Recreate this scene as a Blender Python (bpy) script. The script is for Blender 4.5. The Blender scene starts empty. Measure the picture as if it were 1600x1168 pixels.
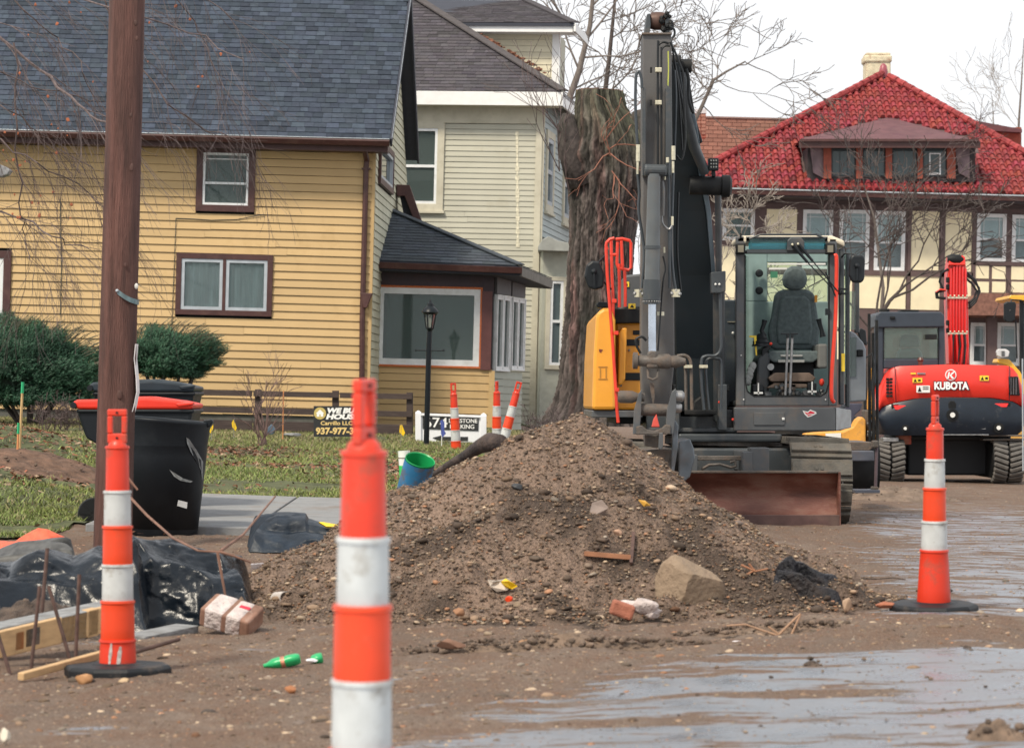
import bpy, math, random
import numpy as np
from mathutils import Vector, Matrix
random.seed(7); RNG = np.random.default_rng(7)
sc = bpy.context.scene
# ------------------------------------------------------------------ camera
FPX, ROLL, PITCH, HC = 4400.0, 0.025, math.atan2(41.0, 4400.0), 1.05
CR, SR, CP, SP = math.cos(ROLL), math.sin(ROLL), math.cos(PITCH), math.sin(PITCH)
cam_d = bpy.data.cameras.new('camera'); cam = bpy.data.objects.new('camera', cam_d)
sc.collection.objects.link(cam); sc.camera = cam
cam_d.sensor_width = 36.0; cam_d.lens = FPX/1600*36.0
cam_d.clip_start = 0.2; cam_d.clip_end = 3000
cam.location = (0, 0, HC)
cam.rotation_euler = (Matrix.Rotation(math.pi/2 + PITCH, 3, 'X') @ Matrix.Rotation(ROLL, 3, 'Z')).to_euler()
cam_d.dof.use_dof = True; cam_d.dof.focus_distance = 25.0; cam_d.dof.aperture_fstop = 7.0
# ------------------------------------------------------------------ sky, sun, exposure
SUN_EL, SUN_AZ = math.radians(50), math.radians(200)
world = bpy.data.worlds.new('World'); sc.world = world; world.use_nodes = True
wn, wl = world.node_tree.nodes, world.node_tree.links
wn.clear()
w_out = wn.new('ShaderNodeOutputWorld'); w_bg = wn.new('ShaderNodeBackground')
sky = wn.new('ShaderNodeTexSky'); sky.sky_type = 'NISHITA'; sky.sun_disc = False
sky.sun_elevation = SUN_EL; sky.sun_rotation = SUN_AZ; sky.air_density = 1.0; sky.dust_density = 4.0
# an even overcast: the blue sky seen through a closed white cloud deck
w_mix = wn.new('ShaderNodeMix'); w_mix.data_type = 'RGBA'; w_mix.inputs[0].default_value = 0.86
w_mix.inputs[7].default_value = (11.5, 11.6, 11.8, 1)
wl.new(sky.outputs[0], w_mix.inputs[6]); wl.new(w_mix.outputs[2], w_bg.inputs[0])
w_bg.inputs[1].default_value = 0.1
wl.new(w_bg.outputs[0], w_out.inputs[0])
sun_d = bpy.data.lights.new('sun', 'SUN'); sun_d.energy = 3.9; sun_d.angle = math.radians(10); sun_d.color = (1, .90, .74)
sun = bpy.data.objects.new('sun', sun_d); sc.collection.objects.link(sun)
sdir = Vector((-0.5, -0.62, 0.95)).normalized()   # from the scene towards the sun: behind the camera, to its left
sun.rotation_euler = sdir.to_track_quat('Z', 'Y').to_euler(); sun.location = (-20, -20, 40)
sky.sun_elevation = math.asin(sdir.z); sky.sun_rotation = math.atan2(sdir.x, sdir.y)
sc.view_settings.view_transform = 'Standard'; sc.view_settings.look = 'None'
sc.view_settings.exposure = 0.0; sc.view_settings.gamma = 1.0; sc.view_settings.use_curve_mapping = False
sc.cycles.max_bounces = 6; sc.cycles.transparent_max_bounces = 12

# ------------------------------------------------------------------ pixel <-> world
def W(px, py, D):
    sx, sy = px-800.0, 584.0-py
    u = sx*CR - sy*SR; v = sx*SR + sy*CR
    y = FPX*CP - v*SP; z = FPX*SP + v*CP
    k = D/y
    return Vector((u*k, D, HC + z*k))
def ray(px, py):
    return (W(px, py, 1.0) - Vector((0, 0, HC)))
def proj(p):
    x, y, z = p[0], p[1], p[2]-HC
    f = y*CP + z*SP; v = -y*SP + z*CP
    if f < .01: return (-9999, -9999)
    u = x/f*FPX; v = v/f*FPX
    return (800 + u*CR + v*SR, 584 - (-u*SR + v*CR))
def S(D): return FPX/D
def on_ground(px, D, dz=0.0):
    X = W(px, 800, D).x
    return Vector((X, D, float(gz(X, D))+dz))

# ------------------------------------------------------------------ numpy noise
def _h(i, j, s):
    n = np.sin(i*127.1 + j*311.7 + s*74.7)*43758.5453
    return n - np.floor(n)
def vn(x, y, s=0):
    x = np.asarray(x, float); y = np.asarray(y, float)
    i = np.floor(x); j = np.floor(y); fx = x-i; fy = y-j
    fx = fx*fx*(3-2*fx); fy = fy*fy*(3-2*fy)
    a = _h(i, j, s); b = _h(i+1, j, s); c = _h(i, j+1, s); d = _h(i+1, j+1, s)
    return (a*(1-fx)+b*fx)*(1-fy) + (c*(1-fx)+d*fx)*fy
def fbm(x, y, s=0, o=4, g=.5):
    t = 0; a = 1; n = 0
    for k in range(o):
        t = t + a*vn(np.asarray(x)*2**k + k*13.7, np.asarray(y)*2**k + k*7.3, s+k); n += a; a *= g
    return t/n
def sm(a, b, x):
    t = np.clip((np.asarray(x, float)-a)/(b-a), 0, 1); return t*t*(3-2*t)

# ------------------------------------------------------------------ materials
def lin(r, g, b):
    return tuple(((c/255)/12.92 if c <= 10 else (((c/255)+.055)/1.055)**2.4) for c in (r, g, b))
def mat(name, col, rough=.6, metal=0.0, var=.15, scale=8.0, bump=0.0, bscale=60.0, spec=.5, tone=None,
        stretch=(1, 1, 1), dirt=None, dscale=3.0, damt=.5, coat=0.0, objvar=0.0, dth=.5, bstretch=None, sheen=0):
    m = bpy.data.materials.new(name); m.use_nodes = True
    n, l = m.node_tree.nodes, m.node_tree.links
    b = n['Principled BSDF']
    if tone: m['tone'] = 1
    b.inputs['Roughness'].default_value = rough; b.inputs['Metallic'].default_value = metal
    b.inputs['Specular IOR Level'].default_value = spec
    if coat: b.inputs['Coat Weight'].default_value = coat; b.inputs['Coat Roughness'].default_value = .08
    tc = n.new('ShaderNodeTexCoord'); mp = n.new('ShaderNodeMapping'); mp.inputs['Scale'].default_value = stretch
    l.new(tc.outputs['Object'], mp.inputs[0])
    ns = n.new('ShaderNodeTexNoise'); ns.inputs['Scale'].default_value = scale; ns.inputs['Detail'].default_value = 6
    l.new(mp.outputs[0], ns.inputs['Vector'])
    mr = n.new('ShaderNodeMapRange'); mr.inputs[1].default_value = .3; mr.inputs[2].default_value = .7
    mr.inputs[3].default_value = 1-var; mr.inputs[4].default_value = 1+var
    l.new(ns.outputs[0], mr.inputs[0])
    vm = n.new('ShaderNodeVectorMath'); vm.operation = 'SCALE'; l.new(mr.outputs[0], vm.inputs['Scale'])
    last = None
    if tone:
        at = n.new('ShaderNodeAttribute'); at.attribute_name = tone
        if col is None: l.new(at.outputs['Color'], vm.inputs[0])
        else:
            mm = n.new('ShaderNodeVectorMath'); mm.operation = 'MULTIPLY'; mm.inputs[0].default_value = col[:3]
            l.new(at.outputs['Color'], mm.inputs[1]); l.new(mm.outputs[0], vm.inputs[0])
    else: vm.inputs[0].default_value = col[:3]
    last = vm.outputs[0]
    if objvar:
        oi = n.new('ShaderNodeObjectInfo'); r2 = n.new('ShaderNodeMapRange')
        r2.inputs[3].default_value = 1-objvar; r2.inputs[4].default_value = 1+objvar
        l.new(oi.outputs['Random'], r2.inputs[0]); v2 = n.new('ShaderNodeVectorMath'); v2.operation = 'SCALE'
        l.new(last, v2.inputs[0]); l.new(r2.outputs[0], v2.inputs['Scale']); last = v2.outputs[0]
    if dirt:
        nd = n.new('ShaderNodeTexNoise'); nd.inputs['Scale'].default_value = dscale; nd.inputs['Detail'].default_value = 9
        nd.inputs['Roughness'].default_value = .68; l.new(mp.outputs[0], nd.inputs['Vector'])
        rd = n.new('ShaderNodeMapRange'); rd.inputs[1].default_value = dth; rd.inputs[2].default_value = dth+.16
        rd.inputs[4].default_value = damt; l.new(nd.outputs[0], rd.inputs[0])
        mx = n.new('ShaderNodeMix'); mx.data_type = 'RGBA'; l.new(rd.outputs[0], mx.inputs[0])
        l.new(last, mx.inputs[6]); mx.inputs[7].default_value = (*dirt, 1); last = mx.outputs[2]
        rr = n.new('ShaderNodeMapRange'); rr.inputs[3].default_value = rough; rr.inputs[4].default_value = min(1, rough+.35)
        l.new(rd.outputs[0], rr.inputs[0]); l.new(rr.outputs[0], b.inputs['Roughness'])
    l.new(last, b.inputs['Base Color'])
    if bump:
        nb = n.new('ShaderNodeTexNoise'); nb.inputs['Scale'].default_value = bscale; nb.inputs['Detail'].default_value = 5
        if bstretch:
            m2 = n.new('ShaderNodeMapping'); m2.inputs['Scale'].default_value = bstretch
            l.new(tc.outputs['Object'], m2.inputs[0]); l.new(m2.outputs[0], nb.inputs['Vector'])
        else: l.new(mp.outputs[0], nb.inputs['Vector'])
        bp = n.new('ShaderNodeBump'); bp.inputs['Strength'].default_value = bump; bp.inputs['Distance'].default_value = .02
        l.new(nb.outputs[0], bp.inputs['Height']); l.new(bp.outputs[0], b.inputs['Normal'])
    return m
def glass(name, tint, refl=1.0, clear=.6, rough=.02):
    m = bpy.data.materials.new(name); m.use_nodes = True
    n, l = m.node_tree.nodes, m.node_tree.links; n.clear()
    o = n.new('ShaderNodeOutputMaterial'); tr = n.new('ShaderNodeBsdfTransparent'); tr.inputs[0].default_value = (*tint, 1)
    p = n.new('ShaderNodeBsdfPrincipled'); p.inputs['Base Color'].default_value = (*[c*.35 for c in tint], 1)
    p.inputs['Roughness'].default_value = rough; p.inputs['Specular IOR Level'].default_value = .0
    mx = n.new('ShaderNodeMixShader'); mx.inputs[0].default_value = 1-clear
    l.new(tr.outputs[0], mx.inputs[1]); l.new(p.outputs[0], mx.inputs[2])
    gl = n.new('ShaderNodeBsdfGlossy'); gl.inputs['Roughness'].default_value = rough
    fr = n.new('ShaderNodeFresnel'); fr.inputs[0].default_value = 1.5
    m2 = n.new('ShaderNodeMixShader'); l.new(fr.outputs[0], m2.inputs[0]); l.new(mx.outputs[0], m2.inputs[1]); l.new(gl.outputs[0], m2.inputs[2])
    l.new(m2.outputs[0], o.inputs[0]); return m

# ------------------------------------------------------------------ mesh builder
def tri_basis(d):
    d = d.normalized(); a = Vector((0, 0, 1)) if abs(d.z) < .9 else Vector((1, 0, 0))
    u = d.cross(a).normalized(); return u, d.cross(u).normalized()
class MB:
    def __init__(s): s.v = []; s.f = []; s.c = []; s.col = None
    def add(s, vs, fs, col=None):
        b = len(s.v); s.v += [tuple(p) for p in vs]; s.f += [tuple(i+b for i in f) for f in fs]
        if col is not None or s.c:
            while len(s.c) < b: s.c.append((1, 1, 1, 1))
            cc = col or (1, 1, 1); s.c += [(*cc, 1)]*len(vs)
        return s
    def hexa(s, p, col=None):  # 4 bottom (ccw) + 4 top
        return s.add(p, [(0, 3, 2, 1), (4, 5, 6, 7), (0, 1, 5, 4), (1, 2, 6, 5), (2, 3, 7, 6), (3, 0, 4, 7)], col)
    def box(s, c, sz, rz=0, R=None, col=None):
        hx, hy, hz = sz[0]/2, sz[1]/2, sz[2]/2
        M3 = R if R is not None else Matrix.Rotation(rz, 3, 'Z')
        P = [Vector(c)+M3 @ Vector(q) for q in ((-hx, -hy, -hz), (hx, -hy, -hz), (hx, hy, -hz), (-hx, hy, -hz), (-hx, -hy, hz), (hx, -hy, hz), (hx, hy, hz), (-hx, hy, hz))]
        return s.hexa(P, col)
    def tube(s, pts, r, n=10, cap=True, col=None, squash=1):
        pts = [Vector(p) for p in pts]; rs = r if isinstance(r, (list, tuple)) else [r]*len(pts)
        vs = []; fs = []; u = None
        for i, p in enumerate(pts):
            d = (pts[min(i+1, len(pts)-1)]-pts[max(i-1, 0)])
            if d.length < 1e-9: d = Vector((0, 0, 1))
            d.normalize()
            if u is None: u, w = tri_basis(d)
            else:
                u = (u-d*u.dot(d)); u = u.normalized() if u.length > 1e-6 else tri_basis(d)[0]; w = d.cross(u)
            for k in range(n):
                a = 2*math.pi*k/n; vs.append(p+u*math.cos(a)*rs[i]+w*math.sin(a)*rs[i]*squash)
        for i in range(len(pts)-1):
            for k in range(n):
                k2 = (k+1) % n; fs.append((i*n+k, i*n+k2, (i+1)*n+k2, (i+1)*n+k))
        if cap and n > 2: fs.append(tuple(range(n-1, -1, -1))); fs.append(tuple((len(pts)-1)*n+k for k in range(n)))
        return s.add(vs, fs, col)
    def lathe(s, prof, n=24, o=(0, 0, 0), R=None, cap=True, col=None, jit=0):
        vs = []; fs = []; R = R or Matrix.Identity(3); o = Vector(o)
        for r, z in prof:
            for k in range(n):
                a = 2*math.pi*k/n; rr = r*(1+jit*math.sin(3*a+z*9)); vs.append(o+R @ Vector((rr*math.cos(a), rr*math.sin(a), z)))
        for i in range(len(prof)-1):
            for k in range(n):
                k2 = (k+1) % n; fs.append((i*n+k, i*n+k2, (i+1)*n+k2, (i+1)*n+k))
        if cap: fs.append(tuple(range(n-1, -1, -1))); fs.append(tuple((len(prof)-1)*n+k for k in range(n)))
        return s.add(vs, fs, col)
    def prism(s, poly, off, col=None):   # poly: world points of the front face, off: extrusion vector
        n = len(poly); P = [Vector(p) for p in poly]; off = Vector(off)
        nr = Vector((0, 0, 0))
        for i in range(n): nr += (P[i]-P[0]).cross(P[(i+1) % n]-P[0])
        if nr.dot(off) > 0: P = P[::-1]
        Q = [p+off for p in P]
        fs = [tuple(range(n)), tuple(range(2*n-1, n-1, -1))]
        for i in range(n):
            j = (i+1) % n; fs.append((j, i, i+n, j+n))
        return s.add(P+Q, fs, col)
    def pp(s, poly, D, dep, col=None):   # polygon read at depth D, real thickness dep going back
        return s.prism([W(x, y, D) for x, y in poly], (0, dep, 0), col)
    def pr(s, x0, y0, x1, y1, D, dep, col=None): return s.pp([(x0, y1), (x1, y1), (x1, y0), (x0, y0)], D, dep, col)
    def pt(s, pts, rpx, n=8, D=None, col=None):  # tube through (px,py,D) points, radius in px
        P = [W(p[0], p[1], p[2] if len(p) > 2 else D) for p in pts]
        rr = rpx if isinstance(rpx, (list, tuple)) else [rpx]*len(pts)
        R = [rr[i]/S(P[i].y) for i in range(len(pts))]
        return s.tube(P, R, n, col=col)
    def ico(s, c, r, sub=1, jit=.2, sq=(1, 1, 1), col=None, seed=0, R=None):
        V, F = ICO[sub]; rr = random.Random(seed); c = Vector(c)
        vs = []
        for v in V:
            q = Vector((v[0]*sq[0], v[1]*sq[1], v[2]*sq[2]))*(r*(1+rr.uniform(-jit, jit)))
            vs.append(c+(R @ q if R else q))
        return s.add(vs, F, col)
def _ico(sub):
    import bmesh
    bm = bmesh.new(); bmesh.ops.create_icosphere(bm, subdivisions=sub, radius=1)
    V = [tuple(v.co) for v in bm.verts]; F = [tuple(v.index for v in f.verts) for f in bm.faces]; bm.free(); return V, F
ICO = {k: _ico(k) for k in (1, 2, 3, 4)}
LOC = {}
def tagit(o, label=None, cat=None, group=None, kind=None):
    if label: o['label'] = label
    if cat: o['category'] = cat
    if group: o['group'] = group
    if kind: o['kind'] = kind
    return o
def root(name, loc, label, cat, group=None, kind=None):
    o = bpy.data.objects.new(name, None); sc.collection.objects.link(o); o.location = loc
    o.empty_display_size = .2; LOC[o.name] = Vector(loc); return tagit(o, label, cat, group, kind)
def finish(o, mesh, m, parent, loc, smooth, bevel, bseg):
    sc.collection.objects.link(o)
    if m is not None:
        for q in (m if isinstance(m, (list, tuple)) else [m]): mesh.materials.append(q)
    if parent is not None: o.parent = parent; LOC[o.name] = loc
    else: o.location = loc; LOC[o.name] = loc
    if smooth:
        for p in mesh.polygons: p.use_smooth = True
        if smooth != 'all':
            try: mesh.set_sharp_from_angle(angle=math.radians(40))
            except Exception: pass
    if bevel:
        b = o.modifiers.new('bevel', 'BEVEL'); b.width = bevel; b.segments = bseg; b.limit_method = 'ANGLE'; b.angle_limit = math.radians(35)
        b.harden_normals = False
    return o
def obj(name, mb, m, parent=None, loc=None, smooth=False, bevel=0, bseg=2, label=None, cat=None, group=None, kind=None):
    if parent is not None: loc = LOC[parent.name]
    elif loc is None: loc = Vector((0, 0, 0))
    loc = Vector(loc); me = bpy.data.meshes.new(name)
    me.from_pydata([(a-loc.x, b-loc.y, c-loc.z) for a, b, c in mb.v], [], mb.f); me.update()
    if not mb.c and m is not None and not isinstance(m, (list, tuple)) and m.get('tone'): mb.c = [(1, 1, 1, 1)]*len(mb.v)
    if mb.c:
        while len(mb.c) < len(mb.v): mb.c.append((1, 1, 1, 1))
        at = me.color_attributes.new('tone', 'FLOAT_COLOR', 'POINT')
        at.data.foreach_set('color', np.array(mb.c, dtype=np.float32).ravel())
    o = bpy.data.objects.new(name, me)
    finish(o, me, m, parent, loc, smooth, bevel, bseg)
    return tagit(o, label, cat, group, kind)
def npmesh(name, V, F, m, parent=None, loc=(0, 0, 0), cols=None, smooth=False, **kw):
    """V (n,3) float, F (k,3|4) int"""
    loc = Vector(LOC[parent.name]) if parent is not None else Vector(loc)
    V = np.asarray(V, np.float32)-np.array(loc, np.float32); F = np.asarray(F, np.int32)
    me = bpy.data.meshes.new(name); k, w = F.shape
    me.vertices.add(len(V)); me.vertices.foreach_set('co', V.ravel())
    me.loops.add(k*w); me.loops.foreach_set('vertex_index', F.ravel())
    me.polygons.add(k); me.polygons.foreach_set('loop_start', np.arange(0, k*w, w, dtype=np.int32))
    if smooth: me.polygons.foreach_set('use_smooth', np.ones(k, bool))
    me.update(calc_edges=True)
    if cols is not None:
        c = np.ones((len(V), 4), np.float32); c[:, :cols.shape[1]] = cols
        at = me.color_attributes.new('tone', 'FLOAT_COLOR', 'POINT'); at.data.foreach_set('color', c.ravel())
    o = bpy.data.objects.new(name, me); finish(o, me, m, parent, loc, False, 0, 0)
    return tagit(o, **kw)
def grid_faces(nr, nc):
    i = np.arange(nr-1)[:, None]*nc + np.arange(nc-1)[None, :]
    i = i.ravel(); return np.stack([i, i+1, i+nc+1, i+nc], 1)
def rand_rot(n, rng):
    q = rng.normal(size=(n, 4)); q /= np.linalg.norm(q, axis=1)[:, None]
    w, x, y, z = q.T
    return np.stack([np.stack([1-2*(y*y+z*z), 2*(x*y-z*w), 2*(x*z+y*w)], 1), np.stack([2*(x*y+z*w), 1-2*(x*x+z*z), 2*(y*z-x*w)], 1),
                     np.stack([2*(x*z-y*w), 2*(y*z+x*w), 1-2*(x*x+y*y)], 1)], 1)
OCT = (np.array([(1, 0, 0), (-1, 0, 0), (0, 1, 0), (0, -1, 0), (0, 0, 1), (0, 0, -1)], float),
       np.array([(0, 2, 4), (2, 1, 4), (1, 3, 4), (3, 0, 4), (2, 0, 5), (1, 2, 5), (3, 1, 5), (0, 3, 5)]))
def stones(pts, sizes, cols, base='ico', rng=RNG, flat=.7):
    n = len(pts)
    bv, bf = (np.array(ICO[1][0]), np.array(ICO[1][1])) if base == 'ico' else (np.array(ICO[2][0]), np.array(ICO[2][1])) if base == 'ico2' else OCT
    R = rand_rot(n, rng); jit = 1+rng.uniform(-.22, .22, (n, len(bv)))
    if base == 'ico2': jit = 1+rng.uniform(-.07, .07, (n, len(bv)))
    v = bv[None]*jit[..., None]*(np.stack([np.ones(n), rng.uniform(.6, 1, n), rng.uniform(.45, .9, n)], 1)[:, None, :])
    v = np.einsum('nij,nkj->nki', R, v)*sizes[:, None, None]; v[..., 2] *= flat
    v = v + pts[:, None, :]
    F = (bf[None]+(np.arange(n)*len(bv))[:, None, None]).reshape(-1, 3)
    return v.reshape(-1, 3), F, np.repeat(cols, len(bv), 0)
def copy_tree(o, parent=None):
    c = o.copy(); sc.collection.objects.link(c)
    if parent is not None: c.parent = parent
    for ch in list(o.children): copy_tree(ch, c)
    return c
def text_part(name, s, m, parent, c, size, width=None, rot=(math.pi/2, 0, 0), ext=.002, offset=0.0, label=None, shear=0, align='CENTER', Rm=None):
    cu = bpy.data.curves.new(name, 'FONT'); cu.body = s; cu.size = size; cu.extrude = ext; cu.offset = offset; cu.shear = shear
    cu.align_x = align; cu.align_y = 'CENTER'; cu.resolution_u = 4
    t = bpy.data.objects.new('tmp', cu); sc.collection.objects.link(t)
    dg = bpy.context.evaluated_depsgraph_get(); me = bpy.data.meshes.new_from_object(t.evaluated_get(dg))
    bpy.data.objects.remove(t); bpy.data.curves.remove(cu)
    V = np.zeros(len(me.vertices)*3); me.vertices.foreach_get('co', V); V = V.reshape(-1, 3)
    if width:
        w = V[:, 0].max()-V[:, 0].min(); V[:, 0] *= width/w
    R = Rm if Rm is not None else Matrix.Rotation(rot[2], 3, 'Z') @ Matrix.Rotation(rot[0], 3, 'X')
    A = np.array(R); V = V @ A.T + np.array(Vector(c)-LOC[parent.name])
    me.vertices.foreach_set('co', V.ravel()); me.materials.clear(); me.materials.append(m); me.name = name
    o = bpy.data.objects.new(name, me); sc.collection.objects.link(o); o.parent = parent; LOC[o.name] = LOC[parent.name]
    return tagit(o, label)
RR = Matrix.Rotation(-ROLL, 3, 'Y')      # lean of things that stand square to the photo
# =================================================================== terrain
def lawn_h(y):
    y = np.asarray(y, float)
    return np.interp(y, [20, 21, 27, 44.5, 60], [0, 0, .10, .575, .62])
def lawn_mask(x, y):   # 1 on the lawn side of the street
    edge = 0.55 + .25*np.sin(np.asarray(y)*.5)
    return (1-sm(edge-.5, edge+.5, x))
def gz(x, y, fine=False):
    x = np.asarray(x, float); y = np.asarray(y, float)
    tilt = np.clip(.05*x, -.115, .10)*(1-sm(16, 21.5, y))
    h = tilt + lawn_h(y)*lawn_mask(x, y)
    # low spoil berms on the lawn at the left
    if True:
        h = h + .34*np.exp(-(((x+6.2)/1.3)**2+((y-33)/1.5)**2)) + .30*np.exp(-(((x+5.3)/1.2)**2+((y-27)/1.6)**2))
        h = h + .12*np.exp(-(((x+4.2)/1.0)**2+((y-24.2)/1.0)**2))
    # small tail of the spoil pile and the ridge left of it
    if fine:
        a = 1/(1+np.maximum(y-25, 0)/6)
        h = h + a*((fbm(x*1.3, y*.55, 3, 4)-.5)*.05 + (fbm(x*7, y*3, 5, 4)-.5)*.028*(1-.8*wetness(x, y)) + (fbm(x*2.2, y*6, 11, 3)-.5)*.03*(1-.7*wetness(x, y)))
        # ridge of pushed mud between the pile and the wet pavement
        h = h + .055*sm(.35, .75, fbm(x*3, y*2.2, 21, 3))*np.exp(-((y-12.1-.12*np.sin(x*2))/.28)**2)*sm(-.9, -.2, x)
    return h
def wetness(x, y):
    x = np.asarray(x, float); y = np.asarray(y, float)
    a = sm(11.75, 11.1, y+.25*(fbm(x*1.5, y*1.5, 8, 3)-.5)) * sm(-.75, .35, x+(y-9.0)*-.42+.35*(fbm(x*2, y*2, 9, 3)-.5))
    b = sm(.118, .142, x/y+.03*(fbm(x*1.2, y*.7, 15, 3)-.5))*sm(12.6, 13.4, y)*sm(36, 27, y)*.70
    for (ix, iy, sx, sy, am) in ((.92, 9.75, .42, .13, 1.1), (.35, 9.05, .45, .10, 1.0), (.55, 10.6, .35, .12, .7), (-.1, 9.9, .35, .10, .8), (1.7, 9.2, .3, .07, .5)): a = a*(1-np.clip(am*np.exp(-((x-ix)/sx)**2-((y-iy)/sy)**2)*(.5+fbm(x*6, y*9, 19, 3)), 0, 1))
    c = 0
    d = .5*sm(10.2, 8.8, y)*sm(-1.9, -1.3, x)*sm(.5, .62, fbm(x*1.5, y*4, 33, 3))
    return np.clip(np.maximum(np.maximum(a, b), np.maximum(c, d)), 0, 1)

rows = np.concatenate([np.geomspace(5.5, 60, 620), np.geomspace(61, 900, 40)])
nc = 440
uu = np.linspace(-1, 1, nc)
YY = np.repeat(rows[:, None], nc, 1)
half = np.where(rows < 60, .30*rows+.6, .30*60+.6+(rows-60)*.9)
XX = np.sign(uu)[None]*np.abs(uu)[None]**1.15*half[:, None]
wet = wetness(XX, YY)
ZZ = gz(XX, YY, True)
# grey-brown of each patch: r,g,b in 'tone', wetness in a second attribute
def ground_mat():
    m = bpy.data.materials.new('muddy_road'); m.use_nodes = True
    n, l = m.node_tree.nodes, m.node_tree.links; b = n['Principled BSDF']
    geo = n.new('ShaderNodeTexCoord')
    at = n.new('ShaderNodeAttribute'); at.attribute_name = 'tone'; sp = n.new('ShaderNodeSeparateColor'); l.new(at.outputs['Color'], sp.inputs[0])
    def noise(sc_, st, det=7, rough=.6):
        mp = n.new('ShaderNodeMapping'); mp.inputs['Scale'].default_value = st; l.new(geo.outputs['Object'], mp.inputs[0])
        t = n.new('ShaderNodeTexNoise'); t.inputs['Scale'].default_value = sc_; t.inputs['Detail'].default_value = det; t.inputs['Roughness'].default_value = rough
        l.new(mp.outputs[0], t.inputs['Vector']); return t.outputs[0]
    def mr(v, a, b_, c=0, d=1):
        t = n.new('ShaderNodeMapRange'); t.inputs[1].default_value = a; t.inputs[2].default_value = b_; t.inputs[3].default_value = c; t.inputs[4].default_value = d
        l.new(v, t.inputs[0]); return t.outputs[0]
    def math_(op, a, b_=None, v=None):
        t = n.new('ShaderNodeMath'); t.operation = op; l.new(a, t.inputs[0])
        if b_ is not None: l.new(b_, t.inputs[1])
        if v is not None: t.inputs[1].default_value = v
        t.use_clamp = False; return t.outputs[0]
    def mix(f, a, b_):
        t = n.new('ShaderNodeMix'); t.data_type = 'RGBA'; l.new(f, t.inputs[0])
        for k, q in ((6, a), (7, b_)):
            if isinstance(q, tuple): t.inputs[k].default_value = (*q, 1)
            else: l.new(q, t.inputs[k])
        return t.outputs[2]
    big = noise(.7, (1, .6, 1)); mid = noise(5, (1, .5, 1)); fin = noise(60, (1, 1, 1), 4, .7); speck = noise(190, (1, 1, 1), 2)
    dry = mix(mr(big, .35, .65), (.125, .088, .068), (.205, .155, .122))
    dry = mix(mr(mid, .4, .62), dry, (.15, .092, .064))
    dry = mix(mr(fin, .50, .66, 0, .8), dry, (.075, .052, .04))
    dry = mix(mr(speck, .60, .68, 0, .85), dry, (.42, .35, .28))
    # wet mask: attribute plus streaks that run along the street's cross fall
    st = noise(1.6, (.8, 2.7, 1), 9, .66); st2 = noise(9, (.6, 2.2, 1), 5)
    w0 = math_('ADD', math_('ADD', sp.outputs[0], mr(st, .32, .68, -.74, .42)), mr(st2, .3, .7, -.36, .28))
    wmask = mr(w0, .38, .62)
    film = mix(mr(mid, .3, .7), (.115, .14, .175), (.175, .18, .20)); film = mix(mr(speck, .56, .66, 0, .55), film, (.07, .07, .075)); film = mix(mr(fin, .56, .7, 0, .45), film, (.09, .08, .075))  # wet silt; the sky's bluish reflection is put into its colour
    col = mix(wmask, dry, film); l.new(col, b.inputs['Base Color'])
    rgh = n.new('ShaderNodeMix'); l.new(wmask, rgh.inputs[0]); rgh.inputs[2].default_value = .92; l.new(mr(mid, .35, .65, .20, .46), rgh.inputs[3]); l.new(rgh.outputs[0], b.inputs['Roughness'])
    l.new(mr(wmask, 0, 1, .25, 1.0), b.inputs['Specular IOR Level'])
    bp = n.new('ShaderNodeBump'); bp.inputs['Distance'].default_value = .012
    hh = math_('ADD', math_('MULTIPLY', fin, v=1.0), math_('MULTIPLY', speck, v=.5))
    l.new(hh, bp.inputs['Height']); l.new(mr(wmask, 0, 1, .9, .10), bp.inputs['Strength']); l.new(bp.outputs[0], b.inputs['Normal'])
    return m
M_ground = ground_mat()
V = np.stack([XX, YY, ZZ], -1).reshape(-1, 3)
cols = np.stack([wet.ravel()]*3, 1)
ground = npmesh('ground', V, grid_faces(len(rows), nc), M_ground, cols=cols, smooth=True, kind='structure')

# lawn sheet --------------------------------------------------------
def sheet(name, xs, ys, keep, m, lift, **kw):
    X, Y = np.meshgrid(xs, ys); Z = gz(X, Y, True)+lift
    Z = Z + (fbm(X*3, Y*3, 41, 3)-.5)*.012
    V = np.stack([X, Y, Z], -1).reshape(-1, 3); F = grid_faces(len(ys), len(xs))
    k = keep(X, Y).ravel(); F = F[k[F].all(1)]
    used = np.unique(F); mp = np.zeros(len(V), int); mp[used] = np.arange(len(used))
    return npmesh(name, V[used], mp[F], m, smooth=True, **kw)
def lawn_keep(X, Y):
    e = fbm(X*1.2, Y*1.2, 50, 3)-.5
    base = (Y > 25.5+.7*e) & (X < .3+.6*e)
    left = (Y > 19.9+1.2*e) & (X < -3.2+.5*e) & (Y < 28)
    return base | left
M_turf = mat('turf_soil', (.075, .085, .035), .95, var=.5, scale=6, bump=.6, bscale=80, dirt=(.07, .045, .028), dscale=1.6, damt=.75, dth=.56)
lawn = sheet('lawn', np.linspace(-18, 1.2, 240), np.linspace(18.5, 60, 330), lawn_keep, M_turf, .018, kind='structure')
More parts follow.
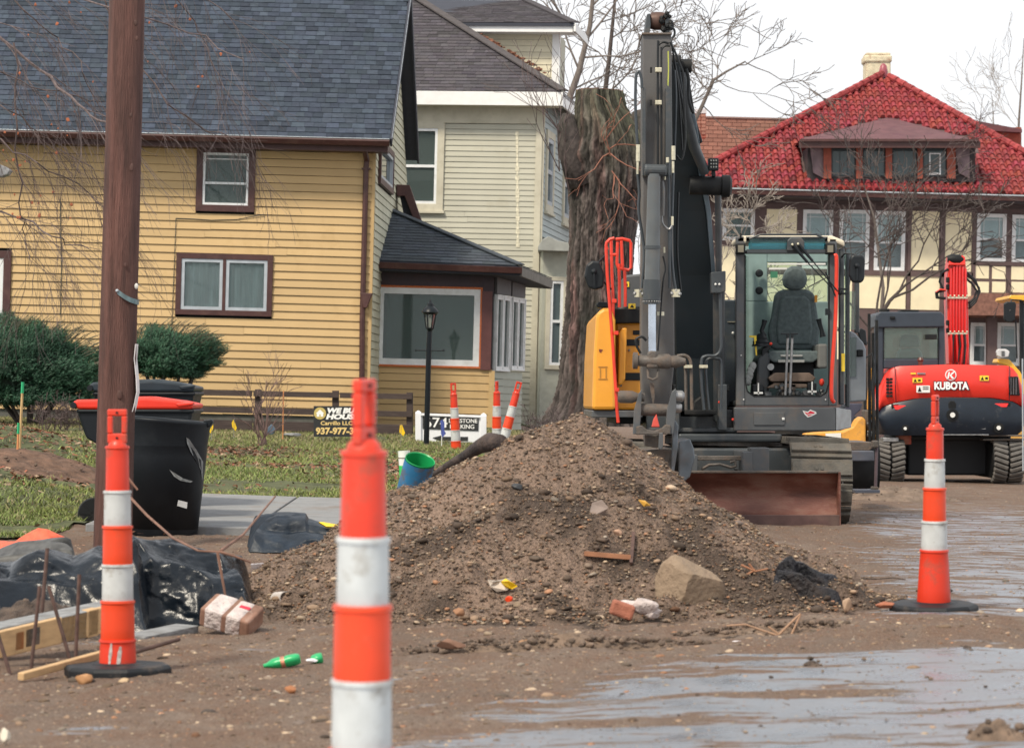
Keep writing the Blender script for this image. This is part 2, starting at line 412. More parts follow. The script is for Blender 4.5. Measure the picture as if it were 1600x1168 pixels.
# concrete sidewalk of separate slabs --------------------------------
M_conc = mat('concrete', (.22, .225, .23), .85, var=.12, scale=5, bump=.3, bscale=90, dirt=(.17, .13, .10), dscale=2.2, damt=.75, dth=.55)
walk = root('sidewalk', (-2.2, 24, 0), None, None, kind='structure')
for (y0, y1) in ((21.0, 22.55), (22.57, 24.7), (24.72, 25.5)):
    for (x0, x1) in ((-5.2, -3.42), (-3.15, -1.92), (-1.9, -.42), (-.4, 1.1)):
        if y0 < 22 and x0 < -3.9: continue
        if x0 < -4 : continue
        z = [float(gz(a, b))+.055 for a, b in ((x0, y0), (x1, y0), (x1, y1), (x0, y1))]
        P = [Vector((x0, y0, z[0]-.1)), Vector((x1, y0, z[1]-.1)), Vector((x1, y1, z[2]-.1)), Vector((x0, y1, z[3]-.1)),
             Vector((x0, y0, z[0])), Vector((x1, y0, z[1])), Vector((x1, y1, z[2])), Vector((x0, y1, z[3]))]
        obj('slab', MB().hexa(P), M_conc, walk, bevel=.008)

# grass blades ---------------------------------------------------------
def patch_dirt(x, y):   # bare soil and leaf litter patches in the lawn
    d = np.exp(-(((x+6.2)/1.5)**2+((y-33)/1.7)**2)) + np.exp(-(((x+5.2)/1.5)**2+((y-26.6)/1.9)**2))
    d = d + .9*np.exp(-(((x+3.35)/.9)**2+((y-34.5)/1.4)**2)) + .7*np.exp(-(((x+1.2)/.7)**2+((y-32)/2.5)**2)) + .8*np.exp(-(((x+2.2)/1.6)**2+((y-31.6)/.5)**2))
    return d
N = 300000
gx = RNG.uniform(-10, .6, N); gy = 19.6+(43.8-19.6)*RNG.uniform(0, 1, N)**1.25
k = lawn_keep(gx, gy) & (RNG.uniform(0, 1, N) > 1.25*patch_dirt(gx, gy)) & (fbm(gx*1.5, gy*1.2, 60, 3) > .36) & (np.abs(gx) < .21*gy)
gx, gy = gx[k], gy[k]; N = len(gx); z0 = gz(gx, gy, True)+.014
hgt = RNG.uniform(.018, .06, N)*(.5+.9*fbm(gx*2, gy*2, 61, 2)); an = RNG.uniform(0, 2*math.pi, N); wd = RNG.uniform(.004, .008, N)
lean = RNG.normal(0, .8, (N, 2))*hgt[:, None]
a = np.stack([gx-np.cos(an)*wd, gy-np.sin(an)*wd, z0], 1); b = np.stack([gx+np.cos(an)*wd, gy+np.sin(an)*wd, z0], 1)
c = np.stack([gx+lean[:, 0], gy+lean[:, 1], z0+hgt], 1)
GV = np.stack([a, b, c], 1).reshape(-1, 3); t = fbm(gx*.9, gy*.7, 62, 3)
gcol = np.stack([.12+.13*t, .18+.10*t, .045+.03*t], 1)*RNG.uniform(.5, 1.5, (N, 1))
dry = RNG.uniform(0, 1, N) < (.18+.5*sm(33, 41, gy)); gcol[dry] = np.array([.30, .25, .13])*RNG.uniform(.6, 1.2, (int(dry.sum()), 1))
M_blade = mat('grass_blade', None, .7, tone='tone', var=.05)
npmesh('grass', GV, np.arange(3*N).reshape(-1, 3), M_blade, cols=np.repeat(gcol, 3, 0), kind='stuff',
       label='short winter grass, green and straw coloured, covering the lawn', cat='grass')
# leaf litter on the bare patches
N = 60000
lx = RNG.uniform(-9, .5, N); ly = RNG.uniform(20, 43.5, N)
k = (RNG.uniform(0, 1, N) < .012+1.0*patch_dirt(lx, ly)) & (np.abs(lx) < .22*ly); lx, ly = lx[k], ly[k]; N = len(lx)
R = rand_rot(N, RNG); q = np.array([(-1, -.5, 0), (1, -.45, .2), (.9, .5, 0), (-1, .45, -.1)]); sz = RNG.uniform(.010, .038, N)
LV = np.einsum('nij,kj->nki', R, q)*sz[:, None, None]; LV[..., 2] *= .5
LV = LV+np.stack([lx, ly, gz(lx, ly, True)+.032], 1)[:, None]
pal = np.array([(.22, .10, .055), (.30, .17, .10), (.13, .075, .05), (.36, .25, .17), (.26, .09, .05)])
lc = pal[RNG.integers(0, 5, N)]*RNG.uniform(.6, 1.1, (N, 1))
M_leaf = mat('dead_leaf', None, .8, tone='tone', var=.1)
npmesh('fallen_leaves', LV.reshape(-1, 3), np.arange(4*N).reshape(-1, 4), M_leaf, cols=np.repeat(lc, 4, 0), kind='stuff',
       label='brown fallen leaves lying over the bare soil patches of the lawn', cat='leaves')

# =================================================================== gravel pile
PC = np.array([.36, 14.85])
def pile_h(x, y):
    dx = x-PC[0]; dy = y-PC[1]; th = np.arctan2(dy, dx)
    c, s = np.cos(th), np.sin(th)
    Rx = np.where(dx > 0, 1.50, 2.02); Ry = np.where(dy < 0, 1.62, 1.75)
    r = np.sqrt((dx/Rx)**2+(dy/Ry)**2)
    r = r*(1+.30*(fbm(x*1.6+9, y*1.6, 71, 3)-.5)+.16*(fbm(x*5+9, y*5, 79, 3)-.5)*sm(.5, 1, r))
    h = .93*np.clip(1-r, 0, 1)**1.02 + .06*np.exp(-(r*3.2)**2)
    h = np.where(dx < 0, h*(1+.10*np.sin(np.clip(-dx/2, 0, 1)*math.pi)), h*(1+.06*np.sin(np.clip(dx/1.6, 0, 1)*math.pi)))
    # lobe towards the tarps and skirt
    h = np.maximum(h, .30*np.exp(-(((x+1.02)/.42)**2+((y-14.9)/.7)**2)))
    h = np.maximum(h, .19*np.exp(-(((x-1.46)/.26)**2+((y-14.0)/.35)**2)))
    h = h + .05*np.exp(-((r-1)/.16)**2)*sm(.6, .9, r)*sm(.35, .7, fbm(x*3.5, y*3.5, 76, 3))
    nz = (fbm(x*2.4, y*2.4, 77, 3)-.5)*.10 + (fbm(x*5, y*5, 72, 4)-.5)*.10 + (fbm(x*14, y*14, 73, 3)-.5)*.045
    return h + nz*sm(.0, .12, h)
def pile_z(x, y): return gz(x, y, True)+pile_h(np.asarray(x, float), np.asarray(y, float))
xs = np.linspace(-2.1, 2.35, 420); ys = np.linspace(12.6, 17.0, 330); X, Y = np.meshgrid(xs, ys)
H = pile_h(X, Y); Z = gz(X, Y, True)+H-.012
pt_ = fbm(X*2.5, Y*2.5, 74, 4); pd_ = sm(.50, .66, fbm(X*3.2+3, Y*3.2, 75, 5))
pc = np.stack([.150+.10*pt_, .104+.070*pt_, .078+.053*pt_], -1)*(1-.62*pd_[..., None])*(.75+.6*fbm(X*1.1, Y*1.1, 78, 2)[..., None])
M_pile = mat('pit_gravel', None, .95, tone='tone', var=.45, scale=70, bump=1.0, bscale=130, dirt=(.05, .037, .03), dscale=22, damt=.6, dth=.56)
kf = (H > .006).ravel(); F = grid_faces(len(ys), len(xs)); F = F[kf[F].any(1)]
used = np.unique(F); mp_ = np.zeros(X.size, int); mp_[used] = np.arange(len(used))
gp = root('gravel_pile', on_ground(900, 14.85), 'large heap of brown sandy gravel dumped on the road in front of the excavator', 'gravel pile')
npmesh('gravel_mass', np.stack([X, Y, Z], -1).reshape(-1, 3)[used], mp_[F], M_pile, parent=gp, cols=pc.reshape(-1, 3)[used], smooth=True)
def pd_at(x, y): return fbm(x*3.2+3, y*3.2, 75, 5) > .53
SPAL = np.array([(.20, .15, .115), (.27, .20, .15), (.17, .14, .12), (.30, .17, .11), (.36, .30, .24), (.11, .085, .07), (.24, .22, .20), (.44, .37, .29), (.14, .12, .115)])
SW = np.array([.24, .2, .15, .08, .07, .12, .08, .03, .03])
M_stone = mat('pebble', None, .8, tone='tone', var=.2, scale=60, spec=.3)
def stone_set(n, region, size_fn, base, seed, dark=False):
    rg = np.random.default_rng(seed); p = region(rg, n); s = size_fn(rg, len(p)); c = SPAL[rg.choice(len(SPAL), len(p), p=SW/SW.sum())]*rg.uniform(.35, 1.3, (len(p), 1))*np.array([1.06, .97, .86])
    if dark: c = c*0+np.array([.07, .05, .038])*rg.uniform(.5, 1.5, (len(p), 1)); p = p[pd_at(p[:, 0], p[:, 1])]; s = s[:len(p)]; c = c[:len(p)]
    return stones(p, s, c, base, rg, flat=.55)
def reg_pile(rg, n):
    x = rg.uniform(-2.1, 2.3, n*3); y = rg.uniform(12.8, 16.6, n*3); h = pile_h(x, y)
    front = rg.uniform(0, 1, n*3) < np.where(y < 15.0, 1, .35)
    k = (h > .015) & front; x, y = x[k][:n], y[k][:n]; return np.stack([x, y, pile_z(x, y)-.004], 1)
parts_ = [stone_set(34000, reg_pile, lambda r, n: .0035+.004*r.uniform(0, 1, n)**2, 'oct', 1),
          stone_set(11000, reg_pile, lambda r, n: .006+.010*r.uniform(0, 1, n)**3, 'ico', 2),
          stone_set(420, reg_pile, lambda r, n: .018+.026*r.uniform(0, 1, n)**2, 'ico', 5, dark=True),
          stone_set(520, reg_pile, lambda r, n: .013+.022*r.uniform(0, 1, n)**4, 'ico2', 3)]
def join(ps):
    o = 0; V = []; F = []; C = []
    for v, f, c in ps: V.append(v); F.append(f+o); C.append(c); o += len(v)
    return np.concatenate(V), np.concatenate(F), np.concatenate(C)
V, F, C_ = join(parts_)
npmesh('pebbles', V, F, M_stone, parent=gp, cols=C_, kind='stuff')
# loose gravel over the road ------------------------------------------
def reg_road(y0, y1, pw=1.0, x0=-.24, x1=.24):
    def f(rg, n):
        y = y0+(y1-y0)*rg.uniform(0, 1, n*2)**pw; x = rg.uniform(x0, x1, n*2)*y
        k = (rg.uniform(0, 1, n*2) > wetness(x, y)*.93) & ~lawn_keep(x, y) & (pile_h(x, y) < .01) & ~((x > -3.4) & (x < 1.1) & (y > 20.9) & (y < 25.6))
        x, y = x[k][:n], y[k][:n]; return np.stack([x, y, gz(x, y, True)-.001], 1)
    return f
def reg_wet(rg, n):
    y = rg.uniform(8.3, 11.6, n); x = rg.uniform(-.12, .2, n)*y; return np.stack([x, y, gz(x, y, True)], 1)
V, F, C_ = join([stone_set(30000, reg_road(8, 19), lambda r, n: .003+.005*r.uniform(0, 1, n)**2, 'oct', 11),
                 stone_set(11000, reg_road(8, 18), lambda r, n: .005+.011*r.uniform(0, 1, n)**3, 'ico', 12),
                 stone_set(14000, reg_road(18, 44, 1.3), lambda r, n: .007+.014*r.uniform(0, 1, n)**3, 'oct', 13),
                 stone_set(5000, reg_wet, lambda r, n: .0018+.007*r.uniform(0, 1, n)**5, 'oct', 15),
                 stone_set(520, reg_road(8.6, 16), lambda r, n: .012+.02*r.uniform(0, 1, n)**3, 'ico2', 14)])
npmesh('gravel', V, F, M_stone, cols=C_, kind='stuff', label='loose pebbles and grit scattered over the muddy road', cat='gravel')
# clods of mud
def clods(name, c, R, n, s0, s1, m, seed, **kw):
    rg = np.random.default_rng(seed); a = rg.uniform(0, 2*math.pi, n); r = R*np.sqrt(rg.uniform(0, 1, n))
    x = c[0]+np.cos(a)*r; y = c[1]+np.sin(a)*r*.8; z = gz(x, y, True)+(1-(r/R)**2)*R*.35*c[2]
    col = np.array([(.15, .105, .075)])*rg.uniform(.6, 1.3, (n, 1))
    v, f, cc = stones(np.stack([x, y, z], 1), rg.uniform(s0, s1, n), col, 'ico', rg)
    return npmesh(name, v, f, m, loc=(c[0], c[1], float(gz(c[0], c[1]))), cols=cc, **kw)
M_clod = mat('mud_clod', None, .95, tone='tone', var=.3, scale=80, bump=.7, bscale=120)

def pile_D(px, py, lift=0.0):
    D = 12.6
    while D < 16.5:
        p = W(px, py, D)
        if p.z-lift < float(pile_z(p.x, p.y)): return D
        D += .01
    return 14.0
# =================================================================== houses
UP = Vector((0, 0, 1))
class Plane:
    def __init__(s, o, d):
        s.o = Vector(o); s.d = Vector(d).normalized(); s.n = Vector((s.d.y, -s.d.x, 0))
    def hit(s, px, py):
        r = ray(px, py); c = Vector((0, 0, HC)); t = (s.o-c).dot(s.n)/r.dot(s.n); p = c+r*t
        return (p-s.o).dot(s.d), p.z
    def pt(s, a, z, off=0.0): return Vector((s.o.x, s.o.y, 0))+s.d*a+UP*z+s.n*off
    def quad(s, mb, a0, a1, z0, z1, f0, f1, col=None):  # box between offsets f0 (back) and f1 (front)
        P = [s.pt(a0, z0, f1), s.pt(a1, z0, f1), s.pt(a1, z0, f0), s.pt(a0, z0, f0), s.pt(a0, z1, f1), s.pt(a1, z1, f1), s.pt(a1, z1, f0), s.pt(a0, z1, f0)]
        return mb.hexa(P, col)
    def poly(s, mb, pts, f0, f1):
        return mb.prism([s.pt(a, z, f1) for a, z in pts], s.n*(f0-f1))
    def rect(s, x0, y0, x1, y1):   # pixel rectangle -> plumb rectangle on the plane
        xm, ym = (x0+x1)/2, (y0+y1)/2
        a0, _ = s.hit(x0, ym); a1, _ = s.hit(x1, ym); _, z0 = s.hit(xm, y1); _, z1 = s.hit(xm, y0)
        return a0, a1, z0, z1
def clapboards(parent, pl, a0, a1, z0, z1, ex, openings, m, arange=None, t=.016, name='clapboard'):
    z = z0; n = 0
    while z < z1-.01:
        zt = min(z+ex*1.0, z1)
        lo, hi = (a0, a1) if arange is None else arange(z+ex*.5)
        segs = [(lo, hi)] if hi > lo else []
        for (b0, b1, c0, c1) in openings:
            if c1 <= z+ex*.15 or c0 >= z+ex*.85: continue
            ns = []
            for (s0, s1) in segs:
                if b1 <= s0 or b0 >= s1: ns.append((s0, s1)); continue
                if b0-s0 > .02: ns.append((s0, b0))
                if s1-b1 > .02: ns.append((b1, s1))
            segs = ns
        S2 = []
        for (s0, s1) in segs:
            c_ = s0+random.uniform(1.2, 4.5)
            while c_ < s1-.6: S2.append((s0, c_-.003)); s0 = c_; c_ += random.uniform(2.4, 4.6)
            S2.append((s0, s1))
        for (s0, s1) in S2:
            j = random.uniform(-.0015, .0015)+ex*.075  # gap under each board, shaped to strengthen its shadow line
            P = [pl.pt(s0, z+j, t), pl.pt(s1, z+j*.3, t), pl.pt(s1, z+j*.3, -.004), pl.pt(s0, z+j, -.004),
                 pl.pt(s0, zt, .003), pl.pt(s1, zt, .003), pl.pt(s1, zt, -.004), pl.pt(s0, zt, -.004)]
            obj(name, MB().hexa(P), m, parent); n += 1
        z += ex
    return n
M_glass = glass('window_glass', (.55, .70, .68), 1.0, .7)
M_glassc = glass('clear_window_glass', (.85, .92, .93), 1.0, .88)
M_glassd = glass('dark_window_glass', (.25, .36, .38), 1.2, .35)
M_dark = mat('room_shade_and_cable', (.035, .05, .052), .9, var=.2, scale=2)  # near-black: shade of unlit rooms put into the colour; also colours the cables
M_curtain = mat('curtain_cloth', (.64, .72, .68), .9, var=.25, scale=2.2, stretch=(6, 1, .4))
M_blind = mat('window_blind', (.84, .88, .88), .8, var=.06, scale=3)
M_wvinyl = mat('white_window_vinyl', (.72, .74, .75), .5, var=.06, dirt=(.4, .38, .34), dscale=6, damt=.3)
M_alum = mat('grey_window_metal', (.42, .46, .50), .45, .3, var=.12)
M_brown = mat('maroon_trim_paint', (.062, .022, .020), .5, var=.18, scale=5, dirt=(.14, .08, .06), dscale=9, damt=.3)
def window(parent, pl, r, trim, sash, m_trim, m_sash, lights=1, rail=None, curtain=None, m_pane=None, tout=.045, munt=None, sill=0, label=None):
    """trim and sash: widths in metres. r = outer rectangle"""
    a0, a1, z0, z1 = r; m_pane = m_pane or M_glass; b = MB()
    def ring(b, a0, a1, z0, z1, w, f0, f1):
        pl.quad(b, a0, a1, z1-w, z1, f0, f1); pl.quad(b, a0, a1, z0, z0+w, f0, f1)
        pl.quad(b, a0, a0+w, z0+w, z1-w, f0, f1); pl.quad(b, a1-w, a1, z0+w, z1-w, f0, f1)
    ring(b, a0, a1, z0, z1, trim, -.02, tout)
    ia0, ia1, iz0, iz1 = a0+trim, a1-trim, z0+trim, z1-trim
    W_ = (ia1-ia0)
    cells = []
    for k in range(lights):
        c0 = ia0+W_*k/lights; c1 = ia0+W_*(k+1)/lights
        if k: pl.quad(b, c0-trim*.3, c0+trim*.3, iz0, iz1, -.02, tout-.004)
        cells.append((c0+(trim*.3 if k else 0), c1-(trim*.3 if k < lights-1 else 0)))
    if sill: pl.quad(b, a0-.03, a1+.03, z0-sill, z0, -.02, tout+.03)
    wo = obj('window', b, m_trim, parent, bevel=.004, label=label)
    for c0, c1 in cells:
        s = MB(); ring(s, c0, c1, iz0, iz1, sash, -.015, tout-.014)
        if rail is not None:
            zr = iz0+(iz1-iz0)*rail; pl.quad(s, c0+sash, c1-sash, zr-sash*.5, zr+sash*.5, -.015, tout-.02)
        if munt:
            zr = iz0+(iz1-iz0)*(rail or 0)
            for f in munt[0]: ax = c0+(c1-c0)*f; pl.quad(s, ax-.008, ax+.008, zr, iz1-sash, -.008, .012)
            for f in munt[1]: zz = zr+(iz1-zr)*f; pl.quad(s, c0+sash, c1-sash, zz-.008, zz+.008, -.006, .010)
        obj('sash', s, m_sash, wo)
        if rail is None: pl_z = [(iz0+sash, iz1-sash)]
        else: pl_z = [(iz0+sash, zr-sash*.5), (zr+sash*.5, iz1-sash)]
        for k, (q0, q1) in enumerate(pl_z):
            obj('pane', pl.quad(MB(), c0+sash, c1-sash, q0, q1, -.012-.008*k, -.006-.008*k), m_pane, wo)
        if curtain == 'drape':
            n = 26; vs = []; fs = []
            for i in range(n+1):
                a = c0+(c1-c0)*i/n; f = -.075+.018*math.sin(i*1.35+random.random()*.6)
                vs += [pl.pt(a, iz0, f), pl.pt(a, iz1, f-.006)]
            for i in range(n): fs.append((2*i, 2*i+2, 2*i+3, 2*i+1))
            obj('curtain', MB().add(vs, fs), M_curtain, wo, smooth='all')
        elif curtain == 'blind':
            obj('blind', pl.quad(MB(), c0, c1, iz0+(iz1-iz0)*(rail or .0), iz1, -.045, -.035), M_blind, wo)
        elif curtain == 'blindfull':
            obj('blind', pl.quad(MB(), c0, c1, iz0, iz1, -.06, -.05), M_blind, wo)
    return wo
def shingles(parent, P0, u, v, rng_fn, nrow, ex, wmin, wmax, m, limit=300, th=.012, name='shingle', cfn=None, stuffname=None, seed=1, tone_sp=.35):
    """rows of shingles on the plane through P0 with axes u (along the eave) and v (up the slope)"""
    rd = random.Random(seed); u = Vector(u).normalized(); v = Vector(v).normalized(); n = u.cross(v).normalized()
    if n.z < 0: n = -n
    L = []
    for i in range(nrow):
        rg = rng_fn(i*ex+ex*.5)
        if rg is None: continue
        a, b = rg; x = a-rd.uniform(0, wmin)
        while x < b:
            w = rd.uniform(wmin, wmax); x0, x1 = max(x, a), min(x+w, b); x += w
            if x1-x0 < .02: continue
            lift = th*(1+rd.uniform(-.25, .35)); o = P0+u*x0+v*(i*ex-rd.uniform(0, ex*.06))
            g = min(.004, (x1-x0)*.05); du = u*(x1-x0-g); dv = v*(ex*1.12)
            tn = 1+rd.uniform(-tone_sp, tone_sp)*(1 if rd.random() < .7 else 1.6)
            col = cfn(rd) if cfn else (tn, tn*(1+rd.uniform(-.03, .03)), tn*(1+rd.uniform(-.02, .07)))
            P = [o-n*.002, o+du-n*.002, o+du+dv-n*.004, o+dv-n*.004, o+n*lift, o+du+n*lift, o+du+dv+n*.001, o+dv+n*.001]
            q = proj(o+du*.5+v*ex*.5); vis = -15 < q[0] < 1615 and -15 < q[1] < 1180
            L.append((0 if vis else 1, P, col))
    vis = [q for q in L if q[0] == 0]; rest = [q for q in L if q[0]]
    for _, P, col in vis[:limit]: obj(name, MB().hexa(P, col), m, parent)
    rest = vis[limit:]+rest
    if rest:
        mb = MB()
        for _, P, col in rest: mb.hexa(P, col)
        obj(stuffname or name+'_field', mb, m, parent, kind='stuff')
# ------------------------------------------------------------------- yellow house
M_yel = mat('yellow_clapboard_paint', (.51, .35, .165), .62, var=.06, scale=1.2, objvar=.07, dirt=(.36, .235, .10), dscale=1.3, damt=.5, dth=.56, stretch=(1, 1, .7), bump=.12, bscale=30, bstretch=(3, 3, 40))
M_pale = mat('pale_side_clapboard_paint', (.50, .49, .37), .65, var=.08, scale=2, objvar=.05, dirt=(.3, .28, .2), dscale=3, damt=.3)
M_shing = mat('slate_blue_shingle', (.045, .057, .076), .9, tone='tone', var=.15, spec=.2, scale=14, bump=.3, bscale=160)
M_navy = mat('soffit_paint', (.030, .034, .050), .7, var=.1)
M_found = mat('foundation_paint', (.10, .10, .09), .9, var=.2)
DH = 44.5
hz0 = float(W(560, 668, DH).z); 
yh = root('yellow_house', W(300, 668, DH), 'yellow clapboard house with a slate blue shingle roof and maroon window trim', 'house')
F1 = Plane(W(577, 450, DH), (1, 0, 0))
aL = F1.hit(-140, 400)[0]; zE = F1.hit(575, 226)[1]
# cores: dark sheets behind the boards, room and gap shade in their colour
obj('wall', F1.quad(MB(), aL, 0, 0.2, zE+.05, -.30, -.20), M_dark, yh)
r1 = F1.rect(307, 229, 399, 331); r2 = F1.rect(275, 397, 426, 493); r3 = F1.rect(-70, 391, 17, 520)
clapboards(yh, F1, aL, 0, hz0+.16, zE+.02, .1265, [r1, r2, r3], M_yel, t=.024)
obj('foundation', F1.quad(MB(), aL, -.01, 0.1, hz0+.158, -.18, -.012), M_found, yh)
for rr_ in (aL, -2.9, -1.6):
    pass
obj('corner_board', F1.quad(MB(), 0.0, .05, hz0+.1, zE, -.1, .022), M_yel, yh, bevel=.003)
window(yh, F1, r1, .105, .035, M_brown, M_wvinyl, 1, .42, None, M_glass, .05, munt=((), (.80,)))
window(yh, F1, r2, .085, .05, M_brown, M_alum, 2, None, 'drape', M_glassc, .05)
window(yh, F1, r3, .12, .16, M_brown, M_wvinyl, 1, None, 'blindfull', M_glass, .05)
# crack-like cable on the wall
obj('wall_cable', MB().pt([(94, 310, DH-.03), (96, 420, DH-.03), (94, 492, DH-.03)], .7, 5), M_dark, yh)
obj('wall_cable', MB().pt([(275, 341, DH-.03), (300, 342, DH-.03), (330, 344, DH-.03), (370, 343, DH-.03), (412, 335, DH-.03)], .6, 5), M_dark, yh)
obj('wall_cable', MB().pt([(275, 341, DH-.03), (272, 420, DH-.03), (268, 515, DH-.03)], .5, 5), M_dark, yh)
# roof
Ecor = W(609, 217, 44.0); Rcor = W(640, -12, 47.6); Bcor = W(652, 247, 50.8)
v1 = (Rcor-Ecor); sl = v1.length; EL = Vector((Ecor.x-8.2, Ecor.y, Ecor.z)); RL = Vector((EL.x, Rcor.y, Rcor.z))
BL = Vector((EL.x, Bcor.y, Bcor.z))
def slab(b, P, t):   # P: 4 points of the top face
    n = (P[1]-P[0]).cross(P[3]-P[0]).normalized(); n = n if n.z > 0 else -n
    return b.hexa([p-n*t for p in P]+P) if n.dot((P[1]-P[0]).cross(P[2]-P[0])) > 0 else b.hexa([p-n*t for p in P[::-1]]+P[::-1])
roof = obj('roof', slab(MB(), [EL-Vector((0, 0, .02)), Ecor-Vector((0, 0, .02)), Rcor-Vector((0, 0, .02)), RL-Vector((0, 0, .02))], .10), M_navy, yh)
obj('roof', slab(MB(), [BL, RL-Vector((0, 0, .02)), Rcor-Vector((0, 0, .02)), Bcor], .06), M_navy, yh)
slopev = (RL-EL)
vdir = slopev.normalized(); nrow = int(slopev.length/.147)
def rngA(s):
    t = s/slopev.length; xr = (Ecor.x*(1-t)+Rcor.x*t)-EL.x
    return (0.3, xr)
shingles(yh, EL-vdir*.02, Vector((1, 0, 0)), vdir, rngA, nrow, .147, .11, .22, M_shing, tone_sp=.24, seed=3)
# rake board, gutter, fascia, soffit
def beam(b, p, q, w, h, up=UP):
    d = (q-p).normalized(); s = d.cross(up).normalized(); t = s.cross(d)
    P = [p-s*w/2-t*h/2, p+s*w/2-t*h/2, p+s*w/2+t*h/2, p-s*w/2+t*h/2, q-s*w/2-t*h/2, q+s*w/2-t*h/2, q+s*w/2+t*h/2, q-s*w/2+t*h/2]
    return b.hexa([P[0], P[1], P[5], P[4], P[3], P[2], P[6], P[7]])
M_rake = mat('drip_edge_metal', (.10, .10, .12), .4, .3)
obj('rake_board', beam(MB(), Ecor+Vector((.02, 0, -.06)), Rcor+Vector((.02, 0, -.06)), .03, .14), M_navy, yh)
obj('drip_edge', beam(MB(), Ecor+Vector((.03, -.01, .012)), Rcor+Vector((.03, -.01, .012)), .02, .012), M_alum, yh)
obj('rake_board', beam(MB(), Bcor+Vector((.02, 0, -.04)), Rcor+Vector((.02, 0, -.04)), .03, .16), M_navy, yh)
g = MB(); gp0 = EL+Vector((0, -.06, -.07)); gp1 = Ecor+Vector((0, -.06, -.07))
g.prism([gp1+Vector((0, 0.06, .05)), gp1+Vector((0, -.05, .05)), gp1+Vector((0, -.06, .02)), gp1+Vector((0, -.02, -.05)), gp1+Vector((0, .06, -.05))], gp0-gp1)
obj('gutter', g, M_brown, yh, bevel=.004)
obj('gutter_lip', MB().tube([gp0+Vector((0, -.055, .055)), gp1+Vector((0, -.055, .055))], .006, 6), M_alum, yh)
obj('fascia', MB().hexa([Vector((EL.x, 44.08, Ecor.z-.20)), Vector((Ecor.x-.03, 44.08, Ecor.z-.20)), Vector((Ecor.x-.03, 44.12, Ecor.z-.20)), Vector((EL.x, 44.12, Ecor.z-.20)),
     Vector((EL.x, 44.08, Ecor.z-.03)), Vector((Ecor.x-.03, 44.08, Ecor.z-.03)), Vector((Ecor.x-.03, 44.12, Ecor.z-.03)), Vector((EL.x, 44.12, Ecor.z-.03))]), M_brown, yh)
obj('soffit', MB().hexa([Vector((EL.x, 44.1, Ecor.z-.19)), Vector((Ecor.x-.04, 44.1, Ecor.z-.19)), Vector((Ecor.x-.04, 44.55, Ecor.z-.19)), Vector((EL.x, 44.55, Ecor.z-.19)),
     Vector((EL.x, 44.1, Ecor.z-.16)), Vector((Ecor.x-.04, 44.1, Ecor.z-.16)), Vector((Ecor.x-.04, 44.55, Ecor.z-.16)), Vector((EL.x, 44.55, Ecor.z-.16))]), M_brown, yh)
# frieze under the eave
obj('frieze_board', F1.quad(MB(), aL, .05, zE-.0, Ecor.z-.19, -.02, .03), M_brown, yh)
# downspout at the corner
ds = MB(); ds.pt([(570, 219, 44.1), (570, 236, 44.2), (573, 250, DH-.06), (572, 262, DH-.06)], 4.3, 8); ds.pt([(572, 262, DH-.06), (566, 500, DH-.06), (565, 662, DH-.06)], 4.3, 8)
obj('downspout', ds, M_brown, yh, smooth=True)
obj('downspout_bracket', MB().pr(565, 262, 579, 265, DH-.1, .06), M_brown, yh)
# side gable wall
SB = Vector((-2.0, 50.95, 0)); SF = F1.pt(.05, 0)
F2 = Plane(SF, (SB-SF)); Lside = (SB-SF).length
def side_rng(z):
    # below the slopes
    zr = Rcor.z-.25; 
    if z < 5.0: return (0, Lside)
    t = (z-5.0)/(zr-5.0)
    return (min(3.1, 3.1*t), Lside-(Lside-3.1)*t) if t < 1 else (1, 0)
ssw = F2.rect(590, 226, 611, 296)
clapboards(yh, F2, 0, Lside, hz0, Rcor.z-.3, .125, [ssw], M_pale, arange=side_rng)
obj('wall', F2.poly(MB(), [(0, .2), (Lside, .2), (Lside, 5.0), (3.1, Rcor.z-.3), (0, 5.0)], -.08, -.02), M_dark, yh)
window(yh, F2, ssw, .10, .05, M_brown, M_alum, 1, None, None, M_glassd, .06)
# dark side awning window on the gable wall
hd = MB(); hd.pp([(619, 288), (640, 289), (659, 345), (648, 347), (632, 306), (620, 306)], 48.5, .5)
obj('window_hood', hd, M_brown, yh, bevel=.01)
obj('window', MB().pp([(624, 302), (636, 302), (646, 347), (632, 342)], 48.7, .3), M_navy, yh)
# ------------------------------------------------------------------- bay of the yellow house
M_plum = mat('plum_panel_paint', (.036, .019, .026), .55, var=.2, scale=4, dirt=(.09, .05, .05), dscale=6, damt=.4)
M_rawwood = mat('orange_raw_wood', (.50, .13, .035), .7, var=.4, scale=20, stretch=(1, 1, 6))
M_shd = mat('charcoal_shingle', (.045, .056, .070), .85, tone='tone', var=.12, scale=16, bump=.3, bscale=160)
DB = 46.0
F3 = Plane(W(577, 480, DB), (1, 0, 0)); b1 = F3.hit(771, 480)[0]
ra = F3.rect(577, 575, 771, 668)
z_bb = F3.hit(670, 574)[1]; z_bt = F3.hit(670, 417)[1]
obj('wall', F3.quad(MB(), 0.06, b1-.02, .2, z_bt, -.32, -.26), M_dark, yh)
clapboards(yh, F3, 0, b1, hz0, z_bb, .1265, [], M_yel)
rw = F3.rect(586, 447, 753, 574)
pnl = MB(); F3.quad(pnl, 0, rw[0], z_bb, z_bt, -.02, .03); F3.quad(pnl, rw[1], b1, z_bb, z_bt, -.02, .03); F3.quad(pnl, rw[0], rw[1], rw[3], z_bt, -.02, .03)
obj('bay_panel', pnl, M_plum, yh, bevel=.004)
tr = F3.rect(752, 455, 768, 578); obj('trim_board', F3.quad(MB(), tr[0], tr[1], tr[2], tr[3], .03, .055), mat('maroon_board', (.115, .042, .04), .6, var=.15), yh)
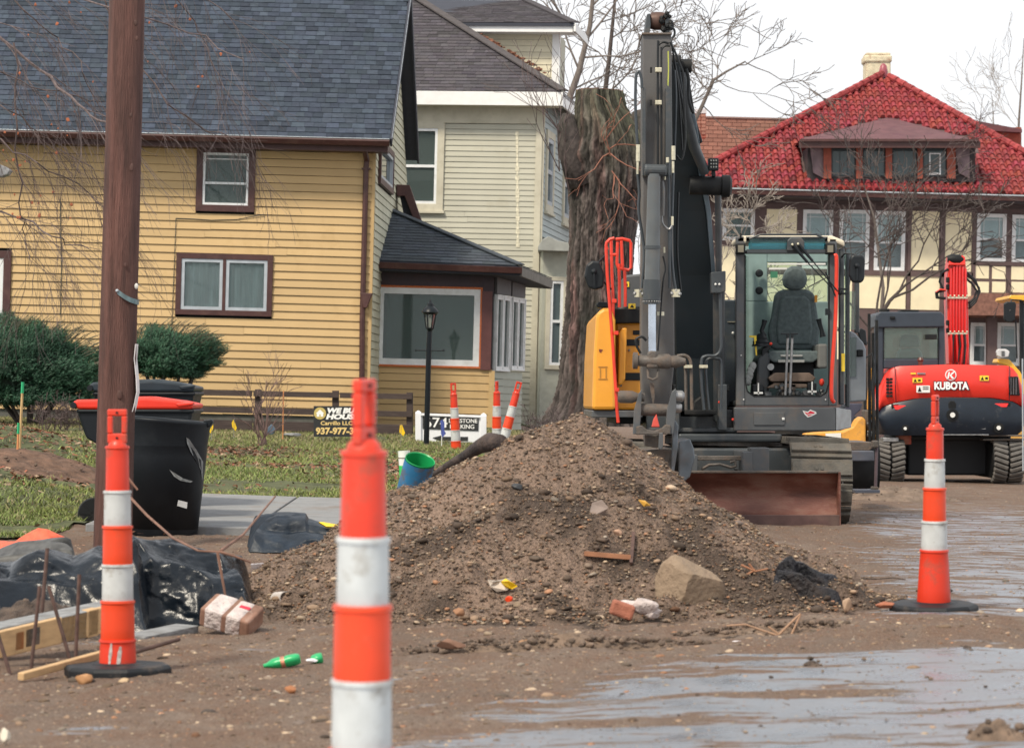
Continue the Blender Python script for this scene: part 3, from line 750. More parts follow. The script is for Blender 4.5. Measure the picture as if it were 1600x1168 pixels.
obj('corner_board', F3.quad(MB(), *F3.rect(763, 579, 772, 668), 0, .03), M_yel, yh)
wo = window(yh, F3, rw, .035, .10, M_rawwood, M_wvinyl, 1, None, None, M_glass, .05)
dr = F3.rect(604, 466, 668, 562); dr2 = F3.rect(670, 466, 745, 562)
for q in (dr, dr2): obj('blind', F3.quad(MB(), *q, -.09, -.07), mat('teal_reflection', (.03, .15, .135), .9, var=.12, scale=3), wo)  # teal panels behind the pane, the glass's teal reflection put into their colour
# oblique right side of the bay
c0 = F3.pt(b1, 0); c1 = W(817, 520, 47.7); c1.z = 0
F4 = Plane(c0, c1-c0); L4 = (c1-c0).length
zt4 = F4.hit(795, 415)[1]; zb4 = F4.hit(795, 581)[1]
M_side2 = mat('grey_green_clapboard_paint', (.36, .385, .33), .65, var=.1, scale=2, objvar=.05)
clapboards(yh, F4, 0, L4, hz0, zb4, .12, [], M_side2)
obj('wall', F4.quad(MB(), 0.1, L4-.1, .2, zt4, -.35, -.3), M_dark, yh)
M_pan = mat('grey_brown_panel', (.10, .095, .10), .6, var=.15)
for i, (x0, x1, ty, by) in enumerate(((772.5, 794.5, 461, 580), (796.5, 817, 465, 579))):
    r = F4.rect(x0, ty, x1, by); window(yh, F4, r, .03, .05, M_wvinyl, M_wvinyl, 2, None, 'drape' if i == 0 else None, M_glass, .05)
    obj('bay_panel', F4.quad(MB(), r[0], r[1], r[3]+.01, zt4, -.02, .03), M_pan, yh, bevel=.004)
# bay roof
Af = W(578, 407, 45.55); Hc = W(814, 416, 45.55); Hr = W(862, 436, 48.3); Ap = W(609, 329, 48.0)
e = Vector((0, 0, .03))
rb = MB(); n1 = (Hc-Af).cross(Ap-Af).normalized()
obj('roof', MB().hexa([Af-UP*.06, Hc-UP*.06, Ap-UP*.02+Vector((.03, .1, -.05)), Ap-UP*.07, Af, Hc, Ap+Vector((.03, 0, -.012)), Ap-UP*.012]), M_navy, yh)
obj('roof', MB().add([Hc-UP*.0, Hr, Ap-UP*.0, Hc-UP*.06, Hr-UP*.06, Ap-UP*.08], [(0, 1, 2), (5, 4, 3), (0, 3, 4, 1), (1, 4, 5, 2), (2, 5, 3, 0)]), M_navy, yh)
def tri_field(parent, A, B, T, ex, w0, w1, m, seed, limit=300, **kw):
    """A-B eave, T the top corner"""
    u = (B-A).normalized(); L = (B-A).length; v = (T-A)-u*(T-A).dot(u); Hh = v.length; v.normalize(); tu = (T-A).dot(u)
    n = u.cross(v); n = n if n.z > 0 else -n
    shingles(parent, A+n*.008, u, v, lambda s: (tu*s/Hh, L+(tu-L)*s/Hh) if s < Hh else None, int(Hh/ex), ex, w0, w1, m, limit=limit, seed=seed, **kw)
tri_field(yh, Af, Hc, Ap, .145, .14, .3, M_shd, 5, 200, tone_sp=.22)
tri_field(yh, Hc, Hr, Ap, .145, .14, .3, M_shd, 6, 100, tone_sp=.22)
obj('hip_cap', beam(MB(), Hc+UP*.03, Ap+UP*.03, .16, .02), M_shd, yh)
gb = MB(); q0 = Af+Vector((0, -.05, -.07)); q1 = Hc+Vector((.02, -.05, -.07))
gb.prism([q1+Vector((0, .05, .05)), q1+Vector((0, -.05, .05)), q1+Vector((0, -.02, -.05)), q1+Vector((0, .05, -.05))], q0-q1)
obj('gutter', gb, M_brown, yh, bevel=.004)
obj('fascia', beam(MB(), Hc-UP*.09, Hr-UP*.09, .04, .14), mat('weathered_fascia', (.16, .15, .13), .7, var=.2), yh)
dd = [Af, Hc, Hr]
obj('soffit', MB().hexa([Af-UP*.15, Hc-UP*.15, Hr-UP*.17, Vector((Af.x, Hr.y, Af.z))-UP*.17, Af-UP*.12, Hc-UP*.12, Hr-UP*.14, Vector((Af.x, Hr.y, Af.z))-UP*.14]), M_navy, yh)
# bay downspout with funnel
fd = MB(); fd.pt([(582, 419, 45.3), (581, 440, 45.4), (576, 458, 45.0), (572, 461, 44.6)], 4, 8)
obj('downspout', fd, M_brown, yh, smooth=True)
obj('leader_head', MB().pp([(562, 457), (582, 458), (573, 481), (568, 481)], 44.35, .12), M_brown, yh, bevel=.01)

# ------------------------------------------------------------------- cream house
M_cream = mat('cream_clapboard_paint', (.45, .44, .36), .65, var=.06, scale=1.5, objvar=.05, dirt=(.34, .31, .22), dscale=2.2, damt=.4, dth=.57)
M_creamb = mat('cream_trim_paint', (.52, .49, .39), .6, var=.08, scale=3, dirt=(.33, .3, .22), dscale=4, damt=.4)
M_creamblue = mat('cream_in_bluish_light', (.37, .42, .42), .65, var=.08, scale=2, objvar=.05)  # side wall of the cream house, its bluish light put into the colour
M_whitef = mat('white_fascia_paint', (.78, .78, .77), .5, var=.05, dirt=(.5, .48, .44), dscale=5, damt=.3, dth=.6)
M_shg = mat('grey_brown_shingle', (.072, .066, .072), .9, tone='tone', spec=.2, var=.12, scale=14, bump=.3, bscale=160)
ya = math.radians(8.5); DC = 53.0
ch = root('cream_house', W(760, 640, DC), 'cream clapboard house with grey hip roof, white fascia and dormer, behind the yellow house', 'house')
G0 = W(843, 400, DC); G1 = Plane(G0, (math.cos(ya), -math.sin(ya), 0))
gl = G1.hit(600, 300)[0]; gzt = G1.hit(740, 193)[1]; gzb = .35
rwin = G1.rect(612, 190, 694, 329)
obj('wall', G1.quad(MB(), gl, -.05, .2, gzt+.4, -.4, -.3), M_dark, ch)
cb = G1.rect(833, 160, 843, 640)
clapboards(ch, G1, gl, cb[0], gzb, gzt, .1035, [rwin], M_cream)
obj('corner_board', G1.quad(MB(), cb[0], 0, gzb, gzt, -.02, .03), M_creamb, ch, bevel=.004)
obj('frieze_board', G1.quad(MB(), gl, 0, gzt, G1.hit(740, 163)[1], -.05, .035), M_creamb, ch, bevel=.004)
window(ch, G1, rwin, .13, .05, M_creamb, M_wvinyl, 1, .50, None, M_glass, .05, sill=.05)
stn = mat('peeled_paint', (.66, .62, .48), .8, var=.25, scale=20)
sp = MB()
for i in range(26):
    y = 205+i*7; w = random.uniform(1.2, 3.2); r = G1.rect(808-w+i*.05, y, 808+w+i*.05, y+6.6); G1.quad(sp, *r, .014, .0185)
obj('paint_streak', sp, stn, ch)
# side wall
G2 = Plane(G1.pt(0, 0), (math.sin(ya), math.cos(ya), 0)); Ls = 7.0
zs = [G2.hit(868, 172)[1], G2.hit(868, 384)[1]]
sw1 = G2.rect(851, 205, 863, 333); sw2 = G2.rect(878, 226, 889, 352)
clapboards(ch, G2, 0.10, Ls, zs[1]+.05, zs[0]+.35, .115, [sw1, sw2], M_creamblue)
obj('corner_board', G2.quad(MB(), 0, .10, gzb, zs[0]+.3, -.02, .03), M_creamb, ch)
obj('wall', G2.quad(MB(), .05, Ls, .2, zs[0]+.3, -.3, -.02), mat('side_wall_paint', (.38, .39, .36), .7), ch)
for r in (sw1, sw2): window(ch, G2, r, .14, .08, M_creamb, M_alum, 1, .5, None, M_glassd, .05, sill=.05)
# ledge roof and lower bay
lb = MB(); lb.pp([(841, 384), (848, 374), (857, 369), (872, 376), (897, 381), (897, 393), (841, 391)], 52.3, 2.2)
obj('ledge_roof', lb, mat('grey_ledge', (.30, .31, .29), .7, var=.15), ch, bevel=.01)
G5 = Plane(W(843, 500, 52.6), (math.cos(.25), math.sin(.25), 0))
lw = G5.rect(852, 432, 885, 577)
q = G5.rect(846, 392, 905, 650)
obj('bay_wall', G5.quad(G5.quad(G5.quad(G5.quad(MB(), q[0], lw[0], .2, q[3], -.2, 0), lw[1], q[1], .2, q[3], -.2, 0), lw[0], lw[1], .2, lw[2], -.2, 0), lw[0], lw[1], lw[3], q[3], -.2, 0), mat('greenish_wall_paint', (.38, .39, .33), .7, var=.1), ch)
window(ch, G5, lw, .08, .05, M_creamb, M_wvinyl, 1, .52, None, M_glassd, .05)
obj('bay_wall', G5.quad(MB(), lw[0], lw[1], lw[2], lw[3], -.7, -.6), M_dark, ch)  # dark sheet behind the window, room shade in its colour
# roof: front slope (triangle cut by the hip)
Ee = G1.pt(.42, G1.hit(887, 149)[1]+.02, .38); El = G1.pt(gl-1.2, Ee.z, .38)
hipT = W(640, -8, 57.2)
rdir = (El-Ee)
obj('roof', MB().add([El, Ee, hipT, El-UP*.08, Ee-UP*.08, hipT-UP*.1], [(0, 1, 2), (5, 4, 3), (0, 3, 4, 1), (1, 4, 5, 2), (2, 5, 3, 0)]), M_navy, ch)
# extend to the left with a vertical apex over El
tri_field(ch, El, Ee, hipT, .15, .13, .28, M_shg, 8, 300, tone_sp=.2)
obj('hip_cap', beam(MB(), Ee+UP*.03, hipT+UP*.04, .24, .025), mat('hip_cap_shingle', (.072, .062, .062), .9, var=.25, scale=12), ch)
Er = G2.pt(Ls, Ee.z, .42); backT = W(700, -60, 62)
obj('roof', MB().add([Ee, Er, hipT, Ee-UP*.08, Er-UP*.08, hipT-UP*.1], [(0, 1, 2), (5, 4, 3), (0, 3, 4, 1), (1, 4, 5, 2), (2, 5, 3, 0)]), M_shg, ch)
zf0 = G1.hit(760, 167)[1]-.01; zf1 = G1.hit(760, 149)[1]
obj('fascia', G1.quad(MB(), gl-1, .42, zf0, Ee.z-.005, .36, .40), M_whitef, ch, bevel=.004)
obj('fascia', G2.quad(MB(), -.38, Ls, zf0, Ee.z-.005, .38, .42), M_whitef, ch)
obj('soffit', G1.quad(MB(), gl-1, .40, zf0, zf0+.02, -.05, .36), M_creamb, ch)
# dormer
DD = 56.0
G6 = Plane(W(868, 100, DD), (math.cos(ya), -math.sin(ya), 0))
dz0 = G6.hit(800, 150)[1]; dz1 = G6.hit(800, 54)[1]; dl = G6.hit(728, 60)[0]
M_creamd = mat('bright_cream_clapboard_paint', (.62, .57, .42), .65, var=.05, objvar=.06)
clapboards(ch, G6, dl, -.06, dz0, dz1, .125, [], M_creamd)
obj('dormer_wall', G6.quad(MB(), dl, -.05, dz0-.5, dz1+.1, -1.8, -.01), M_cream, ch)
obj('corner_board', G6.quad(MB(), -.07, .08, dz0-.4, dz1, -.1, .03), M_whitef, ch)
dfz0 = G6.hit(800, 54)[1]; dfz1 = G6.hit(800, 42)[1]
obj('fascia', G6.quad(MB(), dl-.02, .38, dfz0, dfz1, -.1, .38), M_whitef, ch, bevel=.006)
De = G6.pt(.42, dfz1+.02, .42); Dl = G6.pt(dl-1.6, dfz1+.02, .42); DT = W(822, 2, 58.2)
DTl = Vector((W(560, 2, 58.2).x, 58.2, DT.z))
obj('roof', MB().add([Dl, De, DT, DTl, Dl-UP*.06, De-UP*.06, DT-UP*.08, DTl-UP*.08], [(0, 1, 2, 3), (7, 6, 5, 4), (0, 4, 5, 1), (1, 5, 6, 2), (2, 6, 7, 3), (3, 7, 4, 0)]), M_navy, ch)
uD = (De-Dl).normalized(); vD = ((DT-De)-uD*(DT-De).dot(uD)); HD = vD.length; tu = (DT-Dl).dot(uD); LD = (De-Dl).length
shingles(ch, Dl+UP*.01, uD, vD, lambda s: (0.6, LD+(tu-LD)*s/HD) if s < HD else None, int(HD/.15)+1, .15, .13, .28, M_shg, limit=0, seed=12, tone_sp=.2, stuffname='dormer_shingle_field')
obj('hip_cap', beam(MB(), De+UP*.02, DT+UP*.03, .2, .025), M_shg, ch)
obj('fascia', beam(MB(), De-UP*.08+Vector((0, 0, 0)), G6.pt(.42, dfz1+.02, -1.6)-UP*.08, .04, .16), M_whitef, ch)
# leaf clutter in the dormer valley
lm = MB()
for i in range(70):
    t = random.random(); p = W(752+t*100, 58+t*58+random.uniform(-5, 1), 55.2); lm.ico(p, random.uniform(.02, .05), 1, .4, (1.4, 1, .6), seed=i)
tagit(obj('leaf_litter', lm, mat('old_leaves', (.17, .07, .04), .9, var=.4), None, loc=W(800, 90, 55.2)), 'strip of dead brown leaves caught against the cream dormer wall', 'leaves', kind='stuff')
# =================================================================== red tiled building
M_tile = mat('red_clay_tile', (.25, .040, .041), .65, tone='tone', var=.4, scale=7, spec=.25, dirt=(.14, .028, .03), dscale=2.2, damt=.7, dth=.52)
M_brownw = mat('half_timber_paint', (.105, .068, .066), .65, var=.15, scale=4)
M_stucco = mat('cream_stucco', (.80, .72, .50), .85, var=.06, scale=3, bump=.2)
M_metalroof = mat('faded_red_sheet_roof', (.125, .055, .06), .6, spec=.2, var=.2, scale=3, dirt=(.10, .05, .07), dscale=2, damt=.5)
M_redwood = mat('rust_red_post_paint', (.27, .062, .035), .7, var=.2, scale=8)
DR = 80.0
rbd = root('red_roofed_building', W(1400, 640, DR), 'half timbered cream building with a red clay tile hip roof and sheet metal dormer', 'building')
R1 = Plane(W(1380, 400, DR), (1, 0, 0))
A_ = W(1052, 291, DR-1.0); B_ = W(1716, 308, DR-1.0); B_.z = A_.z; T_ = W(1380, 119, DR+5.5)
obj('roof', MB().add([A_, B_, T_, A_-UP*.1, B_-UP*.1, T_-UP*.12], [(0, 1, 2), (5, 4, 3), (0, 3, 4, 1), (1, 4, 5, 2), (2, 5, 3, 0)]), M_brownw, rbd)
bk = Vector((0, 13, 0))
for (a, b) in ((A_, A_+bk), (B_, B_+bk)):
    obj('roof', MB().add([a, b, T_, a-UP*.1, b-UP*.1, T_-UP*.12], [(0, 1, 2), (5, 4, 3), (0, 3, 4, 1), (1, 4, 5, 2), (2, 5, 3, 0)]), mat('side_slope_tiles', (.38, .05, .05), .6), rbd)
uT = (B_-A_).normalized(); vT = (T_-A_)-uT*(T_-A_).dot(uT); HT = vT.length; vT.normalize(); tuT = (T_-A_).dot(uT); nT = uT.cross(vT)
EXT, WT = .335, .208
# dormer geometry first: tiles are left out under it
dz0p = W(1250, 231, DR-.4)
def in_dormer(p):
    x, y = proj(p)
    if 1286 < x < 1494 and 219 < y < 281: return True
    top = 183+abs(x-1389)*.255
    return 1258 < x < 1528 and y > top+2 and y < 272
tl = []; rd = random.Random(4)
def tile(b, o, col, wd=WT, ln=EXT*1.15, r=.075):
    vs = []; fs = []; N_ = 6
    for k, (s, rr_, lf) in enumerate(((0, r, .05), (ln, r*.82, .018))):
        for i in range(N_+1):
            a = math.pi*i/N_; vs.append(o+uT*(wd/2-math.cos(a)*rr_)+vT*s+nT*(math.sin(a)*rr_+lf))
    for i in range(N_): fs.append((i, i+1, i+N_+2, i+N_+1))
    # end cap of the cover and the pan beside it
    c = len(vs); vs.append(o+uT*(wd/2)+nT*.0); fs += [(i+1, i, c) for i in range(N_)]
    q = len(vs); vs += [o-uT*(.5*wd-r)+nT*.022, o+uT*(wd/2-r*.8)+nT*.022, o+uT*(wd/2-r*.8)+vT*ln+nT*.004, o-uT*(.5*wd-r)+vT*ln+nT*.004]
    fs.append((q, q+1, q+2, q+3))
    return b.add(vs, fs, col)
nrow = int(HT/EXT)+1
for i in range(nrow):
    s = i*EXT; a = tuT*s/HT; b = (B_-A_).length; b = b+(tuT-b)*s/HT; j0 = math.ceil(a/WT)
    for j in range(j0, int(b/WT)):
        o = A_+uT*(j*WT)+vT*s; c = proj(o+uT*.1+vT*.17)
        if in_dormer(o+uT*.1+vT*.17): continue
        t = rd.uniform(.88, 1.1); dk = 1 if rd.random() > .05 else .45
        col = (t*dk, t*dk*rd.uniform(.85, 1.25), t*dk*rd.uniform(.85, 1.3))
        tl.append((0 if (1120 < c[0] < 1605) else 1, o, col))
vis = [q for q in tl if not q[0]]; rest = vis[300:]+[q for q in tl if q[0]]
for _, o, col in vis[:300]: obj('roof_tile', tile(MB(), o, col), M_tile, rbd, smooth=True)
mb = MB()
for _, o, col in rest: tile(mb, o, col)
obj('roof_tile_field', mb, M_tile, rbd, smooth=True, kind='stuff')
# hip caps: overlapping half round ridge tiles
for (E0, nm) in ((A_, 0), (B_, 1)):
    L = (T_-E0).length; n = int(L/.36); d = (T_-E0).normalized()
    for k in range(n):
        p = E0+d*(k*.36)+nT*.08+UP*.03; q = p+d*.40
        if not (1100 < proj(p)[0] < 1620): continue
        obj('ridge_tile', MB().tube([p, q], [.115, .09], 8, col=(rd.uniform(.95, 1.3),)*3), M_tile, rbd, smooth=True)
obj('finial', MB().lathe([(.13, -.1), (.14, .08), (.12, .16), (.10, .26), (.05, .32), (.01, .34)], 14, T_+UP*.05), mat('finial_glaze', (.30, .07, .09), .4), rbd, smooth=True)
# gutter, eave
g = MB(); p0, p1 = A_+Vector((0, -.08, -.12)), B_+Vector((0, -.08, -.12))
obj('gutter', g.prism([p1+Vector((0, .08, .08)), p1+Vector((0, -.07, .08)), p1+Vector((0, -.05, -.06)), p1+Vector((0, .08, -.06))], p0-p1), M_brown, rbd)
obj('gutter_lip', MB().tube([p0+Vector((0, -.075, .085)), p1+Vector((0, -.075, .085))], .022, 6), M_alum, rbd)
zt = A_.z-.2; aw0 = R1.hit(1075, 400)[0]; aw1 = R1.hit(1700, 400)[0]
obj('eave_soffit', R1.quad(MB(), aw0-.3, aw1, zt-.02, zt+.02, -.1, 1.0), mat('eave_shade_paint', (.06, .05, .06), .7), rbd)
# windows/panels in pixels
wins = [(1129, 326, 1179, 376), (1254, 328, 1301, 421), (1311, 328, 1358, 421), (1366, 330, 1414, 423), (1526, 334, 1572, 409), (1581, 336, 1628, 411), (1516, 504, 1544, 570), (1558, 504, 1594, 571), (1150, 500, 1190, 560)]
pans = [(1198, 327, 1245, 366), (1198, 376, 1245, 420), (1422, 330, 1467, 422), (1475, 331, 1518, 424), (1128, 385, 1150, 430), (1340, 430, 1415, 482), (1423, 431, 1469, 484), (1476, 432, 1517, 486),
        (1523, 415, 1545, 435), (1550, 416, 1571, 436), (1580, 416, 1600, 437), (1523, 440, 1545, 457), (1550, 440, 1571, 457), (1580, 440, 1600, 457), (1127, 430, 1150, 560), (1198, 430, 1330, 560)]
holes = [R1.rect(*w) for w in wins]
zb = -.2
# wall of bricks behind: solid with window openings, cut into vertical strips
xs_ = sorted(set([aw0, aw1]+[h for r in holes for h in r[:2]]))
mb = MB()
for a, b in zip(xs_[:-1], xs_[1:]):
    cuts = sorted([(r[2], r[3]) for r in holes if r[0] < (a+b)/2 < r[1]]); z = zb
    for c0_, c1_ in cuts:
        if c0_ > z: R1.quad(mb, a, b, z, c0_, -.25, 0)
        z = c1_
    R1.quad(mb, a, b, z, zt, -.25, 0)
obj('wall', mb, M_brownw, rbd)
obj('wall', R1.quad(MB(), aw0, aw1, zb, zt, -.40, -.30), mat('hazy_room', (.42, .48, .50), .9), rbd)
for k, (w, r) in enumerate(zip(wins, holes)):
    dark = k in (0, 8)
    window(rbd, R1, r, .05, .055, M_wvinyl, M_wvinyl, 1, .47, None if dark else 'blind', M_glass if dark else M_glassc, .04, munt=((.2, .8), (.82,)) if not dark else None)
for p in pans: obj('stucco_panel', R1.quad(MB(), *R1.rect(*p), -.01, .018), M_stucco, rbd)
for (x0, y0, x1, y1) in ((1120, 321, 1640, 327), (1195, 422, 1520, 430), (1520, 409, 1640, 415), (1417, 330, 1422, 560), (1468, 330, 1475, 560), (1518, 330, 1524, 500)):
    obj('timber', R1.quad(MB(), *R1.rect(x0, y0, x1, y1), 0, .05), M_brownw, rbd)
# porch roof at lower right and the ledge below it
pr = MB(); pr.pp([(1513, 492), (1516, 468), (1535, 458), (1650, 458), (1650, 494)], DR-2.2, 2.2)
obj('porch_roof', pr, mat('brown_porch_shingles', (.20, .095, .07), .85, var=.35, scale=10, bump=.5), rbd)
obj('porch_post', MB().pr(1543, 494, 1558, 640, DR-1.6, .3), M_brownw, rbd)
# dormer
df = DR-1.1
drm = MB(); drm.pr(1262, 230, 1524, 284, df+.5, 2.0); obj('dormer_wall', drm, mat('dark_dormer_wall', (.035, .03, .032), .8, var=.4, scale=4, dirt=(.16, .06, .045), dscale=2.5, damt=.6), rbd)  # near-black wall with red-brown mottling
for (x0, x1) in ((1287, 1299), (1338, 1348), (1384, 1394), (1434, 1442), (1480, 1493)):
    obj('dormer_post', MB().pr(x0, 231, x1, 279, df+.35, .14), M_redwood, rbd)
for (x0, x1) in ((1299, 1338), (1348, 1384), (1394, 1434), (1442, 1480)):
    w = obj('dormer_window', MB().pr(x0, 232, x1, 276, df+.46, .03), mat('dark_pane_frame', (.03, .04, .045), .5), rbd)
    n = 3 if x0 < 1390 else 1
    for i in range(n):
        a = x0+2+(x1-x0-4)*i/n; b = x0+2+(x1-x0-4)*(i+1)/n-1; obj('pane', MB().pr(a, 236, b, 274, df+.44, .01), M_glassd, w)
    if x0 == 1442:
        fr = MB(); fr.pr(1452, 239, 1470, 241, df+.40, .03); fr.pr(1452, 270, 1470, 273, df+.40, .03); fr.pr(1452, 241, 1454, 270, df+.40, .03); fr.pr(1468, 241, 1470, 270, df+.40, .03)
        obj('casement_frame', fr, M_wvinyl, w)
for x in (1280, 1507): obj('dormer_side', MB().pp([(x-14, 232), (x+8, 232), (x+8, 279), (x-9, 270)], df+.42, .05), mat('mottled_panel', (.16, .11, .12), .6, var=.5, scale=3), rbd)  # unevenly mottled grey-brown
obj('dormer_fascia', MB().pr(1249, 221, 1532, 231, df-.1, .12), M_brown, rbd)
obj('dormer_gutter', MB().pr(1251, 217, 1530, 221, df-.18, .1), M_brown, rbd)
a, b, t = W(1251, 217, df-.15), W(1532, 221, df-.15), W(1389, 183, DR+3.1)
l2, r2_ = a+Vector((.1, 3.6, .02)), b+Vector((-.1, 3.6, .02))
obj('dormer_roof', MB().add([a, b, t, l2, r2_], [(0, 1, 2), (3, 0, 2), (1, 4, 2), (0, 3, 4, 1)]), M_metalroof, rbd)
obj('sill_tiles', MB().tube([W(1281, 280, DR+.35), W(1400, 281, DR+.35), W(1493, 283, DR+.35)], .075, 8, col=(1.15, 1.1, 1)), M_tile, rbd, smooth=True)
# chimney
M_chim = mat('flaking_white_brick', (.62, .56, .40), .9, var=.2, scale=10, dirt=(.26, .15, .10), dscale=5, damt=.9, dth=.52, bump=.6, bscale=30)
cx = MB(); cx.pr(1353, 96, 1392, 150, DR+8, .8); cx.pr(1351, 86, 1394, 97, DR+7.95, .9); cx.pr(1353, 82, 1392, 87, DR+8.0, .8)
obj('chimney', cx, M_chim, rbd, bevel=.05)
# rear wing at the right with a low hip
rw_ = MB(); rw_.pr(1543, 199, 1596, 234, DR+9, 3); obj('rear_wing_wall', rw_, M_redwood, rbd)
rr2 = MB(); rr2.pp([(1500, 190), (1517, 187), (1597, 202), (1597, 207), (1545, 204), (1520, 206)], DR+8.6, 3.5); obj('rear_wing_roof', rr2, M_metalroof, rbd)

# brown brick building behind, its courses built as brick rows
M_brick = mat('brown_brick', (.30, .155, .115), .85, tone='tone', var=.15, scale=30)
bb = root('brick_building', W(1170, 300, 90), 'brown brick building with a flat top, half hidden behind the red tile roof', 'building')
P_ = Plane(W(1098, 184, 90), (1, .0, 0)); w1 = P_.hit(1262, 184)[0]; ztp = P_.hit(1100, 184)[1]; zbt = P_.hit(1100, 300)[1]
obj('wall', P_.quad(MB(), -.1, w1, 0, ztp, -3, -.02), mat('brick_mortar', (.20, .12, .10), .9), bb)
obj('coping', P_.quad(MB(), -.15, w1+.1, ztp, ztp+.05, -.4, .05), mat('coping_stone', (.25, .17, .15), .8), bb)
L = []; z = ztp-.125; k = 0
while z > zbt:
    x = -.1-(.15 if k % 2 else 0)
    while x < w1:
        x0 = max(x, -.1); x1 = min(x+.285, w1)
        if x1-x0 > .05: L.append((x0, x1, z))
        x += .30
    z -= .128; k += 1
for i, (x0, x1, z) in enumerate(L[:300]):
    t = rd.uniform(.75, 1.2); obj('brick', P_.quad(MB(), x0, x1, z, z+.112, -.02, .01, (t, t, t)), M_brick, bb)
mb = MB()
for (x0, x1, z) in L[300:]:
    t = rd.uniform(.75, 1.2); P_.quad(mb, x0, x1, z, z+.112, -.02, .01, (t, t, t))
if L[300:]: obj('brick_field', mb, M_brick, bb, kind='stuff')
cc = root('brick_chimney', W(1095, 200, 88), 'small red brick chimney stub with a pale cap above the brown brick building', 'chimney')
obj('stack', MB().pr(1087, 177, 1103, 215, 88, .4), mat('red_brick', (.28, .10, .07), .9, var=.35, scale=14), cc)
obj('cap', MB().pr(1086, 170, 1104, 177, 87.95, .5), mat('pale_cap', (.55, .58, .60), .7), cc)
for i in range(6):
    for j in range(2): obj('brick', MB().pr(1087.5+j*8+(i % 2)*1.0, 178+i*5.5, 1094.5+j*8, 182.5+i*5.5, 87.97, .04, (rd.uniform(.8, 1.2),)*3), M_brick, cc)

# =================================================================== trees
M_bark = mat('grey_bark', (.16, .135, .12), .9, var=.3, scale=20, stretch=(1, 1, .3), bump=.5)
M_barkd = mat('dark_bark', (.075, .06, .055), .9, var=.3, scale=20)
M_twigr = mat('reddish_twig', (.095, .068, .066), .85, var=.35)
M_twigp = mat('pale_twig', (.27, .235, .205), .85, var=.2)
def grow(b, p, d, L, r, depth, rd, spread=.55, droop=0., kids=3, seg=4, minr=.003, wig=.16, n0=6, shrink=.68, tips=None):
    pts = [p.copy()]; rs = [r]; q = p.copy(); d = d.normalized()
    for i in range(seg):
        d = (d+Vector((rd.gauss(0, wig), rd.gauss(0, wig), rd.gauss(0, wig)-droop))).normalized(); q = q+d*(L/seg)
        pts.append(q.copy()); rs.append(max(minr, r*(1-(.45 if depth else .8)*(i+1)/seg)))
    b.tube(pts, rs, max(3, n0 if depth > 2 else 4 if depth > 0 else 3), cap=False)
    if depth == 0:
        if tips is not None: tips.append(q.copy())
        return
    for k in range(kids):
        i = rd.randint(1, seg) if k else seg
        base = pts[i]; dd = (pts[i]-pts[i-1]).normalized(); u, w = tri_basis(dd); a = rd.uniform(0, 2*math.pi)
        nd = (dd*math.cos(spread)+(u*math.cos(a)+w*math.sin(a))*math.sin(spread*rd.uniform(.6, 1.3))).normalized()
        grow(b, base, nd, L*shrink*rd.uniform(.75, 1.15), rs[i]*.72, depth-1, rd, spread, droop, kids, seg, minr, wig, n0, shrink, tips)
def bare_tree(name, pts, r0, label, m, mt, branches, seed, D, group=None, **kw):
    """pts: trunk path in pixels; branches: (px,py,dx,dy,length m,radius,depth)"""
    rd = random.Random(seed); rt = root(name, W(pts[0][0], pts[0][1], D), label, 'tree', group)
    b = MB(); n = len(pts); b.tube([W(x, y, D+(pts[i][2] if len(pts[i]) > 2 else 0)) for i, (x, y) in enumerate([p[:2] for p in pts])], [.75*r0*(1-.75*i/(n-1)) for i in range(n)], 10, cap=False)
    obj('trunk', b, m, rt, smooth=True)
    for br in branches:
        x, y, dx, dy, L, r, dep = br[:7]; b = MB(); d = Vector((dx, rd.uniform(-.5, .5), -dy))
        grow(b, W(x, y, D), d, L, r*.52, dep, rd, **kw); obj('branch', b, mt, rt)
    return rt
bare_tree('background_tree', [(868, 640), (872, 400), (880, 180), (905, 110), (922, 40), (930, -40), (936, -140)], .16, 'tall bare grey tree rising behind the cream house with forked leafless crown', M_bark, M_bark,
          [(886, 40, -.3, -1, 2.2, .06, 4), (905, 110, -.5, -.9, 2.0, .06, 4), (918, 60, .8, -.6, 2.0, .06, 4), (912, 90, 1, -.3, 1.9, .05, 4), (895, 140, 1, -.1, 1.8, .05, 4), (925, 10, .5, -1, 1.6, .05, 4),
           (890, 160, .6, .1, 1.6, .05, 4), (893, 150, -.6, -.6, 1.2, .03, 4), (880, 180, .4, -.9, 2.0, .05, 4)], 3, 68, minr=.009, spread=.6, wig=.2)
bare_tree('background_tree', [(938, 300), (940, 190), (952, 90), (960, 10), (966, -80)], .12, 'bare tree with thin dark trunk between the tree stump and the raised digger arm', M_barkd, M_bark,
          [(945, 150, .9, -.5, 1.8, .05, 4), (941, 180, 1, .0, 1.6, .05, 4), (950, 100, -.4, -1, 1.5, .04, 4), (943, 160, .7, -.8, 1.6, .04, 4), (955, 60, .8, -.5, 1.2, .04, 4)], 5, 70, minr=.009, spread=.6, wig=.2)
bare_tree('background_tree', [(1060, 300), (1070, 220), (1096, 168), (1115, 125), (1135, 112), (1165, 96)], .10, 'bare tree spreading to the right from behind the digger boom against the white sky', M_bark, M_bark,
          [(1150, 102, 1, -.05, 1.0, .035, 3), (1165, 98, 1, .25, 1.3, .03, 3), (1118, 123, 1, .75, 1.4, .03, 3), (1108, 140, .1, -1, 1.3, .03, 3), (1120, 122, .1, -1, 1.1, .03, 3), (1098, 165, .5, .3, 1.0, .03, 3), (1085, 190, -.4, -1, 1.6, .03, 4), (1106, 140, -.8, -.6, 1.0, .03, 3)], 8, 72, minr=.009, spread=.5, wig=.16)
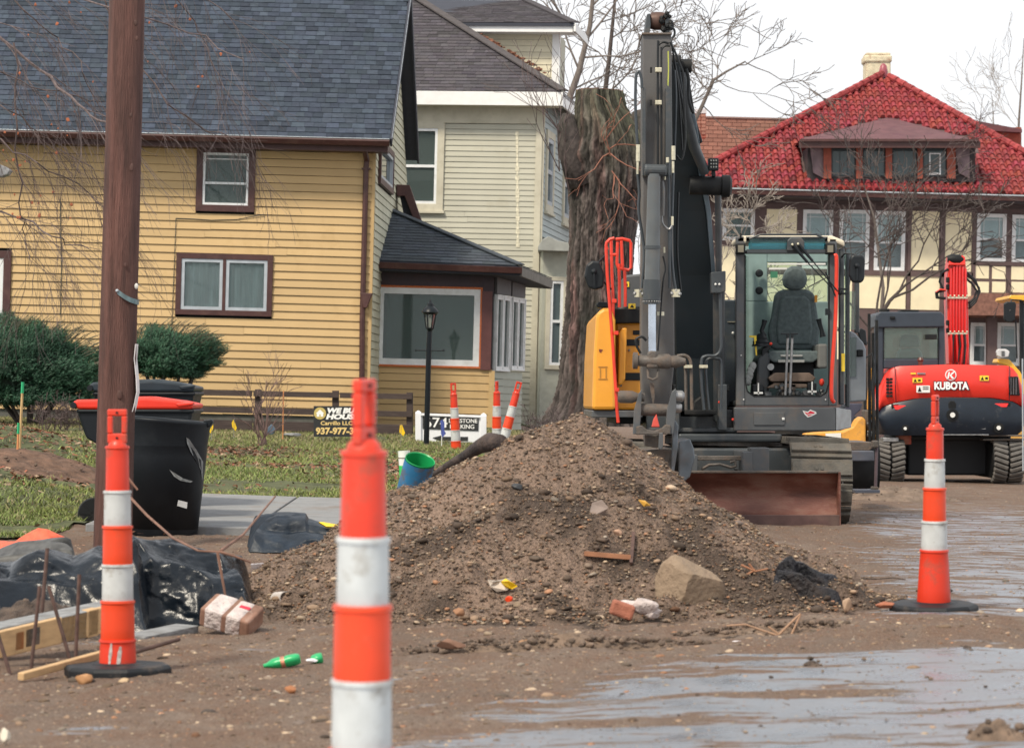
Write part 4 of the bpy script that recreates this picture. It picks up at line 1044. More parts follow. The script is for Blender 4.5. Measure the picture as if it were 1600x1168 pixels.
bare_tree('background_tree', [(1590, 260), (1592, 190), (1596, 130), (1600, 60)], .07, 'faint thin tree at the upper right edge above the red roof', M_bark, M_twigp,
          [(1592, 190, -.6, -1, 1.3, .02, 3), (1590, 200, -.9, -.9, 1.4, .02, 3), (1594, 150, -.5, -1, 1.2, .02, 3)], 9, 95, minr=.006)
bare_tree('background_tree', [(1556, 260), (1553, 200), (1550, 150)], .04, 'faint thin sapling behind the right end of the red roof', M_bark, M_twigp,
          [(1553, 195, -.6, -1, 1.3, .018, 3), (1550, 190, .3, -1, 1.2, .018, 3), (1548, 200, -.8, -.9, 1.0, .015, 3)], 19, 95, minr=.006)
bare_tree('courtyard_tree', [(1352, 640), (1360, 560), (1368, 505), (1390, 470), (1420, 440)], .13, 'bare many branched tree in front of the half timbered wall', M_barkd, M_barkd,
          [(1362, 540, -.9, -.8, 1.8, .05, 4), (1368, 505, -.15, -1, 1.9, .06, 4), (1378, 485, .3, -1, 2.0, .05, 4), (1395, 465, .9, -.7, 1.9, .06, 4), (1415, 445, 1, -.5, 1.5, .05, 4), (1366, 520, -.5, -1, 1.8, .05, 4), (1405, 455, .5, -1, 1.6, .05, 4)], 21, 62, minr=.008, spread=.55, wig=.18)
bare_tree('courtyard_tree', [(1372, 560), (1380, 450), (1366, 340), (1350, 290)], .07, 'bare reddish twigged tree reaching up to the dormer of the red roof', M_bark, M_twigr,
          [(1374, 400, -.9, -.7, 1.3, .03, 4), (1366, 350, -.6, -1, .9, .03, 4), (1366, 345, .6, -1, .9, .03, 3), (1372, 380, .9, -.7, 1.4, .03, 4), (1352, 300, -.2, -1, 1.0, .025, 4), (1372, 370, .9, -.9, 1.6, .025, 4)], 22, 64, minr=.006, spread=.6, wig=.18)
bare_tree('pale_twig_bush', [(1146, 560), (1148, 480), (1152, 420)], .06, 'pale twiggy leafless bush beside the cab between boom and cream wall', M_twigp, M_twigp,
          [(1150, 450, -.4, -1, .95, .03, 4), (1152, 430, .5, -1, .95, .03, 4), (1150, 420, .1, -1, 1.0, .03, 4), (1148, 470, .8, -.8, 1.1, .03, 4), (1147, 480, -.6, -.8, 1.0, .03, 4), (1160, 380, .6, -.8, .8, .02, 4)], 23, 55, minr=.007, spread=.5, wig=.16)
bare_tree('bare_tree', [(985, 640), (982, 500), (985, 400), (990, 340)], .05, 'thin bare tree between the stump and the digger boom', M_bark, M_twigp,
          [(984, 480, -.3, -1, 1.1, .03, 4), (985, 420, .3, -1, 1.2, .03, 4), (982, 520, .4, -1, 1.2, .03, 4), (990, 350, -.2, -1, 1.0, .03, 3)], 24, 57, minr=.007, spread=.5)
# old topped trunk ------------------------------------------------------
DT_ = 43.0
st = root('topped_tree', W(935, 655, DT_), 'massive old tree trunk cut flat at the top, mossy bark with orange sprouts', 'tree')
M_trunk = mat('furrowed_bark', (.062, .050, .046), .95, tone='tone', var=.45, scale=14, stretch=(1, 1, .5), bump=1.0, bscale=26, dirt=(.030, .033, .024), dscale=2.5, damt=.6, dth=.5)
prof = [(665, 855, 1015), (650, 862, 1008), (630, 872, 1000), (600, 880, 993), (560, 884, 988), (500, 889, 984), (440, 893, 982), (380, 896, 984), (330, 897, 992), (300, 896, 1000), (270, 894, 1006), (240, 893, 1008), (215, 900, 1002), (190, 904, 990), (165, 905, 974), (150, 906, 970), (141, 907, 968)]
nA, nR = 300, 330; V = []; C3 = []
ys_ = np.linspace(665, 141, nR)
lx_ = np.interp(-ys_, [-p[0] for p in prof], [p[1] for p in prof]); rx_ = np.interp(-ys_, [-p[0] for p in prof], [p[2] for p in prof])
for i, y in enumerate(ys_):
    c = W((lx_[i]+rx_[i])/2, y, DT_); r = (rx_[i]-lx_[i])/2/S(DT_)
    th = np.linspace(0, 2*math.pi, nA, endpoint=False); zz = float(c.z)
    rid = np.abs(fbm(np.cos(th)*8+zz*1.3+20, np.sin(th)*8+zz*1.9+3*fbm(th*0+zz, th, 5, 2), 30, 3)-.5)*2
    rid2 = np.abs(fbm(np.cos(th)*20+zz*3.0+20, np.sin(th)*20+zz*5.0, 31, 3)-.5)*2; crk = sm(.42, .5, vn(th*11+2.2*vn(th*0+zz*1.7, th*3, 4), zz*2.1+3*vn(th*8, zz*.7, 6), 7))
    lump = fbm(np.cos(th)*1.7+zz*.9+4, np.sin(th)*1.7+zz*1.3, 32, 3)-.5
    up = np.clip((zz-4.2)/1.2, 0, 1)
    rr_ = r*(1-.08+.17*(1-rid)**1.6-.03+.10*(1-rid2)+.035*crk+lump*(.12+.24*up))
    tz = zz+sm(5.9, 6.6, zz)*(.12*np.sin(th*1+.6)+.09*np.sin(3*th+1)+.07*np.sin(7*th)+.05*np.sin(13*th)); V += [(c.x+rr_[k]*math.cos(th[k]), c.y+rr_[k]*.9*math.sin(th[k]), float(tz[k])) for k in range(nA)]
    v_ = np.clip((.18+1.3*(1-rid)**1.6*(.45+.9*(1-rid2)**1.5))*(.5+.75*crk), .12, 1.9); gr = np.clip(up*1.1*fbm(np.cos(th)*2+zz, np.sin(th)*2, 33, 3)*1.3, 0, .8)
    rp = sm(.55, .7, fbm(np.cos(th)*3+zz*.6, np.sin(th)*3+9, 37, 3)); C3 += [(v_[k]*(1-.1*gr[k])*(1+.35*rp[k]), v_[k]*(1+.22*gr[k]), v_[k]*(1-.2*gr[k])) for k in range(nA)]
top = len(V); c = W(937, 143, DT_); V.append(tuple(c+UP*-.10)); C3.append((3.0, 1.3, 1.0)); C3[-1-nA:-1] = [(2.4, 1.2, .95)]*nA
F = []
for i in range(nR-1):
    for k in range(nA): k2 = (k+1) % nA; F.append((i*nA+k, i*nA+k2, (i+1)*nA+k2, (i+1)*nA+k))
me_ = MB(); me_.v = V; me_.f = F+[((nR-1)*nA+k, (nR-1)*nA+(k+1) % nA, top) for k in range(nA)]; me_.c = [(*q, 1) for q in C3]
obj('trunk', me_, M_trunk, st, smooth='all')
# stub limbs and sprouts
lb = MB(); rd = random.Random(6)
lb.pt([(985, 300, DT_-.1), (1000, 240, DT_), (1004, 190, DT_), (1000, 172, DT_)], [34, 30, 24, 12], 14); obj('limb_stub', lb, M_trunk, st, smooth='all')
lb = MB(); lb.pt([(912, 290, DT_-.2), (892, 230, DT_-.2), (886, 195, DT_-.2), (888, 178, DT_-.2)], [26, 22, 16, 9], 14); obj('limb_stub', lb, M_trunk, st, smooth='all')
M_sprout = mat('orange_sprout', (.24, .10, .065), .75, var=.3)
sb = MB()
for k in range(9):
    x, y = rd.choice([(945, 225), (955, 250), (935, 260), (960, 270), (948, 240)]); x += rd.uniform(-8, 8); y += rd.uniform(-10, 10)
    d = Vector((rd.uniform(-.7, .7), -1.0, rd.choice([1, 1, -.2, -1, -.9])*rd.uniform(.4, 1)))
    grow(sb, W(x, y, DT_-.72), Vector((d.x, -.15, d.z)), rd.uniform(.35, .7), .011, 2, rd, .45, .04, 2, 4, .004, .2)
obj('sprouts', sb, M_sprout, st)
sb = MB()
for k in range(6):
    x = rd.uniform(868, 896); grow(sb, W(x, rd.uniform(200, 330), DT_-.3), Vector((rd.uniform(-.8, .3), -.1, 1)), rd.uniform(.7, 1.2), .010, 2, rd, .4, -.03, 3, 4, .004, .15)
obj('sprouts', sb, M_twigr, st)
# birch-like branches hanging in from the upper left ---------------------
hb = root('overhanging_tree', Vector((-9.5, 33, 0.3)), 'leafless tree whose fine drooping branches hang in front of the blue grey roof', 'tree')
obj('trunk', MB().tube([Vector((-9.5, 33, 0.2)), Vector((-9.4, 33, 3)), Vector((-9.0, 33, 6)), Vector((-8.3, 33, 9.5))], [.2, .17, .13, .07], 10), M_bark, hb, smooth=True)
rd = random.Random(12)
DHb = 33.0
for pts, r in (([(-160, -60), (-20, 50), (60, 108), (120, 165), (165, 195), (215, 225)], 3.2), ([(-120, 150), (-20, 210), (60, 255), (140, 300), (190, 350)], 1.6),
               ([(-140, 270), (-10, 325), (40, 345), (80, 365), (105, 382), (150, 385)], 1.8), ([(26, 70), (28, 200), (33, 320), (38, 370), (48, 415)], 1.7), ([(-160, -120), (60, -30), (200, 20), (320, 60), (400, 105)], 2.0),
               ([(-100, 60), (30, 130), (110, 150), (170, 165)], 1.3), ([(-150, -200), (120, -90), (300, -20), (390, 50)], 1.8), ([(100, -150), (180, 40), (260, 160), (320, 205), (405, 220)], 1.6),
               ([(-100, 100), (10, 165), (90, 230), (160, 270)], 1.2), ([(-60, -100), (40, 20), (90, 60), (130, 110), (155, 175)], 1.4), ([(200, -100), (300, 30), (335, 105), (350, 150)], 1.2)):
    b = MB(); P = [W(x, y, DHb+rd.uniform(-.5, .5)) for x, y in pts]; R_ = [r/S(DHb)*(1-.6*i/(len(P)-1)) for i in range(len(P))]
    Q = []; RQ = []
    for i in range(len(P)-1):
        for k in range(4): t = k/4; Q.append(P[i].lerp(P[i+1], t)+Vector((rd.gauss(0, .02), 0, rd.gauss(0, .02)))); RQ.append(R_[i]*(1-t)+R_[i+1]*t)
    b.tube(Q, RQ, 6, cap=False)
    for i in range(2, len(Q)):
        for j in range(1):
            d = (Q[i]-Q[i-1]).normalized(); dn = Vector((d.x*.7+rd.uniform(-.4, .6), rd.uniform(-.3, .3), -rd.uniform(.1, 1.1)))
            grow(b, Q[i], dn, rd.uniform(.35, .85), max(.0035, RQ[i]*.4), 2, rd, .35, .08, 3, 4, .0019, .10, shrink=.75)
    obj('branch', b, mat('branch_bark', (.13, .10, .10), .85, var=.4, scale=30) if r > 1.7 else M_twigr, hb)
bl = MB()
for k in range(46):
    x, y = rd.choice([(rd.uniform(0, 400), rd.uniform(0, 230)), (rd.uniform(0, 120), rd.uniform(200, 350))]); c = W(x, y, DHb+rd.uniform(-.4, .4)); bl.ico(c, rd.uniform(.009, .022), 1, .35, (1, .4, 1.2), seed=k)
obj('clinging_leaves', bl, mat('orange_leaf', (.36, .11, .05), .8, var=.4), hb, kind='stuff')
# =================================================================== shrubs
M_needle = mat('yew_needle', None, .6, tone='tone', var=.1)
def yew(name, cpx, cpy, D, rx, ry, rz, n, label, seed, sprays):
    rg = np.random.default_rng(seed); c = W(cpx, cpy, D); rt = root(name, Vector((c.x, D, float(gz(c.x, D)))), label, 'shrub', 'clipped yews by the yellow house')
    # needle sprays on short shoots spread through an uneven ellipsoid, leaning up and to the right
    u = rg.normal(size=(n, 3)); u /= np.linalg.norm(u, axis=1)[:, None]; r = rg.uniform(.35, 1, n)**.45
    bump_ = 1+.5*(fbm(u[:, 0]*3+seed, u[:, 2]*3, seed, 3)-.5)*2
    p = u*r[:, None]*bump_[:, None]*np.array([rx, ry, rz]); p[:, 2] = np.where(p[:, 2] < -.55*rz, -.55*rz+.3*(p[:, 2]+.55*rz), p[:, 2])
    p += np.array(c)
    d = u*.6+np.array([.45, -.1, .55])+rg.normal(0, .25, (n, 3)); d /= np.linalg.norm(d, axis=1)[:, None]
    L = rg.uniform(.05, .12, n)
    # each shoot: 7 needles as thin triangles
    K = 8; t = np.linspace(.1, 1, K)
    base = p[:, None]+d[:, None]*(L[:, None, None]*t[None, :, None])
    sd = rg.normal(0, 1, (n, K, 3)); sd -= (sd*d[:, None]).sum(-1, keepdims=True)*d[:, None]; sd /= np.linalg.norm(sd, axis=-1, keepdims=True)
    tip = base+sd*.028+d[:, None]*.022; w = np.cross(sd, d[:, None])*.0055
    V = np.stack([base-w, base+w, tip], 2).reshape(-1, 3)
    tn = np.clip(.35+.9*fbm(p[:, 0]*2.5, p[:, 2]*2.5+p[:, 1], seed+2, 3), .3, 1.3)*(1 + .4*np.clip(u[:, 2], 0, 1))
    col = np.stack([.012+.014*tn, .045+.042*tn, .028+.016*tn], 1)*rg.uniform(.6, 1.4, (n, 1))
    npmesh('foliage', V, np.arange(len(V)).reshape(-1, 3), M_needle, parent=rt, cols=np.repeat(col, 3*K, 0), kind='stuff')
    b = MB(); rd = random.Random(seed)
    for k in range(9):
        a = rd.uniform(0, 6.28); b.tube([Vector((c.x+.12*math.cos(a), D+.12*math.sin(a), float(gz(c.x, D))-.02)), Vector((c.x+rx*.6*math.cos(a), D+ry*.6*math.sin(a), c.z-.2*rz)), Vector((c.x+rx*.8*math.cos(a), D+ry*.8*math.sin(a), c.z+.3*rz))], [.03, .02, .008], 5)
    obj('stems', b, M_barkd, rt)
    # long unclipped shoots
    b = MB()
    for k in range(sprays):
        a = rd.uniform(.05, 1.0)*math.pi*.95; q = Vector((c.x+rx*.93*math.cos(a), D+rd.uniform(-.6, .3)*ry, c.z+rz*.88*math.sin(a)))
        d_ = Vector((math.cos(a)*.5+.55, rd.uniform(-.3, .2), .75*math.sin(a)+.15)).normalized(); L_ = rd.uniform(.12, .3)
        e_ = q+d_*L_+Vector((0.04, 0, -.01)); b.tube([q-d_*.1, q+d_*L_*.6, e_], [.006, .005, .003], 4, cap=False, col=(.085, .08, .05))
        for m_ in range(9):
            f = m_/9; o = q.lerp(e_, f); s_ = Vector((rd.uniform(-1, 1), rd.uniform(-1, 1), rd.uniform(-.6, 1))).normalized()*.028
            b.add([o-d_*.006, o+d_*.006, o+s_], [(0, 1, 2)], (.05, .10, .045))
    obj('shoots', b, M_needle, rt)
    # dark leafy core so that the wall does not show through the middle
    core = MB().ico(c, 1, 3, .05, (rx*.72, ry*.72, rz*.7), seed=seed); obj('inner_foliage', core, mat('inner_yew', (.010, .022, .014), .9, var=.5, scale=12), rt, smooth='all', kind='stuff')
yew('yew_shrub', 48, 580, 41.5, 1.12, .8, .70, 24000, 'large dark green yew shrub at the left, against the yellow clapboards', 1, 120)
yew('yew_shrub', 264, 558, 41.8, .74, .7, .40, 10500, 'smaller dark green yew with long shoots to the right of the utility pole', 2, 110)
def twig_shrub(name, px, py, D, h, n, label, m, seed, spread=.5, depth=3, r=.010, cat='shrub', wd=.1, **kw):
    rd = random.Random(seed); p = on_ground(px, D); rt = root(name, p, label, cat); b = MB()
    for k in range(n):
        a = rd.uniform(0, 6.28); o = p+Vector((math.cos(a), math.sin(a), 0))*rd.uniform(0, wd)
        grow(b, o, Vector((rd.uniform(-.45, .45), rd.uniform(-.4, .4), 1)), h*rd.uniform(.4, .6), r*rd.uniform(.7, 1.2), depth, rd, spread, -.03, 3, 4, .0028, .13, **kw)
    obj('stems', b, m, rt); return rt
twig_shrub('bare_shrub', 410, 700, 36.5, 1.0, 6, 'leafless many stemmed shrub standing before the brown rail fence', mat('shrub_twig', (.15, .095, .085), .85, var=.3), 31, .42, 3, .013)
twig_shrub('low_brown_shrub', 92, 655, 39.5, .42, 30, 'low dense tangle of brown twigs under the big yew', M_twigr, 32, .6, 3, .006, wd=.4)
twig_shrub('bramble', 848, 650, 40, .5, 16, 'tangled wiry bramble at the foot of the topped tree', mat('bramble_stem', (.11, .085, .085), .8), 33, .7, 3, .006, wd=.3)
# =================================================================== utility pole
DP = 19.5
pb = on_ground(177, DP); ax = W(201, 0, DP)-W(178, 840, DP); ax = ax/ax.z
pole = root('utility_pole', pb, 'brown wooden utility pole with metal strap and vertical crack', 'utility pole')
M_pole = mat('treated_pole_wood', (.105, .046, .036), .78, var=.42, scale=7, stretch=(3, 3, .25), bump=1.0, bscale=30, bstretch=(5, 5, .3), dirt=(.14, .085, .07), dscale=1.8, damt=.45, dth=.5)
prof = []; nA = 48; V = []; F = []
nz = 120
for i in range(nz):
    z = -0.15+8.2*i/(nz-1); r = .132-.0028*z
    for k in range(nA):
        a = 2*math.pi*k/nA; cr = -.011*math.exp(-((a-4.42-.012*math.sin(z*3))/.035)**2)*(1 if z > 1.7 else 0)
        rr_ = r+.0014*math.sin(a*9+z)+.0012*math.sin(a*17+z*2.3)+cr
        V.append((pb.x+ax.x*z+rr_*math.cos(a), pb.y+ax.y*0+rr_*math.sin(a), pb.z+z))
m_ = MB(); m_.v = V; m_.f = [(i*nA+k, i*nA+(k+1) % nA, (i+1)*nA+(k+1) % nA, (i+1)*nA+k) for i in range(nz-1) for k in range(nA)]+[tuple(range(nA-1, -1, -1))]
obj('shaft', m_, M_pole, pole, smooth='all')
for (x, y, r) in ((206, 262, 5), (212, 36, 4), (205, 180, 3), (196, 414, 3), (187, 617, 6), (214, 60, 3)):
    c = W(x, y, DP-.125); kb = MB(); kb.ico(c, r/S(DP), 2, .12, (.7, .25, 1.3), seed=x); obj('knot', kb, mat('knot_wood', (.075, .035, .028), .8, var=.4), pole, smooth='all')
# galvanised strap wraps the front
sg = MB(); vs = []
for k in range(17):
    f = k/16; x = 183+f*34; y = 455+f*17+3*math.sin(f*3)
    xx = (x-189)/27.0; dpt = -math.sqrt(max(0, 1-min(1, xx*xx)))*.128
    vs.append((W(x, y-4, DP+dpt-.008), W(x, y+4, DP+dpt-.008)))
sg.add([p for q in vs for p in q]+[p+Vector((0, .004, 0)) for q in vs for p in q], [(2*i, 2*i+1, 2*i+3, 2*i+2) for i in range(16)]+[(34+2*i, 36+2*i, 37+2*i, 35+2*i) for i in range(16)]+[(2*i, 2*i+2, 36+2*i, 34+2*i) for i in range(16)])
obj('metal_strap', sg, mat('weathered_zinc', (.16, .22, .23), .45, .7, var=.3, scale=20), pole, smooth=True)
obj('bolt', MB().ico(W(183, 454, DP-.14), .012, 2, 0), M_alum, pole); obj('plug', MB().ico(W(213, 447, DP-.06), .014, 2, 0, (1, .6, 1.5)), mat('pale_plug', (.6, .6, .58), .5), pole)
ps = MB(); pts = [(211, 537), (209, 560), (212, 590), (213, 612), (209, 632), (206, 643)]
ps.add([W(x, y, DP-.06) for x, y in pts]+[W(x+4.5, y+.5, DP+.10) for x, y in pts]+[W(x+.8, y, DP-.06) for x, y in pts]+[W(x+5.3, y+.5, DP+.10) for x, y in pts],
       [(i, i+1, i+7, i+6) for i in range(5)]+[(12+i, 18+i, 19+i, 13+i) for i in range(5)]+[(i, 12+i, 13+i, i+1) for i in range(5)]+[(6+i, 7+i, 19+i, 18+i) for i in range(5)])
pstr = tagit(obj('poster', ps, mat('pink_edged_paper', (.75, .72, .72), .7, var=.1, dirt=(.55, .10, .12), dscale=26, damt=.8, dth=.56), None, loc=W(210, 600, DP)), 'curled white and red paper notice stapled to the side of the pole', 'poster')
# =================================================================== big excavator
dirtc = (.15, .11, .085)
M_grey = mat('charcoal_machine_paint', (.046, .054, .060), .42, spec=.45, var=.15, scale=5, dirt=(.12, .095, .075), dscale=5, damt=.5, dth=.52, bump=.08, bscale=60)
M_greyl = mat('grey_machine_paint', (.080, .086, .092), .42, spec=.5, var=.12, scale=5, dirt=(.17, .13, .10), dscale=4, damt=.5, dth=.52)
M_dirty = mat('muddy_steel', (.10, .088, .078), .6, .2, var=.3, scale=12, dirt=(.17, .12, .09), dscale=7, damt=.7, dth=.46, bump=.3, bscale=70)
M_rust = mat('rusty_blade_steel', (.15, .055, .038), .42, .2, var=.45, scale=5, stretch=(.6, 1, 1.5), dirt=(.20, .13, .10), dscale=5, damt=.55, dth=.5, bump=.15, bscale=60)
M_black = mat('black_rubber', (.009, .010, .011), .55, spec=.25, var=.2, dirt=(.04, .035, .03), dscale=8, damt=.4)
M_blackp = mat('black_plastic', (.010, .013, .016), .45, spec=.3, var=.15)
M_chrome = mat('chromed_rod', (.52, .57, .64), .22, 1.0, var=.15)
M_orange = mat('amber_machine_paint', (.78, .34, .03), .4, var=.06, scale=4, dirt=(.35, .16, .05), dscale=6, damt=.6, dth=.60, coat=.2)
M_redr = mat('red_handrail_paint', (.70, .045, .02), .4, var=.1, scale=10, dirt=(.35, .06, .04), dscale=12, damt=.4, dth=.6)
M_white = mat('white_plastic', (.75, .75, .72), .5, var=.06)
M_brass = mat('yellow_zinc_fitting', (.60, .56, .42), .4, .6, var=.2, scale=40)
M_seat = mat('seat_fabric', (.115, .145, .15), .9, spec=.2, var=.2, scale=30, bump=.2, bscale=300)
M_tealp = mat('cab_liner', (.19, .27, .26), .8, var=.15)
M_tealg = glass('teal_roof_glass', (.35, .9, .95), 1.0, .85)
M_cabg = glass('cab_glass', (.82, .93, .88), .7, .88)
M_steel = mat('worn_steel', (.30, .30, .30), .4, .7, var=.3, scale=20)
M_pad = mat('track_pad_rubber', (.095, .088, .075), .75, var=.3, scale=9, dirt=(.16, .13, .10), dscale=6, damt=.6, dth=.45, bump=.3, bscale=50)
M_yelst = mat('yellow_sticker', (.85, .60, .04), .5)
ex = root('excavator', on_ground(1130, 27.0), 'big dark grey and amber excavator facing the camera, arm hanging down and cab windscreen open', 'excavator')
def P(name, fn, m, par=ex, bev=.006, sm=False, label=None):
    b = MB(); fn(b); return obj(name, b, m, par, bevel=bev, smooth=sm, label=label)
# ---- blade: curved mouldboard lofted across its width
BD = 25.0
b = MB(); xL, xR = 949, 1311; prof = [(737, -.02), (744, .03), (757, .09), (775, .115), (795, .09), (803, .05), (821, -.03)]
vs = []; n = len(prof); 
for x in (xL, xR):
    for y, dp in prof: vs.append(W(x, y, BD)+Vector((0, dp, 0)))
for x in (xL, xR):
    for y, dp in prof: vs.append(W(x, y, BD)+Vector((0, dp+.05, 0)))
fs = [(i, n+i, n+i+1, i+1) for i in range(n-1)]+[(2*n+i, 2*n+i+1, 3*n+i+1, 3*n+i) for i in range(n-1)]
fs += [(i, i+1, 2*n+i+1, 2*n+i) for i in range(n-1)]+[(n+i, 3*n+i, 3*n+i+1, n+i+1) for i in range(n-1)]+[(0, 2*n, 3*n, n), (n-1, 2*n-1, 4*n-1, 3*n-1)]
bl = obj('dozer_blade', MB().add(vs, fs), M_rust, ex, smooth=True)
P('blade_top_edge', lambda b: b.pr(xL, 735, xR+1, 739, BD-.04, .09), M_dirty, bl)
P('cutting_edge', lambda b: b.pr(xL, 804, xR+1, 823, BD-.055, .03), mat('worn_cutting_edge', (.105, .060, .055), .45, .4, var=.3, scale=7, dirt=(.2, .14, .11), damt=.4), bl)
P('blade_side_plate', lambda b: b.pr(xR-1, 737, xR+3, 822, BD-.05, .22), M_rust, bl)
# ---- tracks: loop of separate shoes
def track(parent, xc, x0, x1, D0, L, ytop, ybot, m, npad=44, rnd=.30, name='track_shoe', grouser=.03):
    s = S(D0); wX0 = W(x0, 760, D0).x; wX1 = W(x1, 760, D0).x; zt = W(xc, ytop, D0).z; zb = W(xc, ybot, D0).z; r = (zt-zb)/2; zc = (zt+zb)/2
    yf = D0+r; yb = D0+L-r; per = 2*(yb-yf)+2*math.pi*r; n = npad
    obj('track_frame', MB().box(((wX0+wX1)/2, (yf+yb)/2, zc), (wX1-wX0-.12, yb-yf+.2, r*1.1)), M_grey, parent, bevel=.02)
    for e_ in (yf, yb):
        obj('idler_wheel', MB().lathe([(r*.5, -(wX1-wX0)*.38), (r*.86, -(wX1-wX0)*.34), (r*.86, (wX1-wX0)*.34), (r*.5, (wX1-wX0)*.38)], 20, ((wX0+wX1)/2, e_, zc), Matrix.Rotation(math.pi/2, 3, 'Y')), M_dirty, parent, smooth=True)
    for k in range(n):
        d = per*k/n
        if d < math.pi*r: a = math.pi/2+d/r; y = yf+math.cos(a)*r; z = zc+math.sin(a)*r; ang = a
        elif d < math.pi*r+(yb-yf): y = yf+(d-math.pi*r); z = zb; ang = 3*math.pi/2
        elif d < 2*math.pi*r+(yb-yf): a = -math.pi/2+(d-math.pi*r-(yb-yf))/r; y = yb+math.cos(a)*r; z = zc+math.sin(a)*r; ang = a
        else: y = yb-(d-2*math.pi*r-(yb-yf)); z = zt; ang = math.pi/2
        ll = per/n*.93; R = Matrix.Rotation(ang-math.pi/2, 3, 'X')
        nrm = Vector((0, math.cos(ang), math.sin(ang)))
        b = MB(); c = Vector(((wX0+wX1)/2, y, z)); b.box(c, (wX1-wX0, ll, .03), R=Matrix.Rotation(ang-math.pi/2, 3, 'X'))
        b.box(c+nrm*(.015+grouser/2), (wX1-wX0-.01, ll*.55, grouser), R=R)
        if a_hole: 
            for sx in (-.3, -.12): b.box(c+nrm*(.018+grouser)+Vector((sx*(wX1-wX0)*.5+.03, 0, 0)), (.03, .03, .008), R=R)
        obj(name, b, m, parent, bevel=.006, bseg=1)
a_hole = True
tr = P('track', lambda b: b.pr(1238, 712, 1318, 790, BD+.75, 2.3), M_grey)
track(tr, 1280, 1236, 1332, BD+.28, 3.3, 693, 815, M_pad, 34, grouser=.035)
tl_ = P('track', lambda b: b.pr(935, 712, 1015, 790, BD+.75, 2.3), M_grey)
track(tl_, 975, 930, 1026, BD+.28, 3.3, 700, 822, M_pad, 34, grouser=.035)
# centre frame, swing ring, blade arms
P('undercarriage', lambda b: (b.pr(1026, 700, 1236, 760, BD+1.1, 1.6), b.pr(1060, 677, 1222, 690, BD+1.3, 1.2)), M_grey, bev=.02)
P('swing_ring', lambda b: b.lathe([(.50, 0), (.56, .02), (.56, .10), (.50, .12)], 40, W(1130, 698, BD+1.9)), M_dirty, sm=True, bev=0)
P('blade_arm', lambda b: (b.pr(1160, 705, 1176, 737, BD+.12, 1.2), b.pr(1172, 699, 1202, 738, BD+.14, .3)), M_greyl, bev=.01)
P('blade_arm', lambda b: b.pr(1062, 710, 1090, 738, BD+.14, 1.2), M_greyl, bev=.01)
P('blade_crossbar', lambda b: b.pr(1080, 712, 1165, 719, BD+.3, .15), M_dirty)
P('hydraulic_hose', lambda b: b.pt([(1096, 733, BD+.25), (1108, 726, BD+.25), (1125, 725, BD+.25), (1142, 730, BD+.25), (1150, 728, BD+.25), (1148, 720, BD+.25), (1141, 722, BD+.25)], 2.2, 8), M_dirty, bev=0, sm=True)
# ---- upper structure
UD = 26.4
P('deck_frame', lambda b: (b.pr(1010, 640, 1150, 677, UD+.1, 2.6), b.pr(1010, 668, 1152, 675, UD-.05, .3)), M_grey, bev=.01)
P('cab_base', lambda b: b.pp([(1147, 673), (1147, 636), (1306, 636), (1306, 673)], UD-.1, 1.7), M_greyl, bev=.012)
P('cab_base_corner', lambda b: b.prism([W(1306.5, 673, UD-.1), W(1306.5, 636, UD-.1), W(1330, 640, UD+.25), W(1330, 668, UD+.25)], (0, 1.2, 0)), mat('light_grey_corner', (.30, .31, .31), .4, var=.15, dirt=(.2, .15, .12), damt=.4), bev=.01)
P('access_hatch', lambda b: b.pr(1178, 644, 1226, 664, UD-.112, .02), M_greyl, bev=.004)
P('hatch_lock', lambda b: b.pr(1222, 652, 1226, 656, UD-.125, .02), M_white, bev=.004)
hb_ = P('heart_sticker', lambda b: b.pp([(1254, 641), (1262, 643), (1266, 639.5), (1275, 643), (1276, 646), (1268, 650), (1262, 652), (1257, 647)], UD-.104, .003), M_white, bev=0)
P('sticker_print', lambda b: (b.pp([(1257, 643), (1262, 645), (1266, 641.5), (1273, 644), (1272, 646), (1266, 646), (1260, 647)], UD-.106, .003), b.pp([(1261, 648), (1270, 647), (1263, 650)], UD-.106, .003)), mat('red_print', (.75, .03, .06), .5), hb_, 0)
# swing bracket / boom foot with plate work
P('boom_foot', lambda b: (b.pr(1052, 610, 1062, 672, UD-.1, 1.2), b.pr(1122, 600, 1136, 672, UD-.1, 1.2), b.pr(1062, 640, 1122, 652, UD+.1, .9), b.pr(1052, 600, 1140, 611, UD+.5, .6)), M_grey, bev=.01)
P('pin_boss', lambda b: b.lathe([(.07, -.5), (.07, .55)], 16, W(1092, 655, UD+.2), Matrix.Rotation(math.pi/2, 3, 'Y')), M_dirty, bev=0, sm=True)
P('engine_hood', lambda b: (b.pr(1100, 468, 1150, 636, UD+1.0, 2.0), b.pr(1010, 476, 1060, 640, UD+.7, 2.0)), mat('blue_black_hood', (.030, .040, .052), .4, var=.15, dirt=(.08, .08, .07), damt=.4), bev=.015)
P('perforated_strip', lambda b: [b.pr(1137+i*1.8, 502, 1138+i*1.8, 503.2, UD+.985, .02) for i in range(7)], M_brass, bev=0)
for (x, y) in ((1145, 520), (1124, 628), (1145, 655)): P('lamp', lambda b: b.ico(W(x, y, UD+.97 if y == 520 else UD-.12), .014, 1, 0), M_redr if y != 520 else M_white, bev=0)
